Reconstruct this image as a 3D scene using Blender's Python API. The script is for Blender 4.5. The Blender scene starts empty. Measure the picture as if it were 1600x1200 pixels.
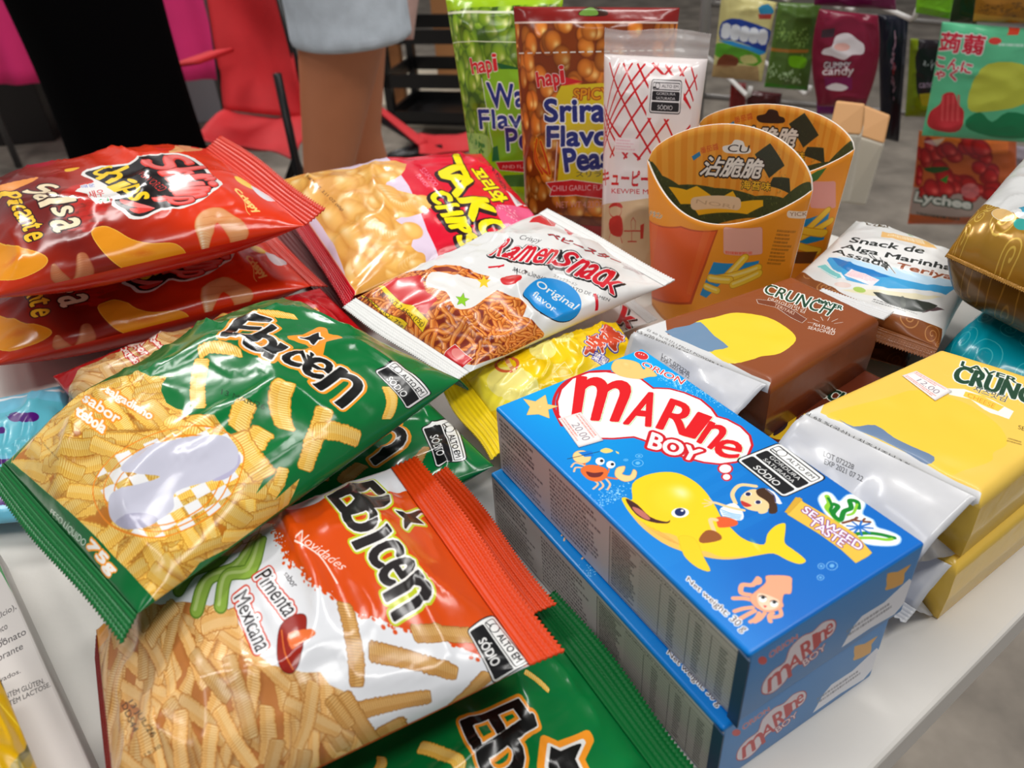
import bpy, bmesh, math, random
import numpy as np
from mathutils import Matrix, Vector

# ------------------------------------------------------------------ camera, world, lights, exposure
SC = bpy.context.scene
COL = SC.collection
PITCH, ROLL, FOC, CAMH = 0.6101, -0.0686, 1241.6, 0.2929      # camera height is above the table top (table top is z = 0)
FLOOR_Z = -0.75
_c, _s = math.cos(PITCH), math.sin(PITCH)
_f = np.array([0, _c, -_s]); _u0 = np.array([0, _s, _c]); _r0 = np.array([1.0, 0, 0])
CR = math.cos(ROLL) * _r0 + math.sin(ROLL) * _u0
CU = -math.sin(ROLL) * _r0 + math.cos(ROLL) * _u0
CF = _f
cam_data = bpy.data.cameras.new('camera')
cam = bpy.data.objects.new('camera', cam_data); COL.objects.link(cam)
cam.matrix_world = Matrix(((CR[0], CU[0], -CF[0], 0), (CR[1], CU[1], -CF[1], 0), (CR[2], CU[2], -CF[2], CAMH), (0, 0, 0, 1)))
cam_data.sensor_width = 36.0
cam_data.lens = FOC / 1600 * 36.0
cam_data.clip_start = 0.01
cam_data.dof.use_dof = True
cam_data.dof.focus_distance = 0.40
cam_data.dof.aperture_fstop = 13.0
SC.camera = cam

SC.view_settings.view_transform = 'Standard'
SC.view_settings.look = 'None'
SC.view_settings.exposure = -0.28
SC.view_settings.gamma = 1.0
SC.view_settings.use_curve_mapping = False

world = bpy.data.worlds.new('hall'); SC.world = world
world.use_nodes = True
_nt = world.node_tree; _bg = _nt.nodes['Background']
_tc = _nt.nodes.new('ShaderNodeTexCoord'); _sep = _nt.nodes.new('ShaderNodeSeparateXYZ'); _rp = _nt.nodes.new('ShaderNodeValToRGB')
_nt.links.new(_tc.outputs['Generated'], _sep.inputs[0]); _nt.links.new(_sep.outputs['Z'], _rp.inputs['Fac']); _nt.links.new(_rp.outputs['Color'], _bg.inputs['Color'])
_e = _rp.color_ramp.elements                                  # bright hall walls low down, dim ceiling overhead
_e[0].position = 0.0; _e[0].color = (0.80, 0.80, 0.82, 1)
_e[1].position = 0.85; _e[1].color = (0.22, 0.22, 0.23, 1)
_m = _e.new(0.30); _m.color = (0.80, 0.80, 0.82, 1)
_bg.inputs[1].default_value = 0.42


def ceiling_or_fill_lamp(name, loc, aim, sx, sy, power, col=(1, 0.98, 0.95)):
    l = bpy.data.lights.new(name, 'AREA'); l.shape = 'RECTANGLE'
    l.size, l.size_y, l.energy, l.color = sx, sy, power, col
    o = bpy.data.objects.new(name, l); COL.objects.link(o)
    o.location = loc
    d = Vector(aim) - Vector(loc)
    o.rotation_euler = d.to_track_quat('-Z', 'Y').to_euler()
    return o


ceiling_or_fill_lamp('ceiling_tube_or_fill_lamp', (-1.25, 1.4, 2.6), (-0.1, 0.4, 0), 1.5, 0.25, 32)
ceiling_or_fill_lamp('ceiling_tube_or_fill_lamp', (-1.4, -0.5, 2.3), (0, 0.3, 0), 1.2, 0.3, 12)  # added fill, no known source: brightens the box side facing left
ceiling_or_fill_lamp('ceiling_tube_or_fill_lamp', (0.9, 1.2, 2.6), (0.1, 0.4, 0), 1.5, 0.25, 31)
ceiling_or_fill_lamp('ceiling_tube_or_fill_lamp', (0.5, -0.6, 2.5), (0.1, 0.4, 0), 1.2, 0.4, 22)
ceiling_or_fill_lamp('ceiling_tube_or_fill_lamp', (-1.6, 3.6, 2.6), (-0.4, 2.4, -0.7), 1.5, 0.3, 75)
ceiling_or_fill_lamp('ceiling_tube_or_fill_lamp', (1.5, 0.1, 2.6), (0.8, 1.2, -0.1), 1.5, 0.3, 24)  # added fill, placed in front of the rack to brighten the hanging packets


# ------------------------------------------------------------------ helpers: rays and projection
def at(px, py, z):
    """point of the plane height z seen at photo position (px, py)"""
    d = CF + CR * (px - 800) / FOC - CU * (py - 600) / FOC
    t = (z - CAMH) / d[2]
    return np.array([0, 0, CAMH]) + t * d


def at_y(px, py, y):
    """point at distance y in front of the camera"""
    d = CF + CR * (px - 800) / FOC - CU * (py - 600) / FOC
    return np.array([0, 0, CAMH]) + y / d[1] * d


def proj(P):
    d = np.asarray(P, float) - np.array([0, 0, CAMH])
    z = d @ CF
    return np.stack([800 + FOC * (d @ CR) / z, 600 - FOC * (d @ CU) / z], -1)


def nrm(v):
    v = np.asarray(v, float)
    return v / (np.linalg.norm(v, axis=-1, keepdims=True) + 1e-12)


def noise2(u, v, fu, fv, seed):
    """smooth value noise in 0..1 on arrays u, v"""
    rs = np.random.RandomState(seed)
    g = rs.rand(int(fu) + 4, int(fv) + 4)
    x = np.clip(u, -0.2, 1.2) * fu + 1; y = np.clip(v, -0.2, 1.2) * fv + 1
    x = np.clip(x, 0, g.shape[0] - 1.001); y = np.clip(y, 0, g.shape[1] - 1.001)
    i = x.astype(int); j = y.astype(int)
    a = x - i; b = y - j
    a = a * a * (3 - 2 * a); b = b * b * (3 - 2 * b)
    return (g[i, j] * (1 - a) + g[i + 1, j] * a) * (1 - b) + (g[i, j + 1] * (1 - a) + g[i + 1, j + 1] * a) * b


# ------------------------------------------------------------------ helpers: flat printing, drawn in code
def lin(c):
    return tuple(((x / 255) / 12.92 if x / 255 <= 0.04045 else ((x / 255 + 0.055) / 1.055) ** 2.4) for x in c)


def fill_edges(E, w, h, x0, y0, SS=4):
    """coverage mask of directed edges (n,4) inside a w x h window at (x0, y0)"""
    E = E - np.array([x0, y0, x0, y0])
    ya = E[:, 1] * SS; yb = E[:, 3] * SS
    sg = np.where(yb > ya, 1.0, -1.0)
    lo = np.minimum(ya, yb); hi = np.maximum(ya, yb)
    a = np.clip(np.ceil(lo - 0.5), 0, h * SS).astype(int); b = np.clip(np.ceil(hi - 0.5), 0, h * SS).astype(int)
    n = np.maximum(b - a, 0)
    k = np.repeat(np.arange(len(E)), n)
    if len(k) == 0:
        return np.zeros((h, w), np.float32)
    row = np.arange(len(k)) - np.repeat(np.cumsum(n) - n, n) + a[k]
    t = (row + 0.5 - ya[k]) / (yb[k] - ya[k])
    x = np.clip(E[k, 0] + t * (E[k, 2] - E[k, 0]), 0, w)
    ix = x.astype(int); fr = x - ix
    acc = np.zeros(h * SS * (w + 2))
    base = row * (w + 2) + ix
    acc += np.bincount(base, sg[k] * (1 - fr), len(acc)) + np.bincount(base + 1, sg[k] * fr, len(acc))
    m = np.cumsum(acc.reshape(h * SS, w + 2), 1)[:, :w]
    m = np.clip(np.abs(m), 0, 1).reshape(h, SS, w).mean(1)
    return m.astype(np.float32)


def grow(m, r):
    """mask grown by r pixels, soft edged"""
    if r <= 0:
        return m
    R = int(math.ceil(r)) + 1
    BIG = 1e6
    p = np.pad(m, R)
    h0 = np.where(p > 0.5, 0.0, BIG).astype(np.float32)
    g = h0.copy()
    for d in range(1, R + 1):
        g[:, d:] = np.minimum(g[:, d:], h0[:, :-d] + d * d); g[:, :-d] = np.minimum(g[:, :-d], h0[:, d:] + d * d)
    q = g.copy()
    for d in range(1, R + 1):
        q[d:] = np.minimum(q[d:], g[:-d] + d * d); q[:-d] = np.minimum(q[:-d], g[d:] + d * d)
    return np.clip(r + 0.5 - np.sqrt(q), 0, 1), R


_GLYPH = {}


def glyphs(s, bold=0.0, shear=0.0, spacing=1.0):
    """unit-box outline edges of a line of lettering"""
    key = (s, bold, shear, spacing)
    if key not in _GLYPH:
        c = bpy.data.curves.new('lettering', 'FONT'); c.body = s; c.offset = bold; c.shear = shear; c.space_character = spacing
        c.resolution_u = 4
        o = bpy.data.objects.new('lettering', c); COL.objects.link(o)
        bpy.context.view_layer.update()
        ev = o.evaluated_get(bpy.context.evaluated_depsgraph_get())
        me = ev.to_mesh()
        V = np.empty(len(me.vertices) * 3, np.float32); me.vertices.foreach_get('co', V); V = V.reshape(-1, 3)[:, :2].astype(float)
        cnt = {}
        for p in me.polygons:
            vs = list(p.vertices)
            A = V[vs]; x, y = A[:, 0], A[:, 1]
            if np.sum(x * np.roll(y, -1) - y * np.roll(x, -1)) < 0:
                vs = vs[::-1]
            for i in range(len(vs)):
                e = (vs[i], vs[(i + 1) % len(vs)])
                if (e[1], e[0]) in cnt:
                    del cnt[(e[1], e[0])]
                else:
                    cnt[e] = 1
        ev.to_mesh_clear()
        bpy.data.objects.remove(o); bpy.data.curves.remove(c)
        lo, hi = V.min(0), V.max(0)
        V = (V - lo) / (hi - lo + 1e-9)
        idx = np.array(list(cnt.keys()))
        _GLYPH[key] = (V, idx)
    return _GLYPH[key]


class Art:
    """a printed sheet: an RGB array that is painted with shapes. map() turns author points into sheet points."""
    def __init__(self, w, h, col, mapper=None):
        self.w, self.h = w, h
        self.a = np.empty((h, w, 3), np.float32); self.a[:] = np.array(col, np.float32) / 255
        self.mapper = mapper
        self.stack = []

    def map(self, P):
        P = np.atleast_2d(np.asarray(P, float))
        if self.mapper is None:
            return P
        uv = self.mapper(P)
        return np.stack([uv[:, 0] * self.w, (1 - uv[:, 1]) * self.h], -1)

    def _win(self, P, pad):
        lo = np.floor(P.min(0) - pad).astype(int); hi = np.ceil(P.max(0) + pad).astype(int)
        x0, y0 = max(lo[0], 0), max(lo[1], 0); x1, y1 = min(hi[0], self.w), min(hi[1], self.h)
        return x0, y0, x1, y1

    def blend(self, m, x0, y0, col, alpha=1.0):
        h, w = m.shape
        m = (m * alpha)[..., None]
        s = self.a[y0:y0 + h, x0:x0 + w]
        c = np.asarray(col, np.float32) / 255
        s += (c - s) * m

    def edges(self, E, col, outs=(), alpha=1.0, grad=None):
        pad = 2 + max([o[0] for o in outs], default=0)
        x0, y0, x1, y1 = self._win(E.reshape(-1, 2), pad)
        if x1 <= x0 or y1 <= y0:
            return
        m = fill_edges(E, x1 - x0, y1 - y0, x0, y0)
        for r, c in sorted(outs, key=lambda o: -o[0]):
            g, R = grow(m, r)
            self.blend(g[R:-R, R:-R], x0, y0, c, alpha)
        if col is not None:
            if grad is not None:
                t = np.linspace(0, 1, y1 - y0)[:, None, None]
                col = np.array(col, np.float32) * (1 - t) + np.array(grad, np.float32) * t
            self.blend(m, x0, y0, col, alpha)

    def poly(self, P, col, outs=(), alpha=1.0, smooth=0, raw=False):
        P = np.asarray(P, float)
        if smooth:
            P = spline(P, smooth)
        if not raw:
            P = self.map(P)
        self.edges(np.hstack([P, np.roll(P, -1, 0)]), col, outs, alpha)

    def line(self, P, width, col, alpha=1.0, raw=False, smooth=0, closed=False):
        P = np.asarray(P, float)
        if smooth:
            P = spline(P, smooth, closed)
        if not raw:
            P = self.map(P)
        if closed:
            P = np.vstack([P, P[:1]])
        x0, y0, x1, y1 = self._win(P, width + 2)
        if x1 <= x0 or y1 <= y0:
            return
        Y, X = np.mgrid[y0:y1, x0:x1].astype(np.float32)
        X += 0.5; Y += 0.5
        D = np.full(X.shape, 1e9, np.float32)
        for (ax, ay), (bx, by) in zip(P[:-1], P[1:]):
            i0, i1 = max(int(min(ax, bx) - width - 2) - x0, 0), max(int(max(ax, bx) + width + 3) - x0, 0)
            j0, j1 = max(int(min(ay, by) - width - 2) - y0, 0), max(int(max(ay, by) + width + 3) - y0, 0)
            xs, ys = X[j0:j1, i0:i1], Y[j0:j1, i0:i1]
            if xs.size == 0:
                continue
            dx, dy = bx - ax, by - ay
            t = np.clip(((xs - ax) * dx + (ys - ay) * dy) / (dx * dx + dy * dy + 1e-9), 0, 1)
            d = np.hypot(xs - ax - t * dx, ys - ay - t * dy)
            D[j0:j1, i0:i1] = np.minimum(D[j0:j1, i0:i1], d)
        self.blend(np.clip(width / 2 + 0.5 - D, 0, 1), x0, y0, col, alpha)

    def ball(self, c, rx, ry, ang, cols, alpha=1.0, soft=0.08, light=(-0.3, -0.4)):
        """shaded ellipse in sheet pixels: cols = edge, body, highlight"""
        R = max(rx, ry)
        c = np.asarray(c, float)
        x0, y0, x1, y1 = self._win(np.array([c]), R + 2)
        if x1 <= x0 or y1 <= y0:
            return
        Y, X = np.mgrid[y0:y1, x0:x1].astype(np.float32)
        ca, sa = math.cos(ang), math.sin(ang)
        dx, dy = X + 0.5 - c[0], Y + 0.5 - c[1]
        a = (dx * ca + dy * sa) / rx; b = (-dx * sa + dy * ca) / ry
        r = np.sqrt(a * a + b * b)
        m = np.clip((1 - r) / soft, 0, 1)
        e, bd, hl = [np.array(k, np.float32) / 255 for k in cols]
        t = np.clip(r, 0, 1)[..., None] ** 3
        col = bd * (1 - t) + e * t
        hh = np.exp(-(((dx / R - light[0]) ** 2 + (dy / R - light[1]) ** 2) / 0.10))[..., None]
        col = col * (1 - hh) + hl * hh
        s = self.a[y0:y1, x0:x1]
        s += (col - s) * (m * alpha)[..., None]

    def text(self, s, quad, col, outs=(), bold=0.0, shear=0.0, arc=0.0, spacing=1.0, raw=False, alpha=1.0, grad=None, wave=None):
        """lettering stretched to a quad given as top-left, top-right, bottom-right, bottom-left"""
        V, idx = glyphs(s, 0.0, shear, spacing)
        q = np.asarray(quad, float)
        qm = q if raw else self.map(q)
        fat = bold * .62 * min(np.linalg.norm(qm[0] - qm[3]), 3.0 * np.linalg.norm(qm[1] - qm[0]) / max(len(s), 1))
        outs = tuple((r + fat, c) for r, c in outs)
        if fat > .6 and col is not None: outs = outs + ((fat, col),)
        x = V[:, :1]; y = V[:, 1:] + arc * 4 * x * (1 - x)
        if wave is not None:
            y = wave(x, y)
        P = (q[0] * (1 - x) + q[1] * x) * y + (q[3] * (1 - x) + q[2] * x) * (1 - y)
        if not raw:
            P = self.map(P)
        self.edges(np.hstack([P[idx[:, 0]], P[idx[:, 1]]]), col, outs, alpha, grad)

    def push(self):
        self.stack.append(self.a.copy())

    def pop(self, P, smooth=0, raw=False, outs=(), feather=0):
        """keep what was painted since push() only inside polygon P"""
        P = np.asarray(P, float)
        if smooth:
            P = spline(P, smooth)
        if not raw:
            P = self.map(P)
        old = self.stack.pop()
        m = fill_edges(np.hstack([P, np.roll(P, -1, 0)]), self.w, self.h, 0, 0)[..., None]
        self.a = old * (1 - m) + self.a * m

    def lines_of_print(self, quad, rows, col, size=0.55, seed=0, raw=False, alpha=0.85, fill=0.9):
        """rows of tiny unreadable print inside a quad"""
        rs = random.Random(seed)
        q = self.map(quad) if not raw else np.asarray(quad, float)
        for k in range(rows):
            t0 = (k + 0.5 - size / 2) / rows; t1 = (k + 0.5 + size / 2) / rows
            x = rs.uniform(0, 0.01)
            end = fill * rs.uniform(0.75, 1.08)
            while x < min(end, 1):
                wd = rs.uniform(0.012, 0.06)
                xe = min(x + wd, 1)
                f = lambda a, t: (q[0] * (1 - a) + q[1] * a) * (1 - t) + (q[3] * (1 - a) + q[2] * a) * t
                self.poly([f(x, t0), f(xe, t0), f(xe, t1), f(x, t1)], col, alpha=alpha * rs.uniform(0.6, 1), raw=True)
                x = xe + rs.uniform(0.006, 0.014)

    def image(self, name):
        im = bpy.data.images.new(name, self.w, self.h)
        px = np.ones((self.h, self.w, 4), np.float32)
        px[..., :3] = np.clip(self.a[::-1], 0, 1)
        im.pixels.foreach_set(px.ravel()); im.update()
        return im


def spline(P, n=6, closed=True):
    P = np.asarray(P, float)
    if closed:
        a, b, c, d = np.roll(P, 1, 0), P, np.roll(P, -1, 0), np.roll(P, -2, 0)
    else:
        a = np.vstack([P[:1], P[:-2]]); b = P[:-1]; c = P[1:]; d = np.vstack([P[2:], P[-1:]])
    out = []
    for k in range(n):
        t = k / n
        out.append(0.5 * (2 * b + (c - a) * t + (2 * a - 5 * b + 4 * c - d) * t * t + (3 * b - a - 3 * c + d) * t ** 3))
    R = np.stack(out, 1).reshape(-1, 2)
    return R if closed else np.vstack([R, P[-1:]])


# ------------------------------------------------------------------ helpers: materials
def mat(name, col, rough=0.5, metal=0.0, spec=0.5, coat=0.0, bump=0.0, bscale=40.0, image=None, vary=0.0, vscale=6.0, trans=0.0, alpha=1.0, crinkle=0.0, sheen=0.0):
    m = bpy.data.materials.new(name); m.use_nodes = True
    nt = m.node_tree; N, L = nt.nodes, nt.links
    b = N['Principled BSDF']
    b.inputs['Base Color'].default_value = (*lin(col), 1)
    b.inputs['Roughness'].default_value = rough
    b.inputs['Metallic'].default_value = metal
    b.inputs['Specular IOR Level'].default_value = spec
    b.inputs['Coat Weight'].default_value = coat
    b.inputs['Coat Roughness'].default_value = 0.08
    b.inputs['Transmission Weight'].default_value = trans
    b.inputs['Alpha'].default_value = alpha
    b.inputs['Sheen Weight'].default_value = sheen
    co = N.new('ShaderNodeTexCoord')
    src = None
    if image is not None:
        t = N.new('ShaderNodeTexImage'); t.image = image; t.extension = 'EXTEND'
        L.new(co.outputs['UV'], t.inputs['Vector'])
        src = t.outputs['Color']
        L.new(src, b.inputs['Base Color'])
    elif vary > 0:
        n = N.new('ShaderNodeTexNoise'); n.inputs['Scale'].default_value = vscale; n.inputs['Detail'].default_value = 6
        L.new(co.outputs['Object'], n.inputs['Vector'])
        r = N.new('ShaderNodeValToRGB')
        r.color_ramp.elements[0].position = 0.3; r.color_ramp.elements[1].position = 0.7
        c = np.array(lin(col))
        r.color_ramp.elements[0].color = (*(c * (1 - vary)), 1); r.color_ramp.elements[1].color = (*np.minimum(c * (1 + vary), 1), 1)
        L.new(n.outputs['Fac'], r.inputs['Fac']); L.new(r.outputs['Color'], b.inputs['Base Color'])
    last = None
    if bump > 0:
        n = N.new('ShaderNodeTexNoise'); n.inputs['Scale'].default_value = bscale; n.inputs['Detail'].default_value = 4
        L.new(co.outputs['Object'], n.inputs['Vector'])
        bp = N.new('ShaderNodeBump'); bp.inputs['Strength'].default_value = bump; bp.inputs['Distance'].default_value = 0.002
        L.new(n.outputs['Fac'], bp.inputs['Height']); last = bp
    if crinkle > 0:
        v = N.new('ShaderNodeTexVoronoi'); v.feature = 'SMOOTH_F1'; v.inputs['Scale'].default_value = 26
        wn = N.new('ShaderNodeTexNoise'); wn.inputs['Scale'].default_value = 30; wn.inputs['Detail'].default_value = 3
        mx = N.new('ShaderNodeMix'); mx.data_type = 'VECTOR'; mx.inputs[0].default_value = 0.06
        L.new(co.outputs['Object'], wn.inputs['Vector'])
        L.new(co.outputs['Object'], mx.inputs[4]); L.new(wn.outputs['Color'], mx.inputs[5])
        L.new(mx.outputs[1], v.inputs['Vector'])
        bp = N.new('ShaderNodeBump'); bp.inputs['Strength'].default_value = crinkle; bp.inputs['Distance'].default_value = 0.004
        L.new(v.outputs['Distance'], bp.inputs['Height'])
        if last is not None:
            L.new(last.outputs['Normal'], bp.inputs['Normal'])
        last = bp
    if last is not None:
        L.new(last.outputs['Normal'], b.inputs['Normal'])
    return m


def film(name, col, image=None, rough=0.22, crinkle=0.35, **k):
    return mat(name, col, rough=rough, spec=0.4, coat=0.12, image=image, crinkle=crinkle, **k)


# ------------------------------------------------------------------ helpers: objects
def tag(o, label=None, cat=None, group=None, kind=None):
    if label: o['label'] = label
    if cat: o['category'] = cat
    if group: o['group'] = group
    if kind: o['kind'] = kind
    return o


def empty(name, loc, label, cat, group=None):
    o = bpy.data.objects.new(name, None); COL.objects.link(o); o.location = loc
    o.empty_display_size = 0.02
    return tag(o, label, cat, group)


def link_mesh(name, V, F, mats, parent=None, uv=None, mi=None, smooth=True):
    """V world points; geometry is stored relative to the parent"""
    V = np.asarray(V, float)
    if parent is not None:
        V = V - np.array(parent.location)
    me = bpy.data.meshes.new(name)
    me.from_pydata(V.tolist(), [], [tuple(f) for f in F])
    for m in (mats if isinstance(mats, (list, tuple)) else [mats]):
        me.materials.append(m)
    if mi is not None:
        me.polygons.foreach_set('material_index', np.asarray(mi, np.int32))
    if uv is not None:
        l = me.uv_layers.new(name='UVMap')
        vi = np.empty(len(me.loops), np.int32); me.loops.foreach_get('vertex_index', vi)
        l.data.foreach_set('uv', np.asarray(uv, np.float32)[vi].ravel())
    me.polygons.foreach_set('use_smooth', np.full(len(me.polygons), smooth))
    me.update()
    o = bpy.data.objects.new(name, me); COL.objects.link(o)
    if parent is not None:
        o.parent = parent
    return o


def grid_faces(n, m, off=0, flip=False):
    i, j = np.meshgrid(np.arange(n - 1), np.arange(m - 1), indexing='ij')
    a = (i * m + j + off).ravel(); b = a + m; c = b + 1; d = a + 1
    F = np.stack([a, b, c, d], 1)
    return F[:, ::-1] if flip else F


class Surf:
    """a grid of points with its (u, v); finds the (u, v) under photo positions"""
    def __init__(self, P, U, V):
        self.P, self.U, self.V = P, U, V
        self.px = proj(P.reshape(-1, 3)).reshape(*P.shape[:2], 2)

    def uv(self, q):
        q = np.asarray(q, float)
        n, m = self.px.shape[:2]
        flat = self.px.reshape(-1, 2)
        # cells facing the camera only
        X = self.px
        du = np.gradient(X, axis=0); dv = np.gradient(X, axis=1)
        cr = du[..., 0] * dv[..., 1] - du[..., 1] * dv[..., 0]
        sgn = np.sign(np.median(cr))
        bad = (cr * sgn <= 0).ravel()
        s = np.empty(len(q)); t = np.empty(len(q))
        for k in range(0, len(q), 400):
            d = ((q[k:k + 400, None] - flat[None]) ** 2).sum(-1) + bad[None] * 1e5
            i = d.argmin(1)
            s[k:k + 400] = i // m; t[k:k + 400] = i % m
        S0, T0 = s.copy(), t.copy()
        for _ in range(5):
            i = np.clip(np.floor(s), 0, n - 2).astype(int); j = np.clip(np.floor(t), 0, m - 2).astype(int)
            a = (s - i)[:, None]; b = (t - j)[:, None]
            A, B, C, D = X[i, j], X[i + 1, j], X[i, j + 1], X[i + 1, j + 1]
            val = (A * (1 - a) + B * a) * (1 - b) + (C * (1 - a) + D * a) * b
            ds = (B - A) * (1 - b) + (D - C) * b; dt = (C - A) * (1 - a) + (D - B) * a
            e = q - val
            det = ds[:, 0] * dt[:, 1] - ds[:, 1] * dt[:, 0]
            det = np.where(np.abs(det) < 1e-6, 1e-6, det)
            es = (e[:, 0] * dt[:, 1] - e[:, 1] * dt[:, 0]) / det; et = (ds[:, 0] * e[:, 1] - ds[:, 1] * e[:, 0]) / det
            s = np.clip(s + np.clip(es, -3, 3), S0 - 6 - 30 * ((S0 < 1) | (S0 > n - 2)), S0 + 6 + 30 * ((S0 < 1) | (S0 > n - 2)))
            t = np.clip(t + np.clip(et, -3, 3), T0 - 6 - 30 * ((T0 < 1) | (T0 > m - 2)), T0 + 6 + 30 * ((T0 < 1) | (T0 > m - 2)))
        i = np.clip(np.floor(s), 0, n - 2).astype(int); j = np.clip(np.floor(t), 0, m - 2).astype(int)
        a, b = s - i, t - j
        U, V = self.U, self.V
        return np.stack([U[i] * (1 - a) + U[i + 1] * a, V[j] * (1 - b) + V[j + 1] * b], -1)

    def point(self, uv, lift=0.0):
        """surface point (and lift along the normal) at uv arrays"""
        uv = np.atleast_2d(uv)
        n, m = self.P.shape[:2]
        s = np.interp(uv[:, 0], self.U, np.arange(n)); t = np.interp(uv[:, 1], self.V, np.arange(m))
        i = np.clip(np.floor(s), 0, n - 2).astype(int); j = np.clip(np.floor(t), 0, m - 2).astype(int)
        a = (s - i)[:, None]; b = (t - j)[:, None]
        X = self.P
        A, B, C, D = X[i, j], X[i + 1, j], X[i, j + 1], X[i + 1, j + 1]
        val = (A * (1 - a) + B * a) * (1 - b) + (C * (1 - a) + D * a) * b
        if lift:
            N = nrm(np.cross((B - A) * (1 - b) + (D - C) * b, (C - A) * (1 - a) + (D - B) * a))
            val = val + lift * N
        return val


def patch_on(surf, quad, parent, name, material, lift=0.0006, n=10, uvw=None):
    """a small sticker that follows a surface; quad in photo positions TL, TR, BR, BL"""
    q = np.asarray(quad, float)
    a = np.linspace(0, 1, n)
    X, Y = np.meshgrid(a, a, indexing='ij')
    X, Y = X.ravel()[:, None], Y.ravel()[:, None]
    P = (q[0] * (1 - X) + q[1] * X) * (1 - Y) + (q[3] * (1 - X) + q[2] * X) * Y
    W = surf.point(surf.uv(P), lift)
    o = link_mesh(name, W, grid_faces(n, n), material, parent, uv=np.hstack([X, 1 - Y]))
    s = o.modifiers.new('thickness', 'SOLIDIFY'); s.thickness = 0.0003; s.offset = 0
    if name == 'price_sticker': o['label'] = 'white price sticker with faint pink print'
    return o


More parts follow.
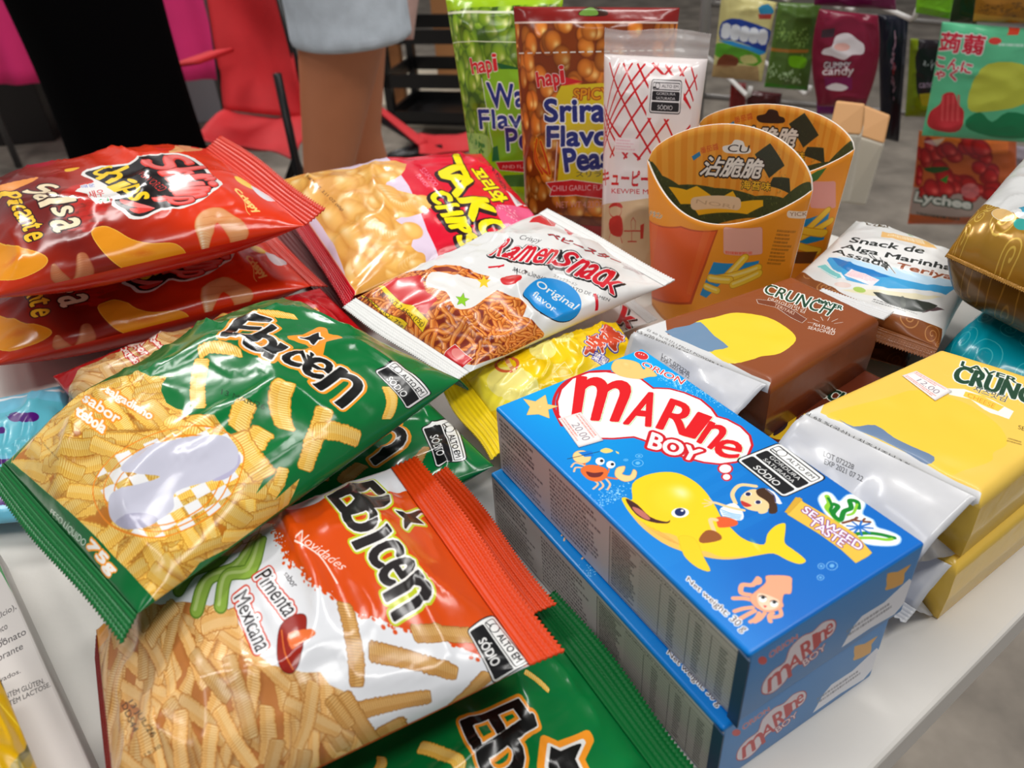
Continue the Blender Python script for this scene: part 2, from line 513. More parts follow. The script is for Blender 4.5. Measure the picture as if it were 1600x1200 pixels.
class Bag:
    """a filled pillow bag: c00, c10 near ends, c01, c11 far ends; u runs from seal to seal, v across"""
    def __init__(self, corners, up, dn, n=72, m=56, pu=3.0, eu=0.75, pv=2.4, ev=0.5, waist=0.04, seed=1, crease=0.0035, folds=0.004, bot=None, face=(0, 0, 1)):
        c00, c10, c11, c01 = [np.asarray(c, float) for c in corners]
        self.c = (c00, c10, c11, c01)
        U = 0.5 - 0.5 * np.cos(np.pi * np.linspace(0, 1, n)); U = 0.6 * U + 0.4 * np.linspace(0, 1, n)
        T = np.linspace(0, 1, m)
        Vv = 0.5 - 0.5 * np.cos(np.pi * T)
        u, v = np.meshgrid(U, Vv, indexing='ij')
        _, tt = np.meshgrid(U, T, indexing='ij')
        ve = 0.5 + (v - 0.5) * (1 - waist * np.sin(np.pi * u) ** 1.0)
        u3, v3 = u[..., None], ve[..., None]
        base = (c00 * (1 - u3) + c10 * u3) * (1 - v3) + (c01 * (1 - u3) + c11 * u3) * v3
        nz = nrm(np.cross(c11 - c00, c01 - c10))
        if nz @ np.asarray(face, float) < 0: nz = -nz
        self.nz = nz
        hu = np.clip(1 - np.abs(2 * u - 1) ** pu, 0, 1) ** eu
        hv = np.clip(1 - np.abs(2 * v - 1) ** pv, 0, 1) ** ev
        h = hu * hv
        rs = np.random.RandomState(seed)
        wr = np.zeros_like(u)
        for e in (u, 1 - u):                                    # gathers running in from each seal
            for k in range(7):
                c, wd, ln = rs.rand(), rs.uniform(0.02, 0.07), rs.uniform(0.05, 0.28)
                dr = rs.uniform(-0.5, 0.5)
                wr += rs.uniform(-1, 1) * np.exp(-((tt - c - dr * e) / wd) ** 2) * np.exp(-e / ln) * np.clip(e / 0.03, 0, 1)
        wr *= folds
        for k, (fu, fv, am) in enumerate(((4, 4, 1.0), (9, 8, 0.45))):
            a = noise2(u, tt, fu, fv, seed * 7 + k)
            wr += crease * am * ((1 - np.abs(2 * a - 1)) ** 5 * 1.3 - .4 + .5 * (a - .5)) * np.clip(h * 2.2, 0, 1)
        wr *= np.clip(4 * tt, 0, 1) * np.clip(4 * (1 - tt), 0, 1)
        self.front = base + nz * (up * h + wr)[..., None]
        back = base - nz * (dn * h)[..., None]
        if bot is not None:
            back[..., 2] = np.maximum(back[..., 2], bot)
        self.back = back
        self.U, self.T = U, T
        self.surf = Surf(self.front, U, T)
        self.n, self.m = n, m

    def uv(self, q):
        return self.surf.uv(q)

    def art(self, w, h, col):
        return Art(w, h, col, self.surf.uv)

    def build(self, name, parent, front, back):
        n, m = self.n, self.m
        V = np.vstack([self.front.reshape(-1, 3), self.back.reshape(-1, 3)])
        F = np.vstack([grid_faces(n, m), grid_faces(n, m, n * m, True)])
        u, t = np.meshgrid(self.U, self.T, indexing='ij')
        uv = np.stack([u.ravel(), t.ravel()], -1)
        mi = np.r_[np.zeros((n - 1) * (m - 1)), np.ones((n - 1) * (m - 1))]
        # weld the shared rim
        bound = np.zeros((n, m), bool); bound[0] = bound[-1] = True; bound[:, 0] = bound[:, -1] = True
        idx = np.arange(2 * n * m); b = np.flatnonzero(bound.ravel()); idx[n * m + b] = b
        F = idx[F]
        used = np.unique(F); remap = -np.ones(2 * n * m, int); remap[used] = np.arange(len(used))
        return link_mesh(name, V[used], remap[F], [front, back], parent, uv=np.vstack([uv, uv])[used], mi=mi)

    def seal(self, end, parent, material, length=0.014, droop=0.0, ridges=6, amp=0.0005, zig=0.0012, nz=60, wave=0.0, curl=0.0, name='crimped_seal', seed=3, v0=0.0, v1=1.0, side=None):
        """the flat crimped strip beyond one end"""
        i = 0 if end == 0 else -1
        k = 15 * ridges // 6 + 6
        v = np.linspace(v0, v1, nz * 2)
        c0, c1 = (self.c[0], self.c[3]) if end == 0 else (self.c[1], self.c[2])
        E = c0 * (1 - v[:, None]) + c1 * v[:, None]
        o0, o1 = (self.c[0] - self.c[1], self.c[3] - self.c[2]) if end == 0 else (self.c[1] - self.c[0], self.c[2] - self.c[3])
        D = nrm(nrm(o0) * (1 - v[:, None]) + nrm(o1) * v[:, None])
        if side is not None:
            D = nrm(D + np.asarray(side))
        s = np.linspace(0, 1, k)
        V = []
        rs = np.random.RandomState(seed)
        ph = rs.rand() * 6
        for q in range(len(v)):
            L = length * (1 + 0.08 * math.sin(7 * v[q] + ph)) + (zig if q % 2 else 0)
            for a in s:
                ang = droop + curl * a
                p = E[q] + D[q] * L * a * math.cos(ang) + np.array([0, 0, 1]) * (-L * a * math.sin(ang)) \
                    + self.nz * (amp * math.sin(2 * math.pi * ridges * a) * (0.2 + min(1, a * 4)) + wave * a * math.sin(v[q] * 11 + ph) + wave * 0.5 * a * math.sin(v[q] * 23 + 2 * ph))
                V.append(p)
        o = link_mesh(name, V, grid_faces(len(v), k), material, parent, uv=np.stack([np.tile(s, len(v)), np.repeat(v, k)], -1))
        sd = o.modifiers.new('thickness', 'SOLIDIFY'); sd.thickness = 0.0005; sd.offset = 0
        return o


def box_mesh(lo, hi):
    x0, y0, z0 = lo; x1, y1, z1 = hi
    V = [(x0, y0, z0), (x1, y0, z0), (x1, y1, z0), (x0, y1, z0), (x0, y0, z1), (x1, y0, z1), (x1, y1, z1), (x0, y1, z1)]
    F = [(3, 2, 1, 0), (4, 5, 6, 7), (0, 1, 5, 4), (1, 2, 6, 5), (2, 3, 7, 6), (3, 0, 4, 7)]
    return V, F


def hull(bottom, top):
    """prism between two rings of equal length"""
    n = len(bottom)
    V = list(bottom) + list(top)
    F = [tuple(range(n))[::-1], tuple(range(n, 2 * n))] + [(i, (i + 1) % n, n + (i + 1) % n, n + i) for i in range(n)]
    return V, F


def bevel(o, w, seg=3):
    b = o.modifiers.new('bevel', 'BEVEL'); b.width = w; b.segments = seg; b.limit_method = 'ANGLE'
    return o


def tube(name, pts, r, material, parent=None, sides=10, closed=False):
    P = np.asarray(pts, float); n = len(P)
    r = np.broadcast_to(np.asarray(r, float), (n,))
    T = nrm(np.gradient(P, axis=0))
    ref = np.array([0, 0, 1.0]) if abs(T[0] @ [0, 0, 1]) < 0.9 else np.array([1.0, 0, 0])
    V = []
    x = nrm(np.cross(T[0], ref))
    for i in range(n):
        x = nrm(x - T[i] * (x @ T[i])); y = np.cross(T[i], x)
        for k in range(sides):
            a = 2 * math.pi * k / sides
            V.append(P[i] + r[i] * (math.cos(a) * x + math.sin(a) * y))
    F = [(i * sides + k, i * sides + (k + 1) % sides, (i + 1) * sides + (k + 1) % sides, (i + 1) * sides + k) for i in range(n - 1) for k in range(sides)]
    F += [tuple(range(sides))[::-1], tuple(range((n - 1) * sides, n * sides))]
    return link_mesh(name, V, F, material, parent)
# ------------------------------------------------------------------ the setting
M_FLOOR = mat('worn_concrete', (140, 131, 120), rough=0.6, vary=0.35, vscale=9, bump=0.25, bscale=60)
V, F = box_mesh((-7, -2, FLOOR_Z - 0.1), (7, 10, FLOOR_Z))
tag(link_mesh('floor', V, F, M_FLOOR, smooth=False), kind='structure')

M_WALL = mat('hall_wall', (120, 116, 112), rough=0.8, vary=0.1)
V, F = box_mesh((-7, 9.8, FLOOR_Z), (7, 10, 2.6))
tag(link_mesh('wall_back', V, F, M_WALL, smooth=False), kind='structure')

M_TABLE = mat('white_laminate', (214, 210, 203), rough=0.38, vary=0.05, vscale=14, bump=0.08, bscale=90)
ea, eb = at(1371, 1196, 0)[:2], at(1600, 960, 0)[:2]
ed = (eb - ea) / np.linalg.norm(eb - ea); en = np.array([-ed[1], ed[0]])
ring = [ea - ed * 0.62, ea + ed * 0.50, np.array([0.46, 0.50]), np.array([0.28, 0.60]), np.array([0.10, 0.82]), np.array([-0.40, 0.81]), np.array([-0.75, 0.30])]
V, F = hull([(p[0], p[1], -0.022) for p in ring], [(p[0], p[1], 0.0) for p in ring])
table = empty('display_table', (ring[0][0] * 0.5 + ring[3][0] * 0.5, 0.3, FLOOR_Z), 'white laminate display table under the snack packets, its bare front edge at lower right', 'table')
bevel(link_mesh('tabletop', V, F, M_TABLE, table, smooth=False), 0.002, 2)
M_STEEL = mat('grey_steel', (120, 120, 122), rough=0.35, metal=0.9)
for px, py in ((ring[0] + en * 0.22 + ed * 0.06), (ring[1] + en * 0.22 - ed * 0.12), (-0.12, 0.76), (-0.62, 0.32)):
    V, F = box_mesh((px - 0.014, py - 0.014, FLOOR_Z), (px + 0.014, py + 0.014, -0.022))
    link_mesh('leg', V, F, M_STEEL, table, smooth=False)


def C(*pts):
    return [at(*p) for p in pts]


def make_bag(name, label, cat, corners, front, back, group=None, **k):
    b = Bag(corners, **k)
    c = np.mean(b.c, axis=0)
    root = empty(name, (c[0], c[1], float(b.back[..., 2].min())), label, cat, group)
    b.root = root
    if callable(front):
        front = front(b)
    b.film = b.build('pouch_body', root, front, back)
    return b
# ------------------------------------------------------------------ what is printed on the packets
def zz(ox, oy, s):
    """points noted in an enlarged detail of the print -> author points"""
    return lambda *P: np.array([(ox + x / s, oy + y / s) for x, y in P], float)


def quadmap(q):
    q = np.asarray(q, float)
    return lambda *P: np.array([(q[0] * (1 - x) + q[1] * x) * (1 - y) + (q[3] * (1 - x) + q[2] * x) * y for x, y in P])


def rrect(x0, y0, x1, y1, rx, ry, k=5):
    out = []
    for cx, cy, a0 in ((x1 - rx, y0 + ry, -90), (x1 - rx, y1 - ry, 0), (x0 + rx, y1 - ry, 90), (x0 + rx, y0 + ry, 180)):
        for i in range(k + 1):
            a = math.radians(a0 + 90 * i / k)
            out.append((cx + rx * math.cos(a), cy + ry * math.sin(a)))
    return out


def ell(cx, cy, rx, ry, ang=0, n=28):
    a = np.linspace(0, 2 * np.pi, n, endpoint=False)
    c, s = math.cos(ang), math.sin(ang)
    return np.stack([cx + rx * np.cos(a) * c - ry * np.sin(a) * s, cy + rx * np.cos(a) * s + ry * np.sin(a) * c], -1)


def high_in(A, quad, rows, W=(238, 238, 236), K=(24, 24, 26), lw=2.0):
    """the octagon-less warning label: a lens, ALTO EM, black bars"""
    L = quadmap(quad)
    A.poly(L(*rrect(-.02, -.03, 1.02, 1.03, .07, .12)), K)
    A.poly(L(*rrect(0, 0, 1, 1, .06, .10)), W)
    n = len(rows); top = .40 if n == 1 else .30
    A.poly(L(*rrect(.04, .06, .96, top, .03, .06)), K); A.poly(L(*rrect(.05, .085, .95, top - .025, .025, .05)), W)
    A.text('ALTO EM', L((.34, .13), (.90, .13), (.90, top - .08), (.34, top - .08)), K, bold=.05)
    A.line(L(*[(.20 + .075 * math.cos(a), top * .5 + .02 + .12 * (1.5 if n == 1 else 1) * math.sin(a) * .8) for a in np.linspace(0, 6.3, 20)]), lw, K)
    A.line(L((.06, top - .07), (.14, top * .5 + .08)), lw * 2, K)
    h = (.97 - top) / n
    for i, r in enumerate(rows):
        y0 = top + .04 + i * h; y1 = top + i * h + h - .01
        A.poly(L(*rrect(.04, y0, .96, y1, .03, .05)), K)
        for j, t in enumerate(r):
            hh = (y1 - y0) / len(r)
            wd = .5 if len(t) < 7 else .64
            A.text(t, L((.5 - wd / 2, y0 + hh * j + hh * .2), (.5 + wd / 2, y0 + hh * j + hh * .2), (.5 + wd / 2, y0 + hh * j + hh * .82), (.5 - wd / 2, y0 + hh * j + hh * .82)), W, bold=.05)


def stick(A, p, q, w, cols, rs, curve=0.0, ribs=True, gap=5.0):
    """a ribbed puffed stick, sheet pixels; cols = edge, body, light"""
    p, q = np.asarray(p, float), np.asarray(q, float)
    L = np.linalg.norm(q - p)
    if L < 2: return
    d = (q - p) / L; nn = np.array([-d[1], d[0]])
    k = max(int(L / gap), 3)
    t = np.linspace(0, 1, k)
    mid = p + np.outer(t * L, d) + np.outer(curve * 4 * t * (1 - t), nn)
    wob = 1 + .10 * (np.arange(k) % 2) + np.array([rs.uniform(-.07, .07) for _ in range(k)])
    wob[0] *= .78; wob[-1] *= .78
    a = mid + nn * (w / 2 * wob)[:, None]; b = mid - nn * (w / 2 * wob)[:, None]
    A.poly(np.vstack([a, b[::-1]]), cols[1], outs=((max(w * .07, .8), cols[0]),), raw=True)
    a2 = mid + nn * (w * .12); b2 = mid - nn * (w * .38 * wob)[:, None]
    A.poly(np.vstack([a2, b2[::-1]]), cols[2], alpha=.55, raw=True)
    if ribs:
        sl = d * gap * .35
        for i in range(1, k - 1):
            A.line([mid[i] + nn * w * .46 + sl, mid[i] - nn * w * .46 - sl], max(gap * .34, 1.1), cols[0], alpha=.8, raw=True)


def heap(A, region, n, Ls, Ws, cols, seed, base=(190, 130, 60), ang=(0, 180), ribs=True, gap=5.0, smooth=0, curve=.06):
    """a picture of a heap of sticks inside a region"""
    rs = random.Random(seed)
    R = A.map(spline(region, smooth) if smooth else region)
    lo, hi = R.min(0), R.max(0)
    A.push()
    A.poly(R, base, raw=True)
    for i in range(n):
        c = np.array([rs.uniform(lo[0], hi[0]), rs.uniform(lo[1], hi[1])])
        a = math.radians(rs.uniform(*ang)); L = rs.uniform(*Ls); w = rs.uniform(*Ws)
        d = np.array([math.cos(a), math.sin(a)]) * L / 2
        f = rs.uniform(.86, 1.05)
        cc = [tuple(min(255, x * f) for x in c_) for c_ in cols]
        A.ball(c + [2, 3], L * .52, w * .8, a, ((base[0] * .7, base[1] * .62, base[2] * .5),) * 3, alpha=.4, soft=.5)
        stick(A, c - d, c + d, w, cc, rs, curve=rs.uniform(-1, 1) * L * curve, ribs=ribs, gap=gap)
    A.pop(R, raw=True)


def starpts(cx, cy, R, r, n=5, rot=-90):
    return np.array([(cx + (R if i % 2 == 0 else r) * math.cos(math.radians(rot + 180 * i / n)), cy + (R if i % 2 == 0 else r) * math.sin(math.radians(rot + 180 * i / n))) for i in range(2 * n)])


def price(name, text, seed):
    A = Art(220, 130, (240, 232, 230))
    A.lines_of_print([(8, 8), (212, 8), (212, 40), (8, 40)], 2, (225, 120, 110), raw=True, seed=seed, size=.6)
    A.lines_of_print([(8, 94), (212, 94), (212, 122), (8, 122)], 2, (225, 120, 110), raw=True, seed=seed + 1, size=.6)
    A.text(text, [(62, 48), (190, 48), (190, 90), (62, 90)], (150, 140, 150), raw=True)
    return mat(name, (240, 232, 230), rough=.5, image=A.image(name))


# ---- the blue biscuit box
def art_box_top(S):
    A = Art(1280, 684, (0, 118, 214), S.uv)
    yy, xx = np.mgrid[0:A.h, 0:A.w].astype(np.float32)
    X, Y = xx / A.w, yy / A.h
    t = np.clip(1.25 * X - .1 + .25 * (1 - Y) * X - .35 * (Y > 2), 0, 1)[..., None]
    c0, c1 = np.array([0, 166, 236], np.float32) / 255, np.array([0, 104, 194], np.float32) / 255
    lowr = np.clip((Y - .72) / .28, 0, 1)[..., None] * .75
    A.a = (c0 * (1 - t) + c1 * t) * (1 - lowr) + np.array([0, 130, 218], np.float32) / 255 * lowr
    for k in range(5):                                                # pale rays of water light
        x0 = 700 + 60 * k
        A.poly([(x0, 200), (x0 + 22, 200), (x0 + 60 - 14 * k, 684), (x0 + 10 - 14 * k, 684)], (40, 140, 220), alpha=.18, raw=True)
    rs = random.Random(4)
    a, b, c = zz(770, 540, 4.8), zz(1000, 560, 4.8), zz(960, 700, 5.3333)
    d, e = zz(1150, 730, 5.3333), zz(1050, 860, 5.7143)
    foam = lambda pt, n, sp: [A.ball(A.map(pt)[0] + [rs.gauss(0, sp[0]), rs.gauss(0, sp[1])], *([rs.uniform(1, 2.6)] * 2), 0, ((190, 230, 250),) * 3, alpha=.7) for _ in range(n)]
    foam(b((250, 180)), 260, (70, 14)); foam(b((520, 290)), 120, (60, 10)); foam(a((880, 1130)), 160, (16, 40))
    # cloud
    cloud = np.vstack([a((560, 610), (500, 520), (490, 420), (520, 330), (600, 250), (720, 205), (850, 200), (980, 222), (1110, 255), (1200, 325)),
                       b((130, 228), (220, 232), (330, 262), (450, 312), (530, 380), (572, 440)),
                       b((650, 462), (750, 515), (815, 580), (832, 650), (800, 730), (720, 772), (600, 788), (480, 775), (330, 735), (200, 690)),
                       a((1180, 720), (1060, 680), (900, 692), (740, 690), (640, 665))])
    RED, PAPER = (205, 22, 36), (238, 236, 236)
    A.poly(cloud, PAPER, outs=((9, RED),))
    A.line(a((520, 600), (455, 450), (500, 320), (600, 240), (740, 195), (880, 190)), 12, RED, smooth=5)
    for (x, y, rx, ry) in ((640, 828, 46, 32), (650, 890, 28, 22)):
        A.poly(b(*[tuple(p) for p in ell(x, y, rx, ry)]), PAPER, outs=((6, RED),))
    LET = (222, 22, 30)
    for ch, q in (('m', a((640, 225), (1060, 280), (935, 565), (600, 548))), ('A', a((1085, 345), (1290, 365), (1180, 605), (985, 585))), ('R', b((235, 305), (440, 370), (352, 580), (125, 520))),
                  ('I', b((440, 405), (535, 440), (410, 600), (318, 575))), ('n', b((530, 470), (672, 535), (535, 680), (430, 625))), ('e', b((600, 595), (785, 640), (730, 755), (540, 728)))):
        A.text(ch, q + [1.6, 1.0], (150, 200, 60), bold=.034, outs=((1, (150, 200, 60)),))
        A.text(ch, q + [1.0, .6], (240, 240, 240), bold=.034, outs=((1, (240, 240, 240)),))
        A.text(ch, q, LET, bold=.034, outs=((1, LET),))
    bq = b((95, 555), (470, 690), (415, 775), (60, 668))
    A.text('BOY', bq, PAPER, bold=.04, outs=((12, RED), (1.5, PAPER)))
    # maker's mark
    oq = a((1150, 105), (1430, 245), (1415, 290), (1165, 130))
    A.poly(a(*[tuple(p) for p in ell(1115, 75, 52, 28, .3)]), (215, 50, 50), outs=((3, (240, 240, 240)),))
    for k in (-18, 0, 18): A.poly(a(*[tuple(p) for p in ell(1115 + k, 66 + k * .3, 5, 4)]), (240, 230, 230))
    A.text('ORION', b((30, 22), (345, 160), (310, 195), (8, 52)), (215, 50, 45), bold=.03, outs=((3.2, (240, 240, 240)),))
    # fish biscuit, star biscuit
    BIS = ((206, 150, 70), (240, 200, 120), (252, 236, 190))
    A.poly(a((890, 170), (920, 110), (1000, 105), (1090, 130), (1130, 180), (1165, 165), (1230, 225), (1165, 235), (1110, 250), (1010, 240), (930, 215)), BIS[1], outs=((1.5, BIS[0]),), smooth=5)
    A.ball(A.map(a((1000, 150)))[0], 34, 16, 0, BIS, alpha=.6, soft=.8)
    A.poly(a((230, 400), (320, 420), (395, 370), (410, 440), (490, 455), (415, 480), (425, 545), (345, 515), (255, 520), (280, 460)), BIS[1], outs=((1.6, BIS[0]),))
    A.ball(A.map(a((350, 465)))[0], 17, 10, .5, BIS, alpha=.7, soft=.8)
    # crab
    OR = (232, 110, 48); SK = (245, 208, 140)
    for P in (((690, 900), (620, 880), (590, 910)), ((690, 920), (625, 915), (610, 945)), ((760, 1010), (790, 1040), (755, 1075)), ((800, 1010), (830, 1050), (800, 1080)), ((850, 1000), (880, 1040), (860, 1080))):
        A.line(a(*P), 7, (240, 190, 150), smooth=4)
    A.line(a((690, 890), (660, 850)), 8, OR); A.line(a((860, 990), (930, 1000)), 8, OR)
    A.poly(a(*[tuple(p) for p in ell(668, 835, 68, 48, .1)]), SK, outs=((1.5, OR),)); A.poly(a((640, 800), (740, 790), (760, 830), (690, 835)), (10, 120, 214))
    A.poly(a((920, 980), (930, 920), (990, 905), (985, 940), (970, 965), (1030, 975), (1055, 930), (1080, 950), (1060, 1000), (990, 1020)), SK, outs=((1.5, OR),), smooth=3)
    A.poly(a((660, 940), (700, 900), (780, 900), (855, 930), (855, 985), (790, 1020), (710, 1000)), OR, smooth=5, outs=((1.2, (190, 80, 30)),))
    A.poly(a((700, 945), (760, 955), (830, 950), (800, 985), (730, 985)), (110, 40, 40), smooth=4)
    for x, y in ((805, 868), (885, 893)):
        A.line(a((x - 10, y + 20), (x - 18, y + 60)), 5, OR)
        A.poly(a(*[tuple(p) for p in ell(x, y, 34, 28)]), (245, 245, 245), outs=((.8, (150, 120, 110)),)); A.poly(a(*[tuple(p) for p in ell(x + 12, y - 3, 13, 11)]), (30, 30, 40))
    A.line(a((560, 850), (690, 820), (800, 795)), 2.6, (40, 40, 50)); A.poly(a((805, 790), (850, 768), (905, 790), (850, 808)), (245, 210, 120), smooth=3)
    A.poly(a((920, 790), (945, 800), (948, 815), (930, 808)), (245, 210, 120))
    for P in (a(*[tuple(p) for p in ell(1088, 882, 40, 26)]), a(*[tuple(p) for p in ell(1098, 828, 26, 14)]), a(*[tuple(p) for p in ell(998, 858, 16, 7)]),
              d(*[tuple(p) for p in ell(800, 822, 46, 36)]), d(*[tuple(p) for p in ell(710, 825, 26, 22)]), d(*[tuple(p) for p in ell(705, 920, 28, 22)])):
        A.line(P, 1.4, (170, 215, 245), closed=True); A.poly((P - P.mean(0)) * .45 + P.mean(0), (190, 225, 250), alpha=.55)
    # whale
    Yb = (252, 208, 28)
    body = c((150, 300), (260, 228), (420, 200), (560, 220), (690, 295), (780, 390), (850, 500), (905, 600), (980, 675), (1050, 740), (1140, 785), (1250, 805), (1275, 720), (1340, 650), (1422, 628),
             (1425, 700), (1420, 790), (1480, 840), (1560, 900), (1597, 945), (1540, 968), (1440, 935), (1330, 880), (1200, 895), (1050, 922), (900, 930), (740, 905), (560, 860), (400, 790), (240, 670),
             (130, 545), (75, 460), (62, 420), (95, 412), (150, 430))
    A.push()
    A.poly(body, Yb, smooth=3, outs=((1.3, (214, 160, 20)),))
    full = A.map(body)
    A.ball(A.map(c((470, 430)))[0], 105, 88, .3, ((244, 196, 24), (253, 212, 40), (252, 240, 190)), soft=.5, light=(-.05, -.55), alpha=.9)
    A.poly(c((62, 420), (110, 520), (220, 610), (340, 690), (520, 735), (560, 860), (760, 860), (900, 910), (1100, 905), (900, 960), (700, 940), (560, 900), (400, 800), (240, 680), (110, 540)), (240, 190, 90), smooth=3)
    for k in range(4): A.line(c((240 + 40 * k, 620 + 22 * k), (330 + 45 * k, 700 + 18 * k), (470 + 30 * k, 780 + 12 * k)), 1.2, (200, 140, 60), smooth=4)
    A.pop(spline(body, 3))
    A.poly(c((92, 425), (190, 470), (300, 575), (430, 615), (465, 600), (440, 630), (300, 615), (180, 555)), (70, 34, 30), smooth=3)
    A.poly(c((150, 490), (230, 520), (300, 590), (260, 595), (180, 540)), (190, 110, 100), smooth=3)
    A.poly(c((540, 740), (640, 740), (700, 800), (740, 905), (800, 1025), (700, 1000), (600, 920), (560, 840)), (250, 204, 30), smooth=3, outs=((1.2, (222, 160, 20)),))
    A.poly(c(*[tuple(p) for p in ell(548, 540, 74, 42, -.05)]), (246, 246, 246)); A.poly(c(*[tuple(p) for p in ell(548, 535, 46, 34)]), (24, 40, 96)); A.poly(c(*[tuple(p) for p in ell(565, 522, 12, 9)]), (240, 240, 250))
    A.ball(A.map(c((1180, 815)))[0], 36, 10, .25, ((252, 208, 40), (253, 224, 120), (254, 240, 190)), alpha=.6, soft=.9)
    # a child riding it: a plain figure in a striped shirt
    SKN = (246, 206, 150)
    A.line(c((1010, 460), (985, 380), (1050, 310), (1180, 320)), 13, SKN, smooth=5)
    A.poly(c((890, 500), (1000, 460), (1075, 545), (1055, 605), (920, 580), (885, 540)), (240, 244, 250), smooth=3)
    for k in range(4): A.line(c((890 + 8 * k, 515 + 18 * k), (975 + 10 * k, 545 + 14 * k), (1060 - 4 * k, 560 + 12 * k)), 3.2, (90, 170, 215), smooth=3)
    A.line(c((1080, 520), (960, 495), (850, 460), (800, 455)), 10, SKN, smooth=4)
    for P in (((810, 455), (750, 430)), ((805, 462), (735, 462)), ((810, 470), (750, 490)), ((815, 445), (790, 420))): A.line(c(*P), 4.5, SKN)
    A.poly(c((850, 580), (930, 575), (1025, 610), (1010, 650), (880, 665), (855, 630)), (226, 92, 44), smooth=3)
    A.line(c((850, 600), (800, 600), (830, 690)), 13, SKN, smooth=4)
    A.poly(c((705, 760), (760, 690), (830, 690), (890, 730), (880, 770), (740, 795)), (150, 84, 36), smooth=3)
    A.poly(c((1050, 430), (1090, 370), (1180, 345), (1290, 410), (1285, 510), (1200, 530), (1090, 500)), SKN, smooth=4)
    A.poly(c(*[tuple(p) for p in ell(1240, 528, 42, 20, -.2)]), SKN)
    A.poly(c((1185, 350), (1260, 335), (1330, 400), (1360, 530), (1290, 545), (1290, 470), (1250, 430), (1195, 395)), (66, 40, 22), smooth=3)
    A.poly(c((1255, 340), (1330, 365), (1400, 465), (1340, 455), (1330, 400)), (232, 236, 244), smooth=2); A.line(c((1270, 345), (1330, 395), (1345, 450)), 3.5, (30, 40, 110), smooth=4)
    for x, y in ((1115, 385), (1198, 452)): A.poly(c(*[tuple(p) for p in ell(x, y, 30, 18, -.1)]), (250, 250, 250)); A.poly(c(*[tuple(p) for p in ell(x, y, 22, 16)]), (34, 34, 84))
    A.poly(c((1055, 440), (1100, 455), (1145, 480), (1100, 492), (1065, 475)), (190, 50, 48), smooth=3)
    # label
    high_in(A, b((1050, 635), (1392, 900), (1078, 1040), (728, 762)), [['GORDURA', 'SATURADA'], ['SÓDIO']])
    # seaweed banner
    sea = d((690, 260), (740, 210), (800, 225), (860, 290), (930, 235), (1020, 235), (1075, 300), (1050, 390), (1140, 440), (1170, 500), (1260, 530), (1365, 580), (1350, 640), (1250, 655), (1100, 640), (1010, 590), (800, 440), (720, 340))
    A.poly(sea, (236, 240, 240), smooth=3, outs=((4, (150, 195, 235)),))
    G1, G2 = (14, 130, 40), (140, 205, 50)
    A.line(d((760, 245), (780, 300), (760, 340), (810, 400), (850, 450)), 16, G2, smooth=5); A.line(d((770, 260), (800, 320), (790, 370), (860, 440)), 9, G1, smooth=5)
    A.line(d((820, 310), (850, 330), (810, 390), (870, 440), (900, 370), (960, 340), (950, 280), (1010, 290), (1020, 340)), 15, G1, smooth=5); A.line(d((930, 400), (980, 380), (1010, 310)), 8, G2, smooth=5)
    A.line(d((990, 560), (1090, 550), (1200, 560), (1320, 590)), 13, G1, smooth=5); A.line(d((1040, 590), (1140, 590), (1250, 605), (1300, 600)), 11, G2, smooth=5)
    A.line(d((890, 465), (980, 440), (1010, 420)), 8, (120, 62, 30), smooth=3); A.line(d((970, 440), (1060, 455), (1120, 458)), 8, (120, 62, 30)); A.line(d((1050, 455), (1075, 430)), 6, (120, 62, 30))
    for an in range(0, 360, 40):
        A.line(d((1030, 500), (1030 + 110 * math.cos(math.radians(an)), 510 + 60 * math.sin(math.radians(an)))), 6, (30, 110, 200))
    ban = d((530, 250), (560, 290), (800, 430), (1000, 560), (1135, 715), (1100, 745), (1000, 800), (880, 690), (700, 560), (430, 395), (420, 370))
    A.poly(ban, (232, 190, 70), outs=((1.2, (170, 120, 30)),))
    A.poly(d((500, 250), (555, 265), (440, 385), (405, 375)), (214, 166, 52), outs=((1, (170, 120, 30)),))
    A.text('SEAWEED', d((590, 325), (1065, 640), (1030, 700), (545, 365)), (245, 240, 250), bold=.04, outs=((3.2, (130, 40, 130)), (.6, (245, 240, 250))))
    A.text('TASTE', d((640, 425), (925, 612), (880, 668), (600, 470)), (245, 240, 250), bold=.04, outs=((3.2, (130, 40, 130)), (.6, (245, 240, 250))))
    # squid
    SQ = (243, 166, 130)
    O = ((1.3, (222, 120, 90)),)
    for P, w in ((((700, 400), (620, 380), (630, 310), (720, 310), (770, 250)), 14), (((720, 445), (640, 430), (550, 430)), 13), (((720, 510), (640, 520), (560, 545)), 12), (((740, 540), (680, 570), (610, 610)), 12),
                 (((780, 560), (750, 610), (700, 640)), 11), (((830, 560), (790, 610), (740, 640)), 11), (((900, 560), (870, 590), (880, 635)), 12), (((960, 510), (975, 580), (900, 600)), 11)):
        A.line(e(*P), w, SQ, smooth=4)
    A.poly(e((760, 240), (800, 250), (800, 300), (740, 310), (735, 280)), SQ, smooth=3)
    A.poly(e((700, 420), (760, 360), (840, 290), (840, 235), (900, 225), (1055, 235), (1068, 300), (1060, 385), (1000, 390), (985, 460), (995, 500), (930, 540), (830, 550), (730, 490)), SQ, smooth=3, outs=O)
    A.poly(e((770, 385), (870, 405), (960, 455), (930, 520), (830, 530), (770, 470)), (250, 208, 178), smooth=3)
    for x, y in ((812, 435), (912, 478)):
        A.poly(e(*[tuple(p) for p in ell(x, y, 34, 28)]), (252, 252, 252)); A.poly(e(*[tuple(p) for p in ell(x + 2, y - 14, 18, 14)]), (36, 36, 36)); A.line(e((x - 34, y - 22), (x, y - 32), (x + 32, y - 14)), 2.4, (40, 30, 30), smooth=3)
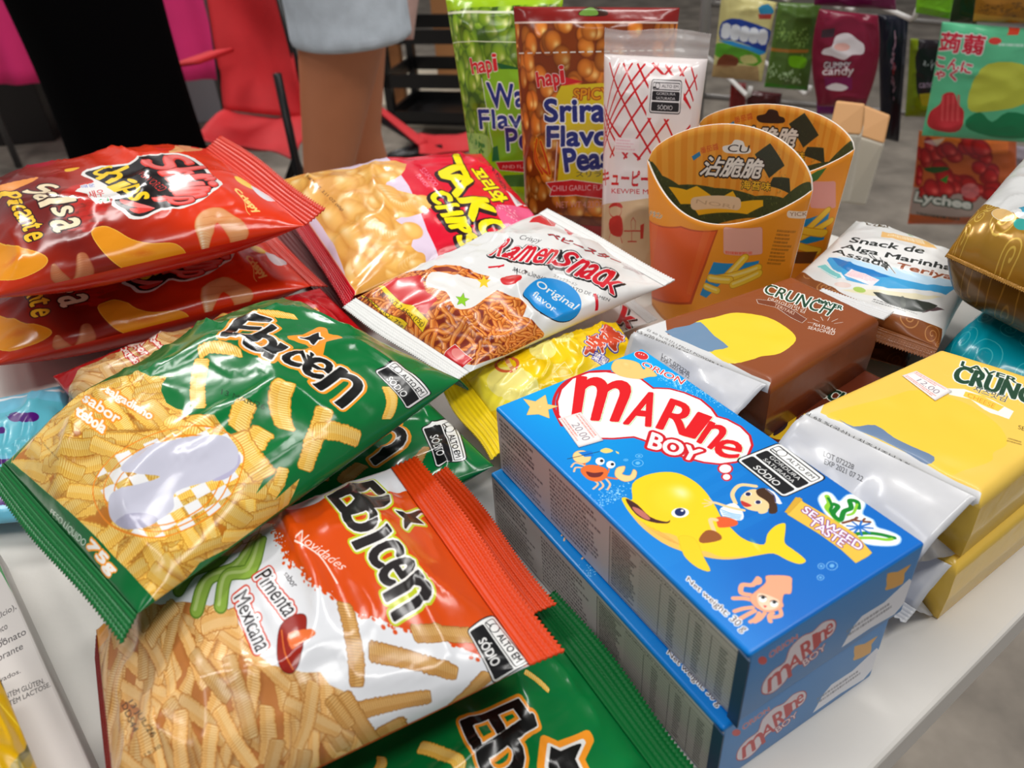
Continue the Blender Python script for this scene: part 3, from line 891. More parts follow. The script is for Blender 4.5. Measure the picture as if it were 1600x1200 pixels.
    A.poly(e((815, 490), (850, 496), (830, 515)), (210, 50, 60))
    A.text('Net weight: 30 g', e((150, 235), (690, 690), (620, 745), (125, 280)), (48, 32, 40), bold=.012, outs=((3.6, (238, 238, 240)),))
    return mat('box_top_print', (0, 110, 200), rough=.3, spec=.35, coat=.05, image=A.image('box_top_print'))


def art_box_side(S):
    A = Art(1180, 280, (206, 202, 200), S.uv)
    a = zz(770, 640, 5.0); b = zz(930, 820, 3.752)
    A.poly([(0, 0), (A.w, 0), (A.w, 16), (0, 12)], (10, 130, 214), raw=True)
    u = lambda x, y: (x * A.w, y * A.h)
    A.lines_of_print([u(.02, .10), u(.21, .10), u(.21, .42), u(.02, .42)], 5, (60, 56, 58), raw=True, seed=1, size=.62)
    A.lines_of_print([u(.02, .46), u(.25, .46), u(.25, .93), u(.02, .93)], 8, (84, 78, 80), raw=True, seed=2, size=.55)
    A.lines_of_print([u(.28, .12), u(.52, .12), u(.52, .92), u(.28, .92)], 13, (84, 78, 80), raw=True, seed=3, size=.55)
    A.poly([u(.545, .10), u(.985, .10), u(.985, .96), u(.545, .96)], (60, 58, 56), raw=True); A.poly([u(.547, .108), u(.983, .108), u(.983, .95), u(.547, .95)], (190, 186, 178), raw=True)
    A.text('INFORMAÇÃO NUTRICIONAL', [u(.665, .125), u(.88, .125), u(.88, .175), u(.665, .175)], (50, 48, 46), raw=True, bold=.01)
    A.lines_of_print([u(.555, .13), u(.655, .13), u(.655, .92), u(.555, .92)], 20, (70, 68, 66), raw=True, seed=5, size=.7)
    for k in range(17):
        y = .20 + .045 * k
        A.line([u(.66, y), u(.983, y)], 1.4, (90, 88, 84), raw=True)
    for x in (.735, .83, .90): A.line([u(x, .20), u(x, .95)], 1.8, (60, 58, 56), raw=True)
    for x in (.775, .86, .935): A.lines_of_print([u(x - .01, .22), u(x + .014, .22), u(x + .014, .93), u(x - .01, .93)], 16, (70, 68, 66), raw=True, seed=int(x * 100), size=.6, fill=1)
    return mat('box_side_print', (186, 180, 178), rough=.4, metal=.05, image=A.image('box_side_print'))


def art_box_end(S):
    A = Art(700, 310, (24, 118, 186), S.uv)
    g = zz(1120, 880, 3.75)
    yy, xx = np.mgrid[0:A.h, 0:A.w].astype(np.float32)
    t = np.clip(yy / A.h, 0, 1)[..., None]
    A.a = np.array([20, 128, 200], np.float32) / 255 * (1 - t) + np.array([60, 120, 176], np.float32) / 255 * t
    A.poly(g((800, 370), (850, 310), (980, 230), (1130, 90), (1145, 110), (1110, 220), (1040, 300), (900, 380), (730, 495)), (226, 226, 232), smooth=0)
    A.lines_of_print(g((760, 390), (1060, 195), (1060, 240), (760, 440)), 2, (120, 120, 130), seed=3, size=.6)
    A.poly(g((995, 130), (1000, 60), (1060, 50), (1140, 5), (1100, 60), (1090, 120), (990, 160)), (222, 160, 60), smooth=2)
    cl = g((270, 760), (275, 700), (330, 630), (400, 580), (430, 500), (500, 430), (560, 405), (620, 350), (680, 335), (695, 370), (670, 420), (600, 470), (500, 570), (440, 620), (400, 690), (330, 755))
    A.poly(cl, (222, 210, 214), smooth=3, outs=((4, (176, 30, 36)),))
    for ch, q in (('m', g((300, 680), (420, 575), (440, 660), (300, 760))), ('A', g((420, 570), (490, 505), (500, 590), (420, 630))), ('R', g((490, 480), (560, 430), (570, 540), (505, 560))), ('I', g((560, 420), (590, 405), (600, 480), (570, 510))),
                  ('n', g((595, 405), (640, 380), (645, 440), (600, 470))), ('e', g((640, 365), (680, 345), (680, 400), (640, 430)))):
        A.text(ch, q, (190, 36, 38), bold=.04)
    A.text('BOY', g((500, 575), (635, 470), (640, 500), (515, 605)), (230, 220, 222), bold=.03, outs=((2.5, (176, 30, 36)),))
    A.poly(g(*[tuple(p) for p in ell(268, 570, 26, 24)]), (200, 50, 48)); A.text('ORION', g((305, 525), (470, 415), (475, 440), (310, 560)), (200, 60, 56), bold=.03, outs=((1.2, (220, 200, 205)),))
    return mat('box_end_print', (24, 118, 186), rough=.35, coat=.0, image=A.image('box_end_print'))
def layered(A, letters, passes, bold=.02):
    """several letters sharing common outlines: passes = (grow, colour), widest first"""
    for r, c in passes:
        for ch, q in letters:
            if isinstance(ch, str): A.text(ch, q, c, bold=bold, outs=((r, c),) if r > 0 else ())
            else: A.poly(q, c, outs=((r, c),) if r > 0 else ())


def splat(A, pts, col, seed, n=60, sp=10, r=(1, 5)):
    rs = random.Random(seed)
    P = A.map(pts)
    for k in range(n):
        t = rs.random() * (len(P) - 1); i = int(t); p = P[i] * (1 - t + i) + P[min(i + 1, len(P) - 1)] * (t - i)
        rr = rs.uniform(*r)
        A.ball(p + [rs.gauss(0, sp), rs.gauss(0, sp)], rr, rr * rs.uniform(.7, 1.2), 0, (col,) * 3, soft=.3)


def swirls(A, col, n, R, seed, width=3.0, alpha=.8, region=None):
    rs = random.Random(seed)
    if region is not None:
        A.push()
    pts = []
    for k in range(n * 6):
        c = np.array([rs.uniform(0, A.w), rs.uniform(0, A.h)]); r = rs.uniform(.55, 1) * R
        if all(np.hypot(*(c - p)) > (r + q) * .82 for p, q in pts): pts.append((c, r))
        if len(pts) >= n: break
    for c, r in pts:
        a0 = rs.uniform(0, 6.3); sg = rs.choice((-1, 1)); t = np.linspace(0, 1, 40)
        an = a0 + sg * t * 2 * np.pi * 1.9
        A.line(np.stack([c[0] + r * (1 - t * .9) * np.cos(an), c[1] + r * (1 - t * .9) * np.sin(an)], -1), width, col, alpha=alpha, raw=True)
    if region is not None:
        A.pop(region)


def swirl_foil(name, base, col, seed, w=700, h=700, R=70, n=40, rough=.25, metal=0.0, alpha=.8):
    A = Art(w, h, base)
    swirls(A, col, n, R, seed, width=R * .055, alpha=alpha)
    return mat(name, base, rough=rough, spec=.5, coat=.2, metal=metal, image=A.image(name), crinkle=.3)


STK = ((204, 138, 40), (250, 204, 92), (255, 234, 156))
STP = ((184, 116, 50), (236, 188, 116), (252, 224, 168))
STB = ((150, 100, 44), (200, 150, 82), (224, 184, 120))
ORG = (244, 152, 38); GRN = (2, 112, 52)


def art_green_top(b):
    A = b.art(1300, 1000, GRN)
    f = zz(300, 470, 3.636); c = zz(20, 560, 3.75); z = zz(0, 460, 2.051)
    rs = random.Random(5)
    # heap of sticks below a ragged border
    reg = np.vstack([z((20, 480), (330, 280), (480, 262), (560, 262)), c((900, 110), (870, 190), (900, 260), (985, 300), (1080, 345), (1180, 330), (1260, 440), (1400, 520), (1500, 640)),
                     z((820, 640), (900, 560), (915, 610), (880, 660), (960, 590), (900, 720), (760, 800), (640, 860), (500, 1000), (470, 960), (40, 540), (20, 500))])
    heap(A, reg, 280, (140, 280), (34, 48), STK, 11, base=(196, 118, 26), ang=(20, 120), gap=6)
    # loose sticks on the green
    P = lambda *q: A.map(f(*q))
    for (p, q, w, cv) in (((60, 330), (40, 610), 32, 10), ((40, 300), (280, 300), 34, -26), ((320, 570), (260, 740), 40, 6), ((540, 460), (535, 730), 44, 22), ((380, 72), (590, 92), 26, -6), ((760, 610), (640, 960), 44, 10), ((690, 740), (950, 790), 44, -10),
                          ((1110, 490), (1105, 670), 34, -14), ((60, 650), (20, 700), 60, 0), ((420, 740), (360, 830), 46, 8), ((520, 950), (490, 1050), 30, 0), ((250, 760), (420, 1000), 60, 10)):
        a, b_ = P(p, q)
        stick(A, a, b_, w * 1.15, STK, rs, curve=cv, gap=7)
    # gingham patch, hoops and a plain grey shape
    hoop = c((470, 760), (560, 600), (760, 470), (1000, 400), (1200, 410), (1330, 500), (1350, 620), (1260, 830), (1080, 970), (850, 1050), (640, 1010), (520, 920))
    A.push()
    u = quadmap(c((430, 640), (1180, 330), (1480, 760), (760, 1170)))
    for i in range(9):
        for j in range(8):
            if (i + j) % 2 == 0:
                A.poly(u((i / 9, j / 8), ((i + 1) / 9, j / 8), ((i + 1) / 9, (j + 1) / 8), (i / 9, (j + 1) / 8)), (236, 236, 236))
    A.pop(spline(hoop, 4))
    for k, sc in enumerate((1.0, .86, .72)):
        m = hoop.mean(0); A.line((hoop - m) * sc + m + [0, k * 3], 4, (238, 140, 30), smooth=5, closed=True)
    A.poly(c((560, 870), (590, 780), (760, 730), (860, 690), (640, 660), (700, 570), (840, 500), (1100, 450), (1250, 460), (1320, 540), (1300, 640), (1180, 710), (960, 780), (940, 880), (850, 950), (700, 1000), (590, 960)), (198, 198, 214), smooth=5)
    A.poly(c((600, 960), (680, 910), (800, 910), (850, 950), (760, 995), (660, 1000)), (170, 168, 190), smooth=4)
    A.poly(c((1170, 715), (1300, 640), (1325, 560), (1330, 620), (1260, 700)), (180, 176, 204), smooth=4)
    # captions
    W = (240, 236, 230)
    for s, q in (('salgadinho', c((560, 160), (830, 320), (795, 372), (535, 210))), ('sabor', c((440, 200), (640, 330), (610, 385), (405, 245))), ('cebola', c((400, 275), (560, 385), (525, 440), (370, 330)))):
        A.text(s, q, W, bold=.03, outs=((7, ORG), (1.2, W)))
    A.text('Torrado, não é frito', c((180, 490), (275, 590), (268, 600), (172, 500)), (90, 70, 40))
    A.text('13 MAR/26', f((170, 500), (420, 590), (410, 620), (165, 530)), (20, 40, 24), alpha=.75)
    # green band at the seal end
    A.poly(z((0, 520), (40, 505), (215, 690), (330, 800), (500, 985), (420, 1100), (100, 900), (0, 700)), (0, 100, 46), smooth=0)
    A.text('PESO LÍQUIDO', c((230, 870), (440, 1060), (410, 1110), (215, 920)), W, bold=.01)
    A.text('75g', c((460, 1060), (620, 1230), (560, 1280), (420, 1110)), W, bold=.05, outs=((5, ORG), (1.5, W)))
    # name
    star = f((738, 158), (752, 196), (830, 208), (744, 234), (712, 280), (668, 240), (568, 205), (650, 200))
    stb = f((718, 180), (720, 205), (745, 213), (712, 222), (690, 250), (668, 225), (610, 208), (668, 205))
    L = [('E', f((285, 88), (455, 105), (330, 212), (165, 200))), ('b', f((455, 135), (560, 215), (400, 305), (285, 245))), ('l', f((505, 240), (545, 262), (450, 335), (405, 312))), ('c', f((590, 268), (700, 300), (600, 378), (480, 335))),
         ('e', f((690, 305), (830, 365), (720, 450), (600, 398))), ('n', f((850, 375), (1000, 480), (850, 610), (690, 475)))]
    layered(A, [(1, star)] + L, ((15, ORG),))
    layered(A, [(1, stb)] + L, ((6.5, W),))
    layered(A, [(1, stb)] + L, ((1.4, (14, 14, 12)),))
    high_in(A, f((1155, 340), (1360, 525), (1225, 615), (1040, 400)), [['SÓDIO']], lw=2.4)
    return film('onion_stick_print', GRN, image=A.image('onion_stick_print'), rough=.2)


def art_green_under(b):
    A = b.art(1000, 800, GRN)
    f = zz(300, 470, 3.636)
    rs = random.Random(6); W = (236, 232, 228)
    P = lambda *q: A.map(f(*q))
    for p, q, w in (((970, 930), (860, 1040), 36), ((1340, 830), (1250, 990), 28), ((790, 900), (740, 1020), 34), ((640, 980), (560, 1120), 40), ((500, 960), (420, 1180), 44)):
        a, c = P(p, q); stick(A, a, c, w, STB, rs, curve=6)
    L = [('n', f((1150, 660), (1240, 790), (1040, 930), (950, 800))), ('e', f((1000, 560), (1120, 640), (960, 760), (860, 660)))]
    layered(A, L, ((15, ORG),)); layered(A, L, ((6, W),)); layered(A, L, ((2, (14, 14, 12)),))
    high_in(A, f((1490, 672), (1560, 900), (1390, 945), (1305, 720)), [['SÓDIO']], lw=2.4)
    return film('onion_stick_print', GRN, image=A.image('onion_stick_print_under'), rough=.2)


def art_green_low(b):
    A = b.art(1000, 900, GRN)
    f = zz(520, 900, 4.0)
    rs = random.Random(7); W = (232, 230, 226)
    P = lambda *q: A.map(f(*q))
    for p, q, w in (((540, 1070), (820, 1210), 60), ((1200, 600), (1350, 720), 34), ((300, 1130), (270, 1220), 50)):
        a, c = P(p, q); stick(A, a, c, w * .6, STK, rs, curve=-10, gap=5)
    star = f((1330, 1030), (1420, 1070), (1600, 1000), (1540, 1130), (1600, 1260), (1440, 1240), (1320, 1330), (1310, 1200))
    m = star.mean(0)
    L = [('E', f((1160, 775), (1225, 865), (880, 1080), (800, 910))), ('b', f((1250, 870), (1330, 1130), (1000, 1340), (885, 1110))), ('l', f((1270, 1260), (1330, 1330), (1100, 1500), (1040, 1400)))]
    layered(A, [(1, star)] + L, ((15, ORG),)); layered(A, [(1, (star - m) * .8 + m)] + L, ((6, W),)); layered(A, [(1, (star - m) * .68 + m)] + L, ((2.5, (16, 16, 14)),))
    return film('onion_stick_print', GRN, image=A.image('onion_stick_print_low'), rough=.2)


def art_pepper(b):
    OR = (212, 74, 12)
    A = b.art(1400, 1000, (222, 224, 228))
    g = zz(100, 720, 2.0); h = zz(380, 730, 4.706); k = zz(520, 900, 4.0)
    rs = random.Random(9)
    # orange field with a splashed border
    edge = np.vstack([g((650, 195), (665, 230), (690, 265)), h((235, 480), (260, 560), (320, 620), (330, 690), (430, 760), (460, 830), (560, 890), (640, 930), (720, 1010)), k((130, 215), (200, 260), (300, 270), (400, 320), (500, 340), (700, 400), (850, 470), (990, 520), (1200, 560), (1300, 545))])
    A.poly(np.vstack([edge, k((1600, 500)), g((1700, 500), (1500, -100), (650, -100), (600, 150))]), OR)
    splat(A, edge, OR, 3, n=150, sp=9, r=(1.5, 9)); splat(A, edge, (222, 224, 228), 4, n=90, sp=6, r=(1, 5))
    # heap
    reg = np.vstack([g((60, 560), (150, 500), (300, 450), (370, 440), (470, 455), (540, 500), (600, 600), (650, 640), (740, 660), (800, 660), (830, 700), (900, 730), (940, 800), (980, 860), (900, 960), (880, 1100), (500, 1400), (0, 1300), (40, 700))])
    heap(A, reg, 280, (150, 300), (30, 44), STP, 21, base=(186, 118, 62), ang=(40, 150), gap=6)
    for p, q, w in (((350, 450), (265, 570), 36), ((420, 480), (480, 540), 36), ((470, 450), (490, 510), 34), ((540, 490), (430, 520), 34)):
        a, c = A.map(g(p, q)); stick(A, a, c, w * 1.4, STP, rs, curve=8, gap=6)
    for p, q, w, cv in (((70, 170), (150, 690), 84, -26), ((230, 470), (775, 610), 84, -16), ((500, 360), (900, 370), 70, 0), ((150, 850), (610, 755), 76, -12), ((660, 900), (980, 610), 80, 10), ((350, 920), (440, 1080), 78, 0), ((60, 740), (250, 1040), 70, 0), ((-20, 760), (110, 940), 70, 0)):
        a, c = A.map(k(p, q)); d = np.linalg.norm(c - a) / math.hypot(q[0] - p[0], q[1] - p[1])
        stick(A, a, c, w * d * 1.25, STB, rs, curve=cv * d, gap=7)
    # green chillies
    CH = (140, 172, 70)
    for P_ in (((600, 240), (540, 330), (450, 370), (415, 465)), ((615, 250), (580, 340), (510, 360), (490, 450)), ((540, 260), (470, 320), (400, 350), (360, 400))):
        A.line(g(*P_), 52, (96, 130, 44), smooth=8); A.line(g(*P_), 42, CH, smooth=8); A.line(g(*P_) + [-3, -1], 12, (200, 214, 150), smooth=8, alpha=.6)
    A.line(g((620, 190), (600, 240), (560, 260)), 6, (84, 110, 50), smooth=4)
    # captions
    K = (34, 30, 34)
    for s, q in (('Pimenta', g((640, 335), (740, 460), (690, 490), (595, 365))), ('Mexicana', g((570, 400), (655, 575), (600, 600), (530, 430)))):
        A.text(s, q, K, bold=.0, outs=((13, (206, 60, 36)), (8, (228, 228, 230)), (.8, K)))
    for s, q in (('Pimenta', g((640, 335), (740, 460), (690, 490), (595, 365))), ('Mexicana', g((570, 400), (655, 575), (600, 600), (530, 430)))):
        A.text(s, q, K, bold=.0, outs=((8, (228, 228, 230)), (.8, K)))
    A.text('sabor', g((700, 345), (735, 385), (715, 398), (685, 355)), K)
    A.text('Novidades', h((420, 450), (780, 720), (720, 760), (380, 520)), (246, 216, 206), bold=.01, shear=.25)
    A.line(h((380, 540), (560, 650), (690, 850)), 6, (246, 216, 206), smooth=5)
    # straw hat
    A.poly(g((690, 500), (730, 480), (757, 490), (750, 560), (725, 650), (690, 660), (668, 620), (670, 540)), (150, 34, 22), smooth=4, outs=((2, (70, 16, 12)),))
    A.poly(g((700, 540), (770, 525), (785, 545), (740, 570), (712, 590)), (226, 110, 50), smooth=3)
    A.line(g((680, 530), (690, 600), (715, 650)), 4, (226, 120, 50), smooth=4)
    # best before stamp
    A.text('13 JUL/26', g((215, 745), (290, 855), (268, 870), (197, 757)), (40, 30, 24), bold=.01); A.text('DDS44', g((195, 752), (235, 840), (215, 850), (180, 765)), (40, 30, 24), bold=.01)
    A.text('15:30', g((250, 915), (300, 885), (305, 895), (255, 925)), (70, 54, 40))
    # name
    LIME = (190, 200, 40); W = (232, 230, 226)
    star = h((1125, 320), (1200, 345), (1330, 330), (1262, 365), (1325, 415), (1230, 400), (1190, 450), (1190, 380))
    L = [('E', h((950, 100), (1040, 185), (720, 325), (625, 215))), ('b', h((1065, 205), (1100, 400), (800, 490), (715, 325))), ('l', h((1060, 420), (1090, 465), (830, 605), (800, 555))), ('c', h((1125, 505), (1190, 625), (985, 745), (885, 640))),
         ('e', h((1215, 640), (1285, 740), (1050, 885), (970, 765))), ('n', h((1300, 765), (1415, 930), (1110, 1125), (1035, 940)))]
    layered(A, [(1, star)] + L, ((15, LIME),)); layered(A, [(1, star)] + L, ((8.5, W),)); layered(A, [(1, star)] + L, ((2.6, (40, 36, 36)),))
    high_in(A, k((1000, 245), (1245, 530), (1010, 670), (842, 340)), [['SÓDIO']], lw=2.6)
    A.push()
    P_ = g((0, 520), (130, 500), (140, 545), (60, 640), (0, 640)); A.poly(P_, (226, 150, 30), smooth=3)
    A.pop(P_)
    return film('pepper_stick_print', OR, image=A.image('pepper_stick_print'), rough=.2)


def art_red_sticks(b):
    R = (186, 16, 22)
    A = b.art(1000, 800, R)
    z = zz(0, 180, 2.728); f = zz(300, 470, 3.636)
    rs = random.Random(10)
    heap(A, z((330, 1090), (560, 960), (800, 900), (860, 960), (840, 1080), (700, 1150), (500, 1300), (300, 1300)), 150, (100, 190), (24, 34), ((190, 120, 60), (234, 196, 128), (248, 224, 176)), 31, base=(196, 120, 70), ang=(20, 110))
    for p, q in (((960, 880), (860, 950)), ((900, 900), (780, 880)), ((990, 840), (1060, 830))):
        a, c = A.map(z(p, q)); stick(A, a, c, 18, STK, rs, curve=6)
    for p, q in (((180, 120), (40, 230)), ((240, 96), (130, 100)), ((60, 260), (-40, 300))):
        a, c = A.map(f(p, q)); stick(A, a, c, 16, STK, rs, curve=5)
    W = (242, 226, 214)
    for s, q in (('salgadinho', z((640, 930), (705, 995), (690, 1010), (622, 945))), ('sabor', z((570, 945), (640, 1010), (610, 1025), (545, 960))), ('Camarão', z((530, 975), (600, 1045), (575, 1062), (510, 990)))):
        A.text(s, q, W, bold=.03, outs=((5, (190, 24, 28)), (1, W)))
    A.line(f((620, 70), (700, 40), (720, 60)), 6, ORG); A.line(f((610, 80), (720, 55)), 3, W)
    return film('prawn_stick_print', R, image=A.image('prawn_stick_print'), rough=.22)


def art_shrimp(b):
    A = b.art(1300, 1000, (196, 40, 16))
    z = zz(0, 180, 2.728); p = zz(0, 200, 5.4545); q = zz(220, 200, 5.4545)
    yy, xx = np.mgrid[0:A.h, 0:A.w].astype(np.float32)
    # deep maroon ground fading to bright red at the seal end, orange-red at the near side
    uvm = A.map(z((900, 400), (400, 600)))
    d = uvm[0] - uvm[1]; t = np.clip(((xx - uvm[1][0]) * d[0] + (yy - uvm[1][1]) * d[1]) / (d @ d), -.6, 1.2)[..., None]
    m, r = np.array([112, 22, 16], np.float32) / 255, np.array([226, 54, 14], np.float32) / 255
    f = np.clip(t * 1.1 + .1, 0, 1); A.a = m * (1 - f) + r * f
    low = A.map(z((300, 780), (500, 640)))
    d = low[0] - low[1]; s = np.clip(((xx - low[1][0]) * d[0] + (yy - low[1][1]) * d[1]) / (d @ d), 0, 1)[..., None]
    A.a = A.a * (1 - s * .8) + np.array([216, 54, 14], np.float32) / 255 * s * .8
    rs = random.Random(12)
    # flame shapes
    for k in range(26):
        x = 560 + k * 12; y = 560 + rs.uniform(-80, 300) - k * 1.5
        A.poly(p((x - 40, y), (x + 80 + rs.uniform(0, 90), y - 30), (x + 40, y + 20), (x + 70 + rs.uniform(0, 60), y + 40), (x - 40, y + 60)), (206, 34, 24), smooth=3, alpha=.55)
    # orange slices at the far edge
    A.poly(p((-60, 520), (60, 470), (250, 430), (330, 420), (250, 470), (0, 570), (-80, 600)), (236, 150, 70), smooth=3)
    A.poly(p((560, 350), (680, 335), (620, 365), (560, 372)), (240, 180, 50), smooth=3)
    # SALSA Picante
    CR = (246, 226, 190); YE = (246, 196, 40); K = (42, 12, 14)
    for ch, qd in (('S', p((395, 470), (515, 500), (390, 560), (170, 550))), ('a', p((470, 540), (500, 600), (350, 640), (270, 575))), ('l', p((625, 575), (650, 615), (345, 675), (330, 640))), ('s', p((610, 660), (625, 715), (500, 760), (420, 690))), ('a', p((670, 760), (690, 840), (470, 890), (420, 800)))):
        A.text(ch, qd, CR, bold=.03, outs=((7, K), (1.5, CR)))
    for ch, qd in (('P', p((140, 540), (200, 580), (60, 625), (-20, 590))), ('i', p((175, 600), (195, 640), (80, 665), (60, 630))), ('c', p((200, 650), (230, 700), (130, 720), (80, 670))), ('a', p((250, 690), (280, 760), (160, 790), (110, 720))), ('n', p((280, 745), (310, 810), (200, 840), (160, 790))), ('t', p((350, 800), (365, 840), (200, 880), (190, 840))), ('e', p((355, 880), (365, 930), (230, 975), (190, 910)))):
        A.text(ch, qd, YE, bold=.03, outs=((6, K), (1.5, YE)))
    # badge
    badge = np.vstack([p((690, 400), (740, 350), (900, 320), (1090, 300), (1160, 250), (1220, 230)), q((160, 218), (330, 215), (460, 260), (550, 330), (600, 390), (660, 440), (700, 480), (620, 540), (560, 590), (500, 630), (400, 670), (330, 690), (180, 700), (60, 760), (-20, 778)),
                       p((1100, 770), (1040, 710), (950, 660), (960, 600), (900, 590), (820, 650), (740, 560), (640, 540), (700, 500), (800, 460), (760, 430))])
    A.poly(badge, (236, 232, 228), smooth=2)
    inn = np.vstack([p((725, 390), (760, 365), (920, 335), (1100, 315), (1180, 260)), q((60, 232), (300, 228), (440, 275), (530, 345), (570, 395), (620, 440), (660, 480), (590, 525), (540, 570), (480, 610), (380, 650), (300, 675), (170, 680), (60, 735), (-10, 755)), p((1120, 740), (1070, 695), (990, 650), (980, 610), (1040, 590), (900, 480), (780, 420))])
    A.poly(inn, (22, 14, 14), smooth=2)
    PK = (240, 120, 116); LR = (226, 62, 52)
    for ch, qd in (('S', q((330, 225), (470, 300), (180, 370), (-20, 290))), ('h', q((545, 330), (555, 370), (240, 450), (160, 385))), ('r', q((610, 400), (640, 440), (330, 480), (260, 460))), ('i', q((640, 455), (650, 490), (290, 510), (270, 480))), ('m', q((590, 505), (540, 580), (330, 610), (250, 525))), ('p', q((440, 590), (470, 630), (170, 680), (100, 600)))):
        A.text(ch, qd, LR, bold=.05, outs=((5, (22, 14, 14)), (3, LR))); A.text(ch, qd + [0, -1], PK, bold=.03, alpha=.75)
    for ch, qd in (('C', p((900, 330), (960, 320), (910, 410), (750, 395))), ('h', p((1085, 320), (1115, 385), (930, 470), (820, 430))), ('i', p((1110, 430), (1180, 460), (960, 530), (910, 500))), ('p', p((1180, 475), (1200, 540), (1040, 590), (960, 530))), ('s', p((1260, 540), (1275, 600), (1110, 620), (1080, 570)))):
        A.text(ch, qd, (246, 204, 30), bold=.035, outs=((1.2, (246, 204, 30)),))
    A.text('FLAVORED', q((20, 370), (235, 510), (160, 545), (-20, 395)), (214, 48, 40), bold=.01)
    A.poly(p((1020, 610), (1100, 620), (1320, 680), (1230, 690), (1060, 650)), PK, smooth=3); A.poly(p((1100, 690), (1200, 680), (1310, 690), (1180, 730)), LR, smooth=3)
    A.text('매운', p((690, 490), (800, 470), (815, 500), (700, 515)), (60, 80, 190), bold=.02, outs=((4, (236, 232, 228)),)); A.text('새우', p((740, 540), (880, 520), (890, 580), (770, 600)), (214, 40, 40), bold=.02, outs=((4, (236, 232, 228)),)); A.text('칩', p((820, 610), (920, 590), (930, 620), (830, 640)), (20, 140, 70), bold=.03, outs=((4, (236, 232, 228)),))
    A.text('Crispy', q((820, 510), (1030, 700), (970, 740), (790, 530)), (250, 206, 120), bold=.04, outs=((2, (250, 206, 120)),))
    A.line(q((800, 530), (880, 620), (900, 700), (930, 740)), 3, (250, 206, 120), smooth=4)
    A.poly(q((800, 410), (860, 430), (960, 500), (1000, 540), (900, 500), (820, 450)), (250, 206, 60), smooth=3); A.poly(q((940, 490), (1060, 560), (1160, 620), (1080, 620), (990, 560)), (228, 226, 230), smooth=3)
    A.poly(q((240, 210), (330, 150), (420, 135), (510, 160), (520, 190), (400, 200)), (236, 170, 110), smooth=3)
    # potato crisps
    for P_ in (z((392, 500), (440, 475), (490, 490), (560, 530), (640, 548), (740, 548), (790, 590), (770, 640), (700, 685), (620, 695), (520, 650), (440, 580)), z((-60, 560), (60, 560), (190, 600), (180, 650), (60, 700), (-60, 680))):
        A.poly(P_, (236, 150, 30), smooth=5, outs=((3.5, (244, 190, 70)),))
        c_ = A.map(P_).mean(0); A.ball(c_, 70, 30, .35, ((232, 130, 26), (222, 110, 24), (240, 150, 40)), alpha=.75, soft=.9)
        for k in range(14): A.ball(c_ + [rs.gauss(0, 45), rs.gauss(0, 16)], rs.uniform(3, 9), rs.uniform(2, 4), rs.random(), ((250, 190, 90),) * 3, alpha=.35, soft=.9)
    # shrimps
    def shrimp(path, w, cols):
        S_ = spline(path, 8, closed=False); W_ = np.interp(np.linspace(0, 1, len(S_)), [0, .2, .75, 1], [.55, 1, .8, .25]) * w
        for k, pt in enumerate(A.map(S_)): A.ball(pt, W_[k], W_[k], 0, cols, soft=.25)
        M_ = A.map(S_)
        for k in range(6, len(S_) - 4, 7): A.line([M_[k] + [-W_[k] * .8, -2], M_[k] + [W_[k] * .8, 3]], 1.8, (190, 90, 40), alpha=.6, raw=True)
    shrimp(q((820, 990), (830, 900), (760, 800), (640, 740), (550, 800), (545, 920), (550, 1060)), 52, ((216, 120, 60), (240, 196, 146), (252, 236, 210)))
    shrimp(z((350, 600), (360, 680), (310, 730), (250, 690), (230, 640)), 40, ((150, 70, 40), (196, 124, 84), (222, 160, 120)))
    return film('shrimp_chip_print', (190, 36, 20), image=A.image('shrimp_chip_print'), rough=.2)


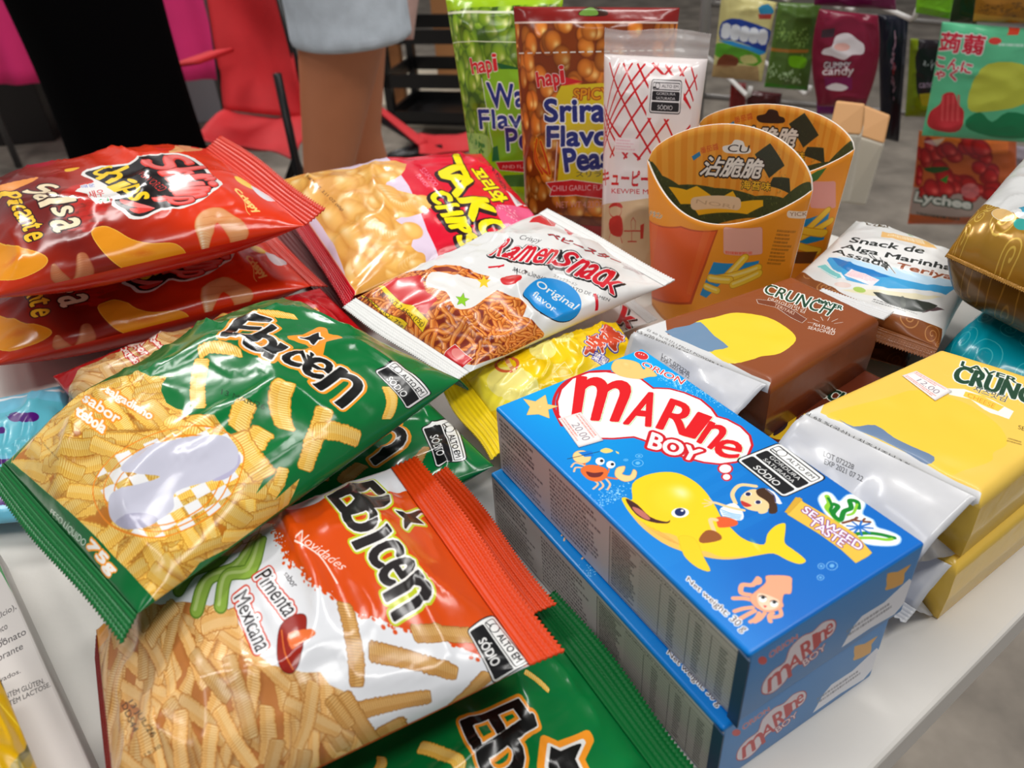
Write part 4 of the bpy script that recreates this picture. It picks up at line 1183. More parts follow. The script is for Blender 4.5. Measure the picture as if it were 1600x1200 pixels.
def art_tako(b):
    A = b.art(1200, 900, (222, 14, 46))
    z = zz(420, 220, 2.424); t = zz(660, 230, 6.3157)
    rs = random.Random(15)
    A.poly(z((440, 60), (530, 170), (600, 340), (650, 480), (640, 600), (200, 700), (-50, 100)), (226, 206, 226))
    A.push()
    cur = z((20, 100), (480, 75), (500, 130), (440, 170), (600, 220), (590, 270), (480, 300), (555, 340), (540, 400), (590, 440), (580, 500), (480, 540), (330, 600), (250, 400), (100, 200), (0, 150))
    A.poly(cur, (224, 160, 72), smooth=3)
    R = A.map(cur); lo, hi = R.min(0), R.max(0)
    for k in range(130):
        c = [rs.uniform(lo[0], hi[0]), rs.uniform(lo[1], hi[1])]; r = rs.uniform(58, 100)
        A.ball(np.array(c) + [5, 8], r * 1.02, r * .75, rs.random() * 3, ((180, 110, 40),) * 3, alpha=.35, soft=.5)
        A.ball(c, r, r * rs.uniform(.6, .9), rs.random() * 3, ((220, 150, 62), (244, 188, 96), (252, 222, 160)), soft=.18, light=(-.2, -.3))
    A.pop(spline(cur, 3))
    for P_ in (((450, 190), (510, 250), (590, 230)), ((400, 330), (470, 360), (545, 340)), ((520, 480), (570, 440), (560, 470))):
        M_ = A.map(spline(z(*P_), 8, closed=False))
        for k, pt in enumerate(M_):
            r = 44 + 12 * math.cos(k / len(M_) * 6.28); A.ball(pt, r, r * .8, 0, ((226, 156, 70), (246, 194, 104), (252, 226, 170)), soft=.15)
    A.poly(z((0, 140), (38, 150), (330, 575), (320, 640), (200, 600), (-40, 200)), (206, 12, 34))
    A.line(z((38, 150), (330, 575)), 4, (246, 190, 150))
    K, Y = (44, 16, 20), (250, 228, 10)
    L1 = [('T', t((345, 70), (450, 290), (290, 340), (95, 185))), ('A', t((430, 250), (540, 390), (330, 490), (170, 265))), ('K', t((625, 500), (730, 650), (500, 720), (350, 510))), ('O', t((760, 690), (880, 850), (690, 950), (510, 760)))]
    L2 = [('C', t((240, 420), (300, 520), (140, 560), (60, 480))), ('H', t((345, 560), (395, 650), (200, 680), (135, 590))), ('I', t((420, 690), (430, 730), (240, 740), (225, 705))), ('P', t((430, 750), (495, 830), (350, 850), (265, 780))), ('S', t((520, 850), (575, 960), (400, 1010), (330, 880)))]
    L1 = [('T', t((260, 50), (360, 80), (440, 290), (100, 190))) if False else L1[0]] + L1[1:]
    layered(A, [(c, q + [-2.5, 2.5]) for c, q in L1 + L2], ((15, K),), bold=.035); layered(A, L1 + L2, ((11, K),), bold=.035); layered(A, L1 + L2, ((5, Y),), bold=.035)
    KO = t((590, 205), (850, 520), (700, 545), (470, 220))
    A.text('꼬리와', KO, Y, bold=.03, outs=((7, (70, 30, 20)), (3, Y)))
    A.text('NONGS', t((715, 220), (830, 400), (800, 410), (690, 235)), (90, 6, 26), bold=.01)
    A.text('SEAFOOD', t((20, 200), (165, 370), (120, 390), (-30, 220)), (240, 130, 160), bold=.01); A.text('FLAVOR', t((-30, 260), (80, 390), (40, 400), (-70, 280)), (240, 130, 160), bold=.01)
    A.text('NET WT. 2.11 OZ (60g)', z((150, 130), (285, 260), (275, 268), (138, 140)), (60, 30, 10))
    A.poly(t((820, 430), (1040, 480), (1130, 620), (930, 590)), (230, 226, 228)); A.lines_of_print(t((880, 450), (960, 470), (1020, 570), (940, 560)), 7, (70, 60, 60), seed=3, fill=1)
    A.poly(t((720, 590), (850, 570), (1000, 600), (1110, 640), (1010, 740), (890, 820), (800, 760)), (236, 96, 140), smooth=3)
    splat(A, t((760, 600), (900, 640), (900, 800)), (250, 170, 190), 8, n=60, sp=14, r=(2, 6))
    return film('squid_chip_print', (222, 14, 46), image=A.image('squid_chip_print'), rough=.2)


def noodles(A, reg, n, seed, smooth=0):
    rs = random.Random(seed)
    R = A.map(spline(reg, smooth) if smooth else reg); lo, hi = R.min(0), R.max(0)
    A.push(); A.poly(R, (130, 40, 20), raw=True)
    for k in range(n):
        c = np.array([rs.uniform(lo[0], hi[0]), rs.uniform(lo[1], hi[1])]); a = rs.uniform(0, 6.3); P = [c]
        for s in range(5):
            a += rs.uniform(-.8, .8); P.append(P[-1] + np.array([math.cos(a), math.sin(a) * .8]) * 34)
        P = spline(P, 5, closed=False); f = rs.uniform(.86, 1.04)
        A.line(P, 19, (168 * f, 74 * f, 22 * f), raw=True); A.line(P, 14, (232 * f, 130 * f, 48 * f), raw=True); A.line(P + [-1.2, -1.8], 5, (248, 176, 96), raw=True, alpha=.7)
    A.pop(R, raw=True)


def art_ramen(b):
    A = b.art(1200, 800, (226, 226, 224))
    r = zz(540, 400, 4.4444); s = zz(780, 320, 5.4545)
    noodles(A, r((60, 270), (350, 150), (560, 95), (700, 60), (800, 70), (860, 90), (1000, 140), (980, 170), (860, 240), (1050, 235), (1200, 290), (1260, 340), (1230, 420), (1320, 470), (1380, 540), (1340, 640), (900, 760), (640, 760), (400, 560), (200, 460), (100, 330)), 330, 41)
    A.poly(r((220, 210), (400, 150), (520, 130), (560, 250), (640, 300), (560, 400), (430, 370)), (206, 22, 26))
    A.poly(r((600, 110), (760, 130), (900, 160), (1080, 200), (960, 300), (870, 360), (760, 360), (700, 250), (560, 200)), (230, 228, 224), smooth=3)
    A.poly(r(*[tuple(p) for p in starpts(960, 180, 50, 22)]), (240, 200, 40)); A.poly(r(*[tuple(p) for p in starpts(810, 305, 50, 22, rot=-80)]), (140, 200, 40), outs=((1, (40, 60, 20)),))
    A.poly(r((1085, 150), (1190, 130), (1225, 150), (1180, 190), (1110, 200), (1080, 180)), (206, 26, 34), smooth=3)
    Y = (246, 206, 30); K = (50, 40, 20)
    A.poly(r((100, 270), (130, 255), (430, 470), (395, 530)), Y, outs=((1.6, K),)); A.poly(r((200, 215), (260, 205), (575, 450), (535, 530)), Y, outs=((1.6, K),))
    A.text('PESO LÍQ.: 75g', r((145, 275), (415, 475), (385, 510), (120, 300)), K, bold=.01); A.text('NET WT 2.65oz (75g)', r((240, 235), (555, 460), (530, 500), (215, 265)), K, bold=.005)
    A.poly(r((655, 745), (700, 660), (760, 615), (880, 720), (800, 790)), (206, 30, 36), smooth=0, outs=((3, (236, 226, 222)),)); A.text('JAPAN', r((680, 730), (760, 790), (745, 810), (665, 750)), (240, 220, 216), bold=.02)
    A.poly(r(*[tuple(p) for p in ell(780, 680, 50, 34, .6)]), (232, 150, 140), alpha=.8)
    # lettering
    RD, K2, W = (206, 20, 40), (28, 26, 28), (232, 230, 228)
    L = [('R', s((75, 285), (110, 300), (0, 440), (-90, 430))), ('a', s((140, 355), (205, 365), (105, 460), (5, 440)))] + [(c, q) for c, q in (('m', s((250, 345), (330, 360), (240, 490), (110, 470))), ('e', s((370, 365), (430, 380), (350, 500), (260, 490))), ('n', s((450, 375), (520, 390), (420, 505), (350, 495))),
         ('S', s((620, 390), (695, 440), (560, 530), (430, 500))), ('n', s((720, 460), (790, 490), (660, 610), (570, 570))), ('a', s((800, 500), (880, 530), (760, 640), (670, 610))), ('c', s((900, 540), (960, 560), (860, 690), (760, 640))), ('k', s((960, 560), (1110, 620), (980, 770), (860, 690))))]
    layered(A, [(c, q + [1.2, 1.5]) for c, q in L], ((11, K2),), bold=.03); layered(A, L, ((6, W),), bold=.01); layered(A, L, ((1.8, RD),), bold=.01)
    A.text('Crispy', s((185, 255), (375, 285), (340, 340), (165, 305)), (90, 86, 88), shear=.2)
    A.text('ベビースター', s((430, 230), (1060, 480), (1010, 500), (410, 265)), RD, bold=.03, outs=((2, K2),))
    A.text('SALGADINHO EM FORMATO DE LÁMEN', s((125, 520), (950, 795), (935, 825), (110, 560)), (60, 58, 60))
    A.text('スナックラーメン', s((470, 590), (670, 670), (655, 695), (460, 615)), (80, 78, 80))
    A.poly(s((290, 110), (410, 90), (540, 155), (470, 190), (330, 150), (255, 150)), (206, 40, 50)); A.line(s((400, 110), (450, 170)), 3, W)
    for q in (((575, 200), (595, 195), (620, 250), (605, 260)), ((800, 760), (825, 755), (840, 900), (815, 905)), ((-10, 520), (40, 505), (45, 515), (-10, 540))): A.poly(s(*q), RD)
    A.poly(r((990, 72), (1100, 62), (1100, 72), (990, 84)), RD)
    disc = s((205, 760), (250, 690), (330, 635), (430, 625), (560, 660), (660, 740), (700, 830), (680, 920), (600, 985), (500, 990), (400, 940), (310, 880), (250, 810))
    A.poly(disc + [-1, 1.6], K2, smooth=4); A.poly(disc, (20, 140, 214), smooth=4)
    A.text('Original', s((340, 640), (690, 850), (620, 910), (300, 700)), W, bold=.03); A.text('flavor', s((310, 730), (500, 870), (460, 920), (280, 770)), W, bold=.03)
    A.poly(s((1040, 510), (1100, 500), (1230, 560), (1300, 600), (1180, 590)), (210, 206, 206), smooth=3)
    A.lines_of_print(s((1080, 520), (1280, 590), (1240, 600), (1050, 540)), 3, (150, 140, 140), seed=6)
    return film('noodle_snack_print', (226, 226, 224), image=A.image('noodle_snack_print'), rough=.24, crinkle=.2)


def art_ramen_under(b):
    A = b.art(600, 400, (226, 226, 224))
    s = zz(780, 320, 5.4545)
    RD, K2, W = (206, 20, 40), (28, 26, 28), (232, 230, 228)
    L = [('k', s((1060, 860), (1190, 930), (1120, 1060), (1000, 1000)))]
    layered(A, [(c, q + [1.2, 1.5]) for c, q in L], ((9, K2),)); layered(A, L, ((5.5, W),)); layered(A, L, ((2, RD),))
    return film('noodle_snack_print', (226, 226, 224), image=A.image('noodle_snack_print_under'), rough=.24)


def art_yellow(b):
    A = b.art(800, 600, (244, 204, 12))
    y = zz(700, 480, 5.3333)
    PA = (246, 232, 130)
    A.poly(y((120, 560), (300, 470), (640, 520), (760, 640), (600, 800), (300, 900), (120, 800)), (244, 226, 60), smooth=2)
    for e_ in (ell(790, 350, 115, 85, .1), ell(540, 640, 220, 140, .2), ell(965, 245, 85, 45, -.2)): A.poly(y(*[tuple(p) for p in e_]), PA)
    for k in range(7): A.line(y((890 + k * 24, 225), (905 + k * 24, 285)), 2, (230, 190, 40), alpha=.6)
    RD = (214, 96, 56)
    A.line(y(*[tuple(p) for p in ell(490, 475, 92, 58, -.1)]), 14, RD, closed=True)
    A.poly(y((420, 410), (470, 400), (570, 530), (550, 555)), (246, 214, 150)); A.lines_of_print(y((430, 415), (480, 415), (575, 520), (545, 545)), 3, RD, seed=2)
    A.line(y((880, 545), (975, 455), (1040, 550), (920, 580), (890, 540)), 2, (250, 244, 200)); A.line(y((920, 580), (870, 590), (880, 620)), 2, (250, 244, 200))
    W, BL, RR = (250, 236, 220), (70, 70, 170), (214, 76, 46)
    L = [('黄', y((1300, 150), (1480, 240), (1400, 360), (1230, 270))), ('芋', y((1180, 220), (1310, 300), (1280, 420), (1140, 330)))]
    layered(A, L, ((11, BL),), bold=.03); layered(A, L, ((6, W),), bold=.03); layered(A, L, ((1.6, RR),), bold=.03)
    A.text('菜園', y((1230, 370), (1340, 430), (1300, 490), (1200, 430)), W, bold=.03, outs=((5, BL), (.6, W)))
    return film('yellow_snack_print', (244, 204, 12), image=A.image('yellow_snack_print'), rough=.22, crinkle=.2)
def crunch_title(A, q, rows, base):
    """the pale-edged title block"""
    W, G = (232, 234, 228), (20, 66, 44)
    L = [(t, qq) for t, qq in rows]
    for t, qq in L: A.text(t, qq, W, bold=.05, outs=((9, W),))
    for t, qq in L: A.text(t, qq, G, bold=.05, outs=((1.2, G),))
    rs = random.Random(3)
    P = A.map(q); lo, hi = P.min(0), P.max(0)
    for k in range(46):
        c = np.array([rs.uniform(lo[0], hi[0]), rs.uniform(lo[1], hi[1])]); A.line([c, c + [rs.uniform(-9, 9), rs.uniform(2, 9)]], .8, W, raw=True, alpha=.7)


def art_cheese(S):
    A = Art(1100, 1000, (238, 198, 84), S.top.uv)
    c = zz(1220, 550, 4.2105)
    A.poly(c((-200, 300), (80, 395), (215, 355), (260, 400), (420, 470), (700, 590), (960, 740), (1150, 850), (1320, 930), (1300, 1000), (1100, 1100), (-300, 500)), (222, 222, 222))
    # plain colour patches where the picture is
    A.poly(c((300, 420), (420, 370), (700, 300), (900, 250), (1200, 330), (1420, 470), (1490, 600), (1400, 660), (1380, 720), (1200, 780), (1090, 810), (900, 700), (600, 560), (420, 470)), (240, 200, 60), smooth=4)
    A.poly(c((380, 440), (480, 490), (620, 480), (740, 560), (860, 620), (1010, 690), (960, 740), (820, 660), (640, 570), (470, 500)), (104, 128, 160), smooth=3)
    W, G = (232, 234, 228), (20, 66, 44)
    crunch_title(A, c((1140, 100), (1700, 280), (1700, 340), (1140, 200)), [('CRUNCH', c((1175, 85), (1790, 280), (1755, 375), (1130, 185))), ('LAVER', c((1195, 60), (1560, 175), (1550, 205), (1185, 90)))], None)
    A.text('치즈맛김', c((1280, 220), (1495, 290), (1475, 330), (1260, 255)), (40, 40, 38), outs=((2, W), (.6, (40, 40, 38))))
    A.poly(c((1090, 240), (1210, 245), (1400, 320), (1530, 390), (1500, 440), (1380, 400), (1250, 310), (1110, 280)), W, outs=((2, W),)); A.poly(c((1215, 260), (1330, 290), (1470, 360), (1430, 390), (1300, 335), (1200, 290)), (246, 200, 70))
    A.text('CHEESE', c((1235, 268), (1415, 345), (1400, 372), (1225, 292)), (222, 150, 30), bold=.01)
    A.text('SE', c((1565, 480), (1610, 495), (1600, 520), (1560, 505)), (80, 60, 20))
    K = (60, 60, 62)
    A.text('김 65 %(국산) | 치즈시즈닝 3 %', c((160, 385), (855, 735), (840, 765), (145, 405)), K); A.text('(제1정제염 1,2 %)', c((120, 400), (600, 620), (590, 655), (105, 430)), K)
    A.text('4.5 g(25 kcal) | 0.16 oz', c((70, 440), (615, 670), (600, 712), (60, 475)), K)
    A.lines_of_print(c((1500, 560), (1600, 590), (1600, 620), (1480, 590)), 2, (120, 90, 30), seed=3)
    return film('cheese_pack_print', (238, 196, 78), image=A.image('cheese_pack_print'), rough=.38, crinkle=.12)


def art_brown(S):
    A = Art(1000, 900, (140, 72, 34), S.top.uv)
    c = zz(980, 430, 4.1026)
    A.poly(c((-100, 250), (60, 330), (150, 310), (260, 380), (420, 430), (560, 500), (660, 565), (800, 640), (920, 690), (900, 760), (600, 700), (-100, 420)), (216, 216, 216))
    A.poly(c((440, 300), (560, 270), (700, 240), (900, 270), (1040, 350), (1080, 420), (980, 500), (860, 520), (800, 540), (650, 565), (500, 470), (380, 380)), (240, 208, 50), smooth=4)
    A.poly(c((240, 360), (400, 320), (470, 300), (560, 390), (650, 460), (560, 480), (520, 490), (380, 430)), (110, 140, 170), smooth=2)
    W, G = (232, 234, 228), (20, 66, 44)
    crunch_title(A, c((880, 60), (1380, 200), (1300, 250), (860, 100)), [('CRUNCH', c((905, 55), (1340, 190), (1285, 260), (870, 110))), ('LAVER', c((1230, 150), (1385, 200), (1375, 222), (1225, 175)))], None)
    A.text('데리야끼맛김', c((910, 140), (1150, 215), (1135, 245), (895, 165)), (225, 215, 205))
    A.poly(c((830, 155), (930, 165), (1050, 215), (1150, 280), (1120, 305), (1050, 270), (950, 205), (840, 180)), (120, 60, 36), outs=((2.5, W),)); A.text('TERIYAKI', c((950, 180), (1075, 235), (1065, 255), (940, 198)), (222, 190, 170))
    for k in range(6):
        a = math.radians(-160 + 28 * k); A.line(c((1270 + 60 * math.cos(a), 320 + 30 * math.sin(a)), (1270 + 120 * math.cos(a), 320 + 55 * math.sin(a))), 3, (232, 226, 220))
    A.text('NATURAL', c((1200, 305), (1345, 345), (1335, 365), (1190, 322)), (232, 226, 220), bold=.02); A.text('SEASONED', c((1165, 325), (1335, 365), (1325, 385), (1155, 342)), (232, 226, 220), bold=.02)
    K = (70, 66, 66)
    A.text('4.5 g(20 kcal) | 0.16 oz', c((60, 345), (395, 490), (380, 512), (50, 368)), K); A.text('김 60 %(국산) | FRUIT POWDER 3 %', c((130, 340), (620, 585), (610, 600), (120, 356)), K)
    return film('teriyaki_pack_print', (124, 60, 34), image=A.image('teriyaki_pack_print'), rough=.36, crinkle=.15)


def art_brown_under(S):
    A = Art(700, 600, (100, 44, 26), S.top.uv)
    g = zz(1140, 500, 5.4545)
    A.poly(g((200, 880), (330, 800), (480, 720), (580, 760), (500, 1000), (350, 1000), (220, 900)), (220, 180, 40), smooth=3)
    A.poly(g((440, 820), (500, 810), (490, 900), (430, 960), (370, 980)), (50, 34, 40), smooth=3)
    W, G = (214, 216, 206), (16, 50, 36)
    for t, q in (('CRUNCH', g((540, 480), (1040, 640), (980, 720), (480, 560))),):
        A.text(t, q, W, bold=.05, outs=((6, W),)); A.text(t, q, G, bold=.05, outs=((1, G),))
    A.line(g((610, 640), (720, 680), (690, 600), (740, 620)), 2, W)
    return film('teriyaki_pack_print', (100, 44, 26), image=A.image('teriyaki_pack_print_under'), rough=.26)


def art_fold(name, surf, lot, castle=True):
    A = Art(600, 300, (212, 212, 214), surf.uv)
    K = (70, 70, 72)
    for t, q in lot: A.text(t, q, K, bold=.012)
    return mat(name, (212, 212, 214), rough=.28, coat=.2, image=A.image(name), crinkle=.3)


def art_alga(b):
    A = b.art(1000, 900, (228, 228, 226))
    s = zz(1200, 330, 5.2167)
    A.poly(s((-100, 420), (120, 480), (270, 500), (380, 560), (560, 640), (800, 760), (1000, 830), (1300, 910), (1420, 960), (1400, 1300), (-100, 1000)), (134, 74, 32))
    swirls(A, (196, 140, 84), 60, 62, 5, width=5, region=s((-100, 430), (120, 490), (270, 510), (380, 570), (560, 650), (800, 770), (1000, 840), (1300, 920), (1420, 970), (1400, 1300), (-100, 1000)))
    A.push()
    A.poly(s((480, 400), (560, 380), (760, 430), (1000, 480), (1300, 570), (1530, 580), (1440, 690), (1200, 680), (900, 610), (640, 560)), (60, 160, 214), smooth=2)
    A.poly(s((560, 370), (760, 400), (1000, 450), (1300, 530), (1540, 570), (1540, 610), (1300, 600), (1000, 530), (740, 460)), (190, 220, 240), smooth=2)
    A.poly(s((520, 380), (620, 400), (760, 450), (1000, 540), (760, 520), (620, 470)), (30, 120, 190), smooth=2)
    A.poly(s((400, 450), (480, 430), (600, 540), (560, 550)), (120, 200, 200)); A.line(s((470, 430), (600, 530)), 5, (236, 240, 240)); A.line(s((420, 460), (560, 540)), 4, (236, 240, 240))
    A.pop(s((400, 350), (1560, 350), (1560, 720), (400, 720)))
    A.poly(s((600, 640), (900, 640), (1300, 690), (1440, 700), (1200, 720), (860, 690)), (230, 222, 190), smooth=2)
    A.poly(s((860, 660), (960, 680), (1200, 720), (1380, 770), (1260, 820), (1100, 790), (960, 740)), (52, 58, 52), smooth=2, outs=((2, (30, 34, 32)),)); A.poly(s((1250, 830), (1380, 780), (1440, 805), (1340, 815)), (90, 70, 74))
    A.ball(A.map(s((1100, 740)))[0], 40, 12, .3, ((60, 66, 58), (84, 90, 80), (110, 116, 104)), alpha=.7)
    A.poly(s(*[tuple(p) for p in ell(745, 640, 52, 22, .2)]), (170, 200, 90)); A.poly(s(*[tuple(p) for p in ell(610, 600, 70, 22, .1)]), (226, 196, 186), alpha=.7)
    K, W = (36, 40, 36), (232, 232, 232)
    for t, q in (('Snack de', s((690, 210), (1290, 300), (1260, 345), (660, 250))), ('Alga Marinha', s((620, 265), (1510, 440), (1490, 500), (585, 310))), ('Assada', s((545, 305), (1010, 415), (980, 465), (520, 335)))):
        A.text(t, q, K, bold=.03, outs=((5, W), (1, K)))
    A.text('Teriyaki', s((1060, 420), (1640, 540), (1610, 600), (1030, 470)), (150, 76, 40), bold=.03, outs=((5, W), (1, (150, 76, 40))))
    A.poly(s((930, 165), (1000, 180), (1200, 220), (1400, 270), (1380, 310), (1180, 260), (920, 210)), (238, 190, 120)); A.lines_of_print(s((980, 185), (1370, 275), (1360, 295), (970, 205)), 1, (250, 236, 210), seed=3)
    A.text('LHO', s((830, 70), (1000, 100), (980, 140), (800, 110)), (90, 70, 50), shear=.2); A.poly(s((1120, 150), (1180, 145), (1190, 190), (1150, 180)), (80, 150, 50), smooth=3)
    A.lines_of_print(s((860, 710), (1250, 850), (1240, 865), (840, 740)), 2, (110, 110, 110), seed=5)
    A.poly(s((680, 470), (910, 560), (850, 610), (620, 520)), (240, 224, 228)); A.lines_of_print(s((690, 480), (900, 562), (860, 590), (640, 515)), 4, (232, 160, 170), seed=8)
    return film('seaweed_snack_print', (228, 228, 226), image=A.image('seaweed_snack_print'), rough=.3, crinkle=.25)


def art_gold(b):
    A = b.art(1000, 900, (168, 124, 36))
    s = zz(1300, 280, 3.3333)
    swirls(A, (226, 190, 84), 70, 66, 9, width=5)
    A.poly(s((680, 215), (760, 150), (900, 165), (1000, 215), (1300, 380), (1600, 0), (900, -300), (500, 100)), (228, 228, 226), smooth=0)
    A.poly(s(*[tuple(p) for p in ell(890, 185, 58, 30, .2)]), (232, 190, 120), outs=((2, (240, 240, 236)),)); A.poly(s(*[tuple(p) for p in ell(985, 235, 40, 30, .2)]), (60, 170, 160)); A.poly(s((970, 150), (1060, 120), (1060, 190), (990, 170)), (60, 160, 190))
    return mat('gold_pack_print', (160, 116, 34), rough=.24, metal=.25, coat=.2, image=A.image('gold_pack_print'), crinkle=.25)


def art_carton(S, first=True):
    P, F = S.parts['front_panel']; Pb, Bk = S.parts['back_panel']
    OC = (240, 150, 26)
    A = Art(1000, 700, OC, F.uv)
    z = zz(940, 100, 3.1587); k = zz(1000, 330, 6.1538); q = zz(1100, 0, 2.142)
    rs = random.Random(20)
    if first:
        A.poly(k((70, 55), (400, 140), (755, 175), (640, 500), (500, 890), (100, 830), (40, 640)), (196, 70, 12)); A.poly(k((80, 75), (400, 155), (735, 190), (620, 500), (480, 870), (110, 810), (60, 600)), (230, 92, 24))
        for x in (120, 620): A.poly(k((x, 80 + x * .14), (x + 70, 95 + x * .14), (x - 10 - (x > 400) * 120, 800), (x - 60 - (x > 400) * 110, 790)), (238, 120, 50), alpha=.35)
        A.poly(k(*rrect(805, 150, 1175, 410, 24, 24)), (232, 170, 150), outs=((2, (222, 120, 80)),)); A.lines_of_print(k((820, 375), (1140, 375), (1140, 405), (820, 405)), 1, (236, 90, 60), seed=4, size=.9, fill=1)
        A.poly(k((710, 485), (1145, 470), (1130, 530), (830, 640), (640, 830), (580, 800)), (20, 140, 200))
        for a, b_, w in (((1000, 450), (820, 640), 22), ((1120, 550), (740, 650), 24), ((680, 640), (860, 660), 22), ((1130, 600), (900, 700), 22), ((640, 720), (740, 760), 20)):
            A.line(k(a, b_), w * 2.3, (214, 150, 20)); A.line(k(a, b_), w * 1.9, (248, 206, 50)); A.line(k(a, b_) + [-.8, -1], w * .6, (252, 226, 130))
        A.lines_of_print(k((1320, 165), (1520, 175), (1400, 520), (1215, 510)), 10, (150, 90, 10), seed=5, size=.6)
        A.text('ドラゴン', k((110, -10), (225, 20), (215, 75), (100, 40)), (120, 100, 80), bold=.03, outs=((2, (230, 220, 200)),))
        A.poly(k(*rrect(1410, -10, 1640, 60, 26, 30)), (244, 222, 200)); A.text('YICKE', k((1435, 5), (1640, 5), (1640, 42), (1435, 42)), (160, 110, 70))
    else:
        A.poly(q(*rrect(355, 605, 440, 695, 8, 8)), (234, 160, 150)); A.poly(q((310, 740), (420, 705), (400, 800), (320, 820)), (20, 140, 200))
        for a, b_ in (((410, 705), (320, 790)), ((420, 740), (310, 800)), ((330, 770), (400, 780)), ((310, 820), (380, 840))): A.line(q(a, b_), 40, (214, 150, 20)); A.line(q(a, b_), 32, (248, 206, 50))
        A.poly(q((330, 600), (380, 570), (410, 560), (380, 600), (340, 620)), (60, 110, 40)); A.poly(q((300, 840), (380, 840), (360, 880), (300, 880)), (110, 64, 24))
        A.poly(q((310, 610), (350, 610), (340, 640)), (252, 190, 20))
    B = Art(1000, 800, (236, 148, 30), Bk.uv)
    for i in range(16):
        x = i * 66 + rs.uniform(-10, 10); B.poly([(x, 0), (x + 34, 0), (x + 30, 800), (x - 6, 800)], (246, 178, 70), alpha=.55, raw=True)
    W, K = (244, 240, 232), (40, 26, 16)
    SW = (42, 50, 30)
    o = np.array([0, 0.0])
    if not first: z = zz(940 + 0, 100, 3.1587); m_ = lambda *P_: np.array([(940 + (x + 168) / 3.1587, 100 + (y - 150) / 3.1587) for x, y in P_], float)
    else: m_ = z
    for P_ in (((760, 445), (835, 392), (905, 500), (830, 560)), ((830, 600), (850, 560), (930, 565), (935, 640)), ):
        B.poly(m_(*P_), SW, outs=((2, (70, 78, 44)),)); c_ = B.map(m_(*P_)).mean(0)
        for i in range(50): B.ball(c_ + [rs.gauss(0, 22), rs.gauss(0, 22)], rs.uniform(2, 6), rs.uniform(1, 3), rs.random() * 3, ((64, 76, 42),) * 3, alpha=.5, soft=.6)
    zf = zz(940, 100, 3.1587); q8 = zz(1100, 0, 2.142)
    rim = zf((200, 430), (240, 480), (300, 550), (380, 595), (560, 610), (760, 650), (900, 660), (1050, 625), (1100, 700), (1000, 1000), (200, 1000)) if first else q8((250, 560), (330, 560), (420, 540), (520, 470), (560, 600), (400, 800), (200, 760))
    B.push(); B.poly(rim, (58, 70, 30))
    RM = B.map(rim); l0, l1 = RM.min(0), RM.max(0)
    for i in range(1500):
        c = (rs.uniform(l0[0], l1[0]), rs.uniform(l0[1], l1[1])); f = rs.choice(((96, 110, 46), (40, 52, 26), (126, 134, 66), (30, 40, 24)))
        B.ball(c, rs.uniform(3, 12), rs.uniform(2, 6), rs.random() * 3, (f,) * 3, alpha=.55, soft=.6)
    B.pop(rim)
    if first:
        B.poly(zf((330, 605), (420, 620), (470, 600), (570, 670), (650, 625), (680, 680), (800, 670), (800, 700), (720, 740), (480, 745), (440, 690), (390, 690)), (252, 190, 20))
        B.poly(zf(*rrect(440, 655, 690, 720, 24, 24)), (244, 214, 176)); B.text('NORI', zf((470, 665), (660, 695), (655, 712), (465, 685)), (214, 180, 140))
    else:
        B.poly(q8((300, 590), (350, 600), (330, 640)), (252, 190, 20)); B.poly(q8((340, 590), (400, 560), (410, 580), (360, 610)), (70, 120, 40), smooth=2)
    B.text('沾脆脆', m_((530, 455), (815, 470), (780, 565), (480, 545)), W, bold=.03, outs=((8, K), (1.5, W)))
    B.text('海苔味', m_((695, 570), (840, 585), (835, 625), (690, 615)), (252, 196, 40), bold=.03, outs=((3.5, K), (.8, (252, 196, 40))))
    B.poly(m_((445, 455), (485, 430), (490, 450), (455, 475)), (40, 130, 180)); B.text('番茄醬', m_((485, 412), (575, 388), (580, 420), (490, 442)), (214, 70, 30), bold=.02)
    hole = m_((600, 405), (640, 395), (660, 372), (700, 380), (710, 405), (735, 415), (730, 440), (640, 440), (605, 430))
    if first: B.poly(hole, W, smooth=3); B.text('CU', m_((630, 395), (735, 400), (725, 438), (620, 430)), K, bold=.02)
    else: B.poly(hole, (50, 22, 14), smooth=3)
    fm = mat('carton_front_print', OC, rough=.42, image=A.image('carton_front_print')); bm = mat('carton_back_print', OC, rough=.45, image=B.image('carton_back_print'))
    return fm, bm


def peas(A, reg, n, R, cols, seed, base):
    rs = random.Random(seed)
    P = A.map(reg); lo, hi = P.min(0), P.max(0)
    A.push(); A.poly(P, base, raw=True)
    for i in range(n):
        c = (rs.uniform(lo[0], hi[0]), rs.uniform(lo[1], hi[1])); r = R * rs.uniform(.75, 1.15); f = rs.uniform(.75, 1.08)
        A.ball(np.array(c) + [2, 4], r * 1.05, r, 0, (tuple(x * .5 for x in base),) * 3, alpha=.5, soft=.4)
        A.ball(c, r, r * rs.uniform(.85, 1), rs.random() * 3, [tuple(min(255, x * f) for x in k) for k in cols], soft=.15)
    A.pop(P, raw=True)


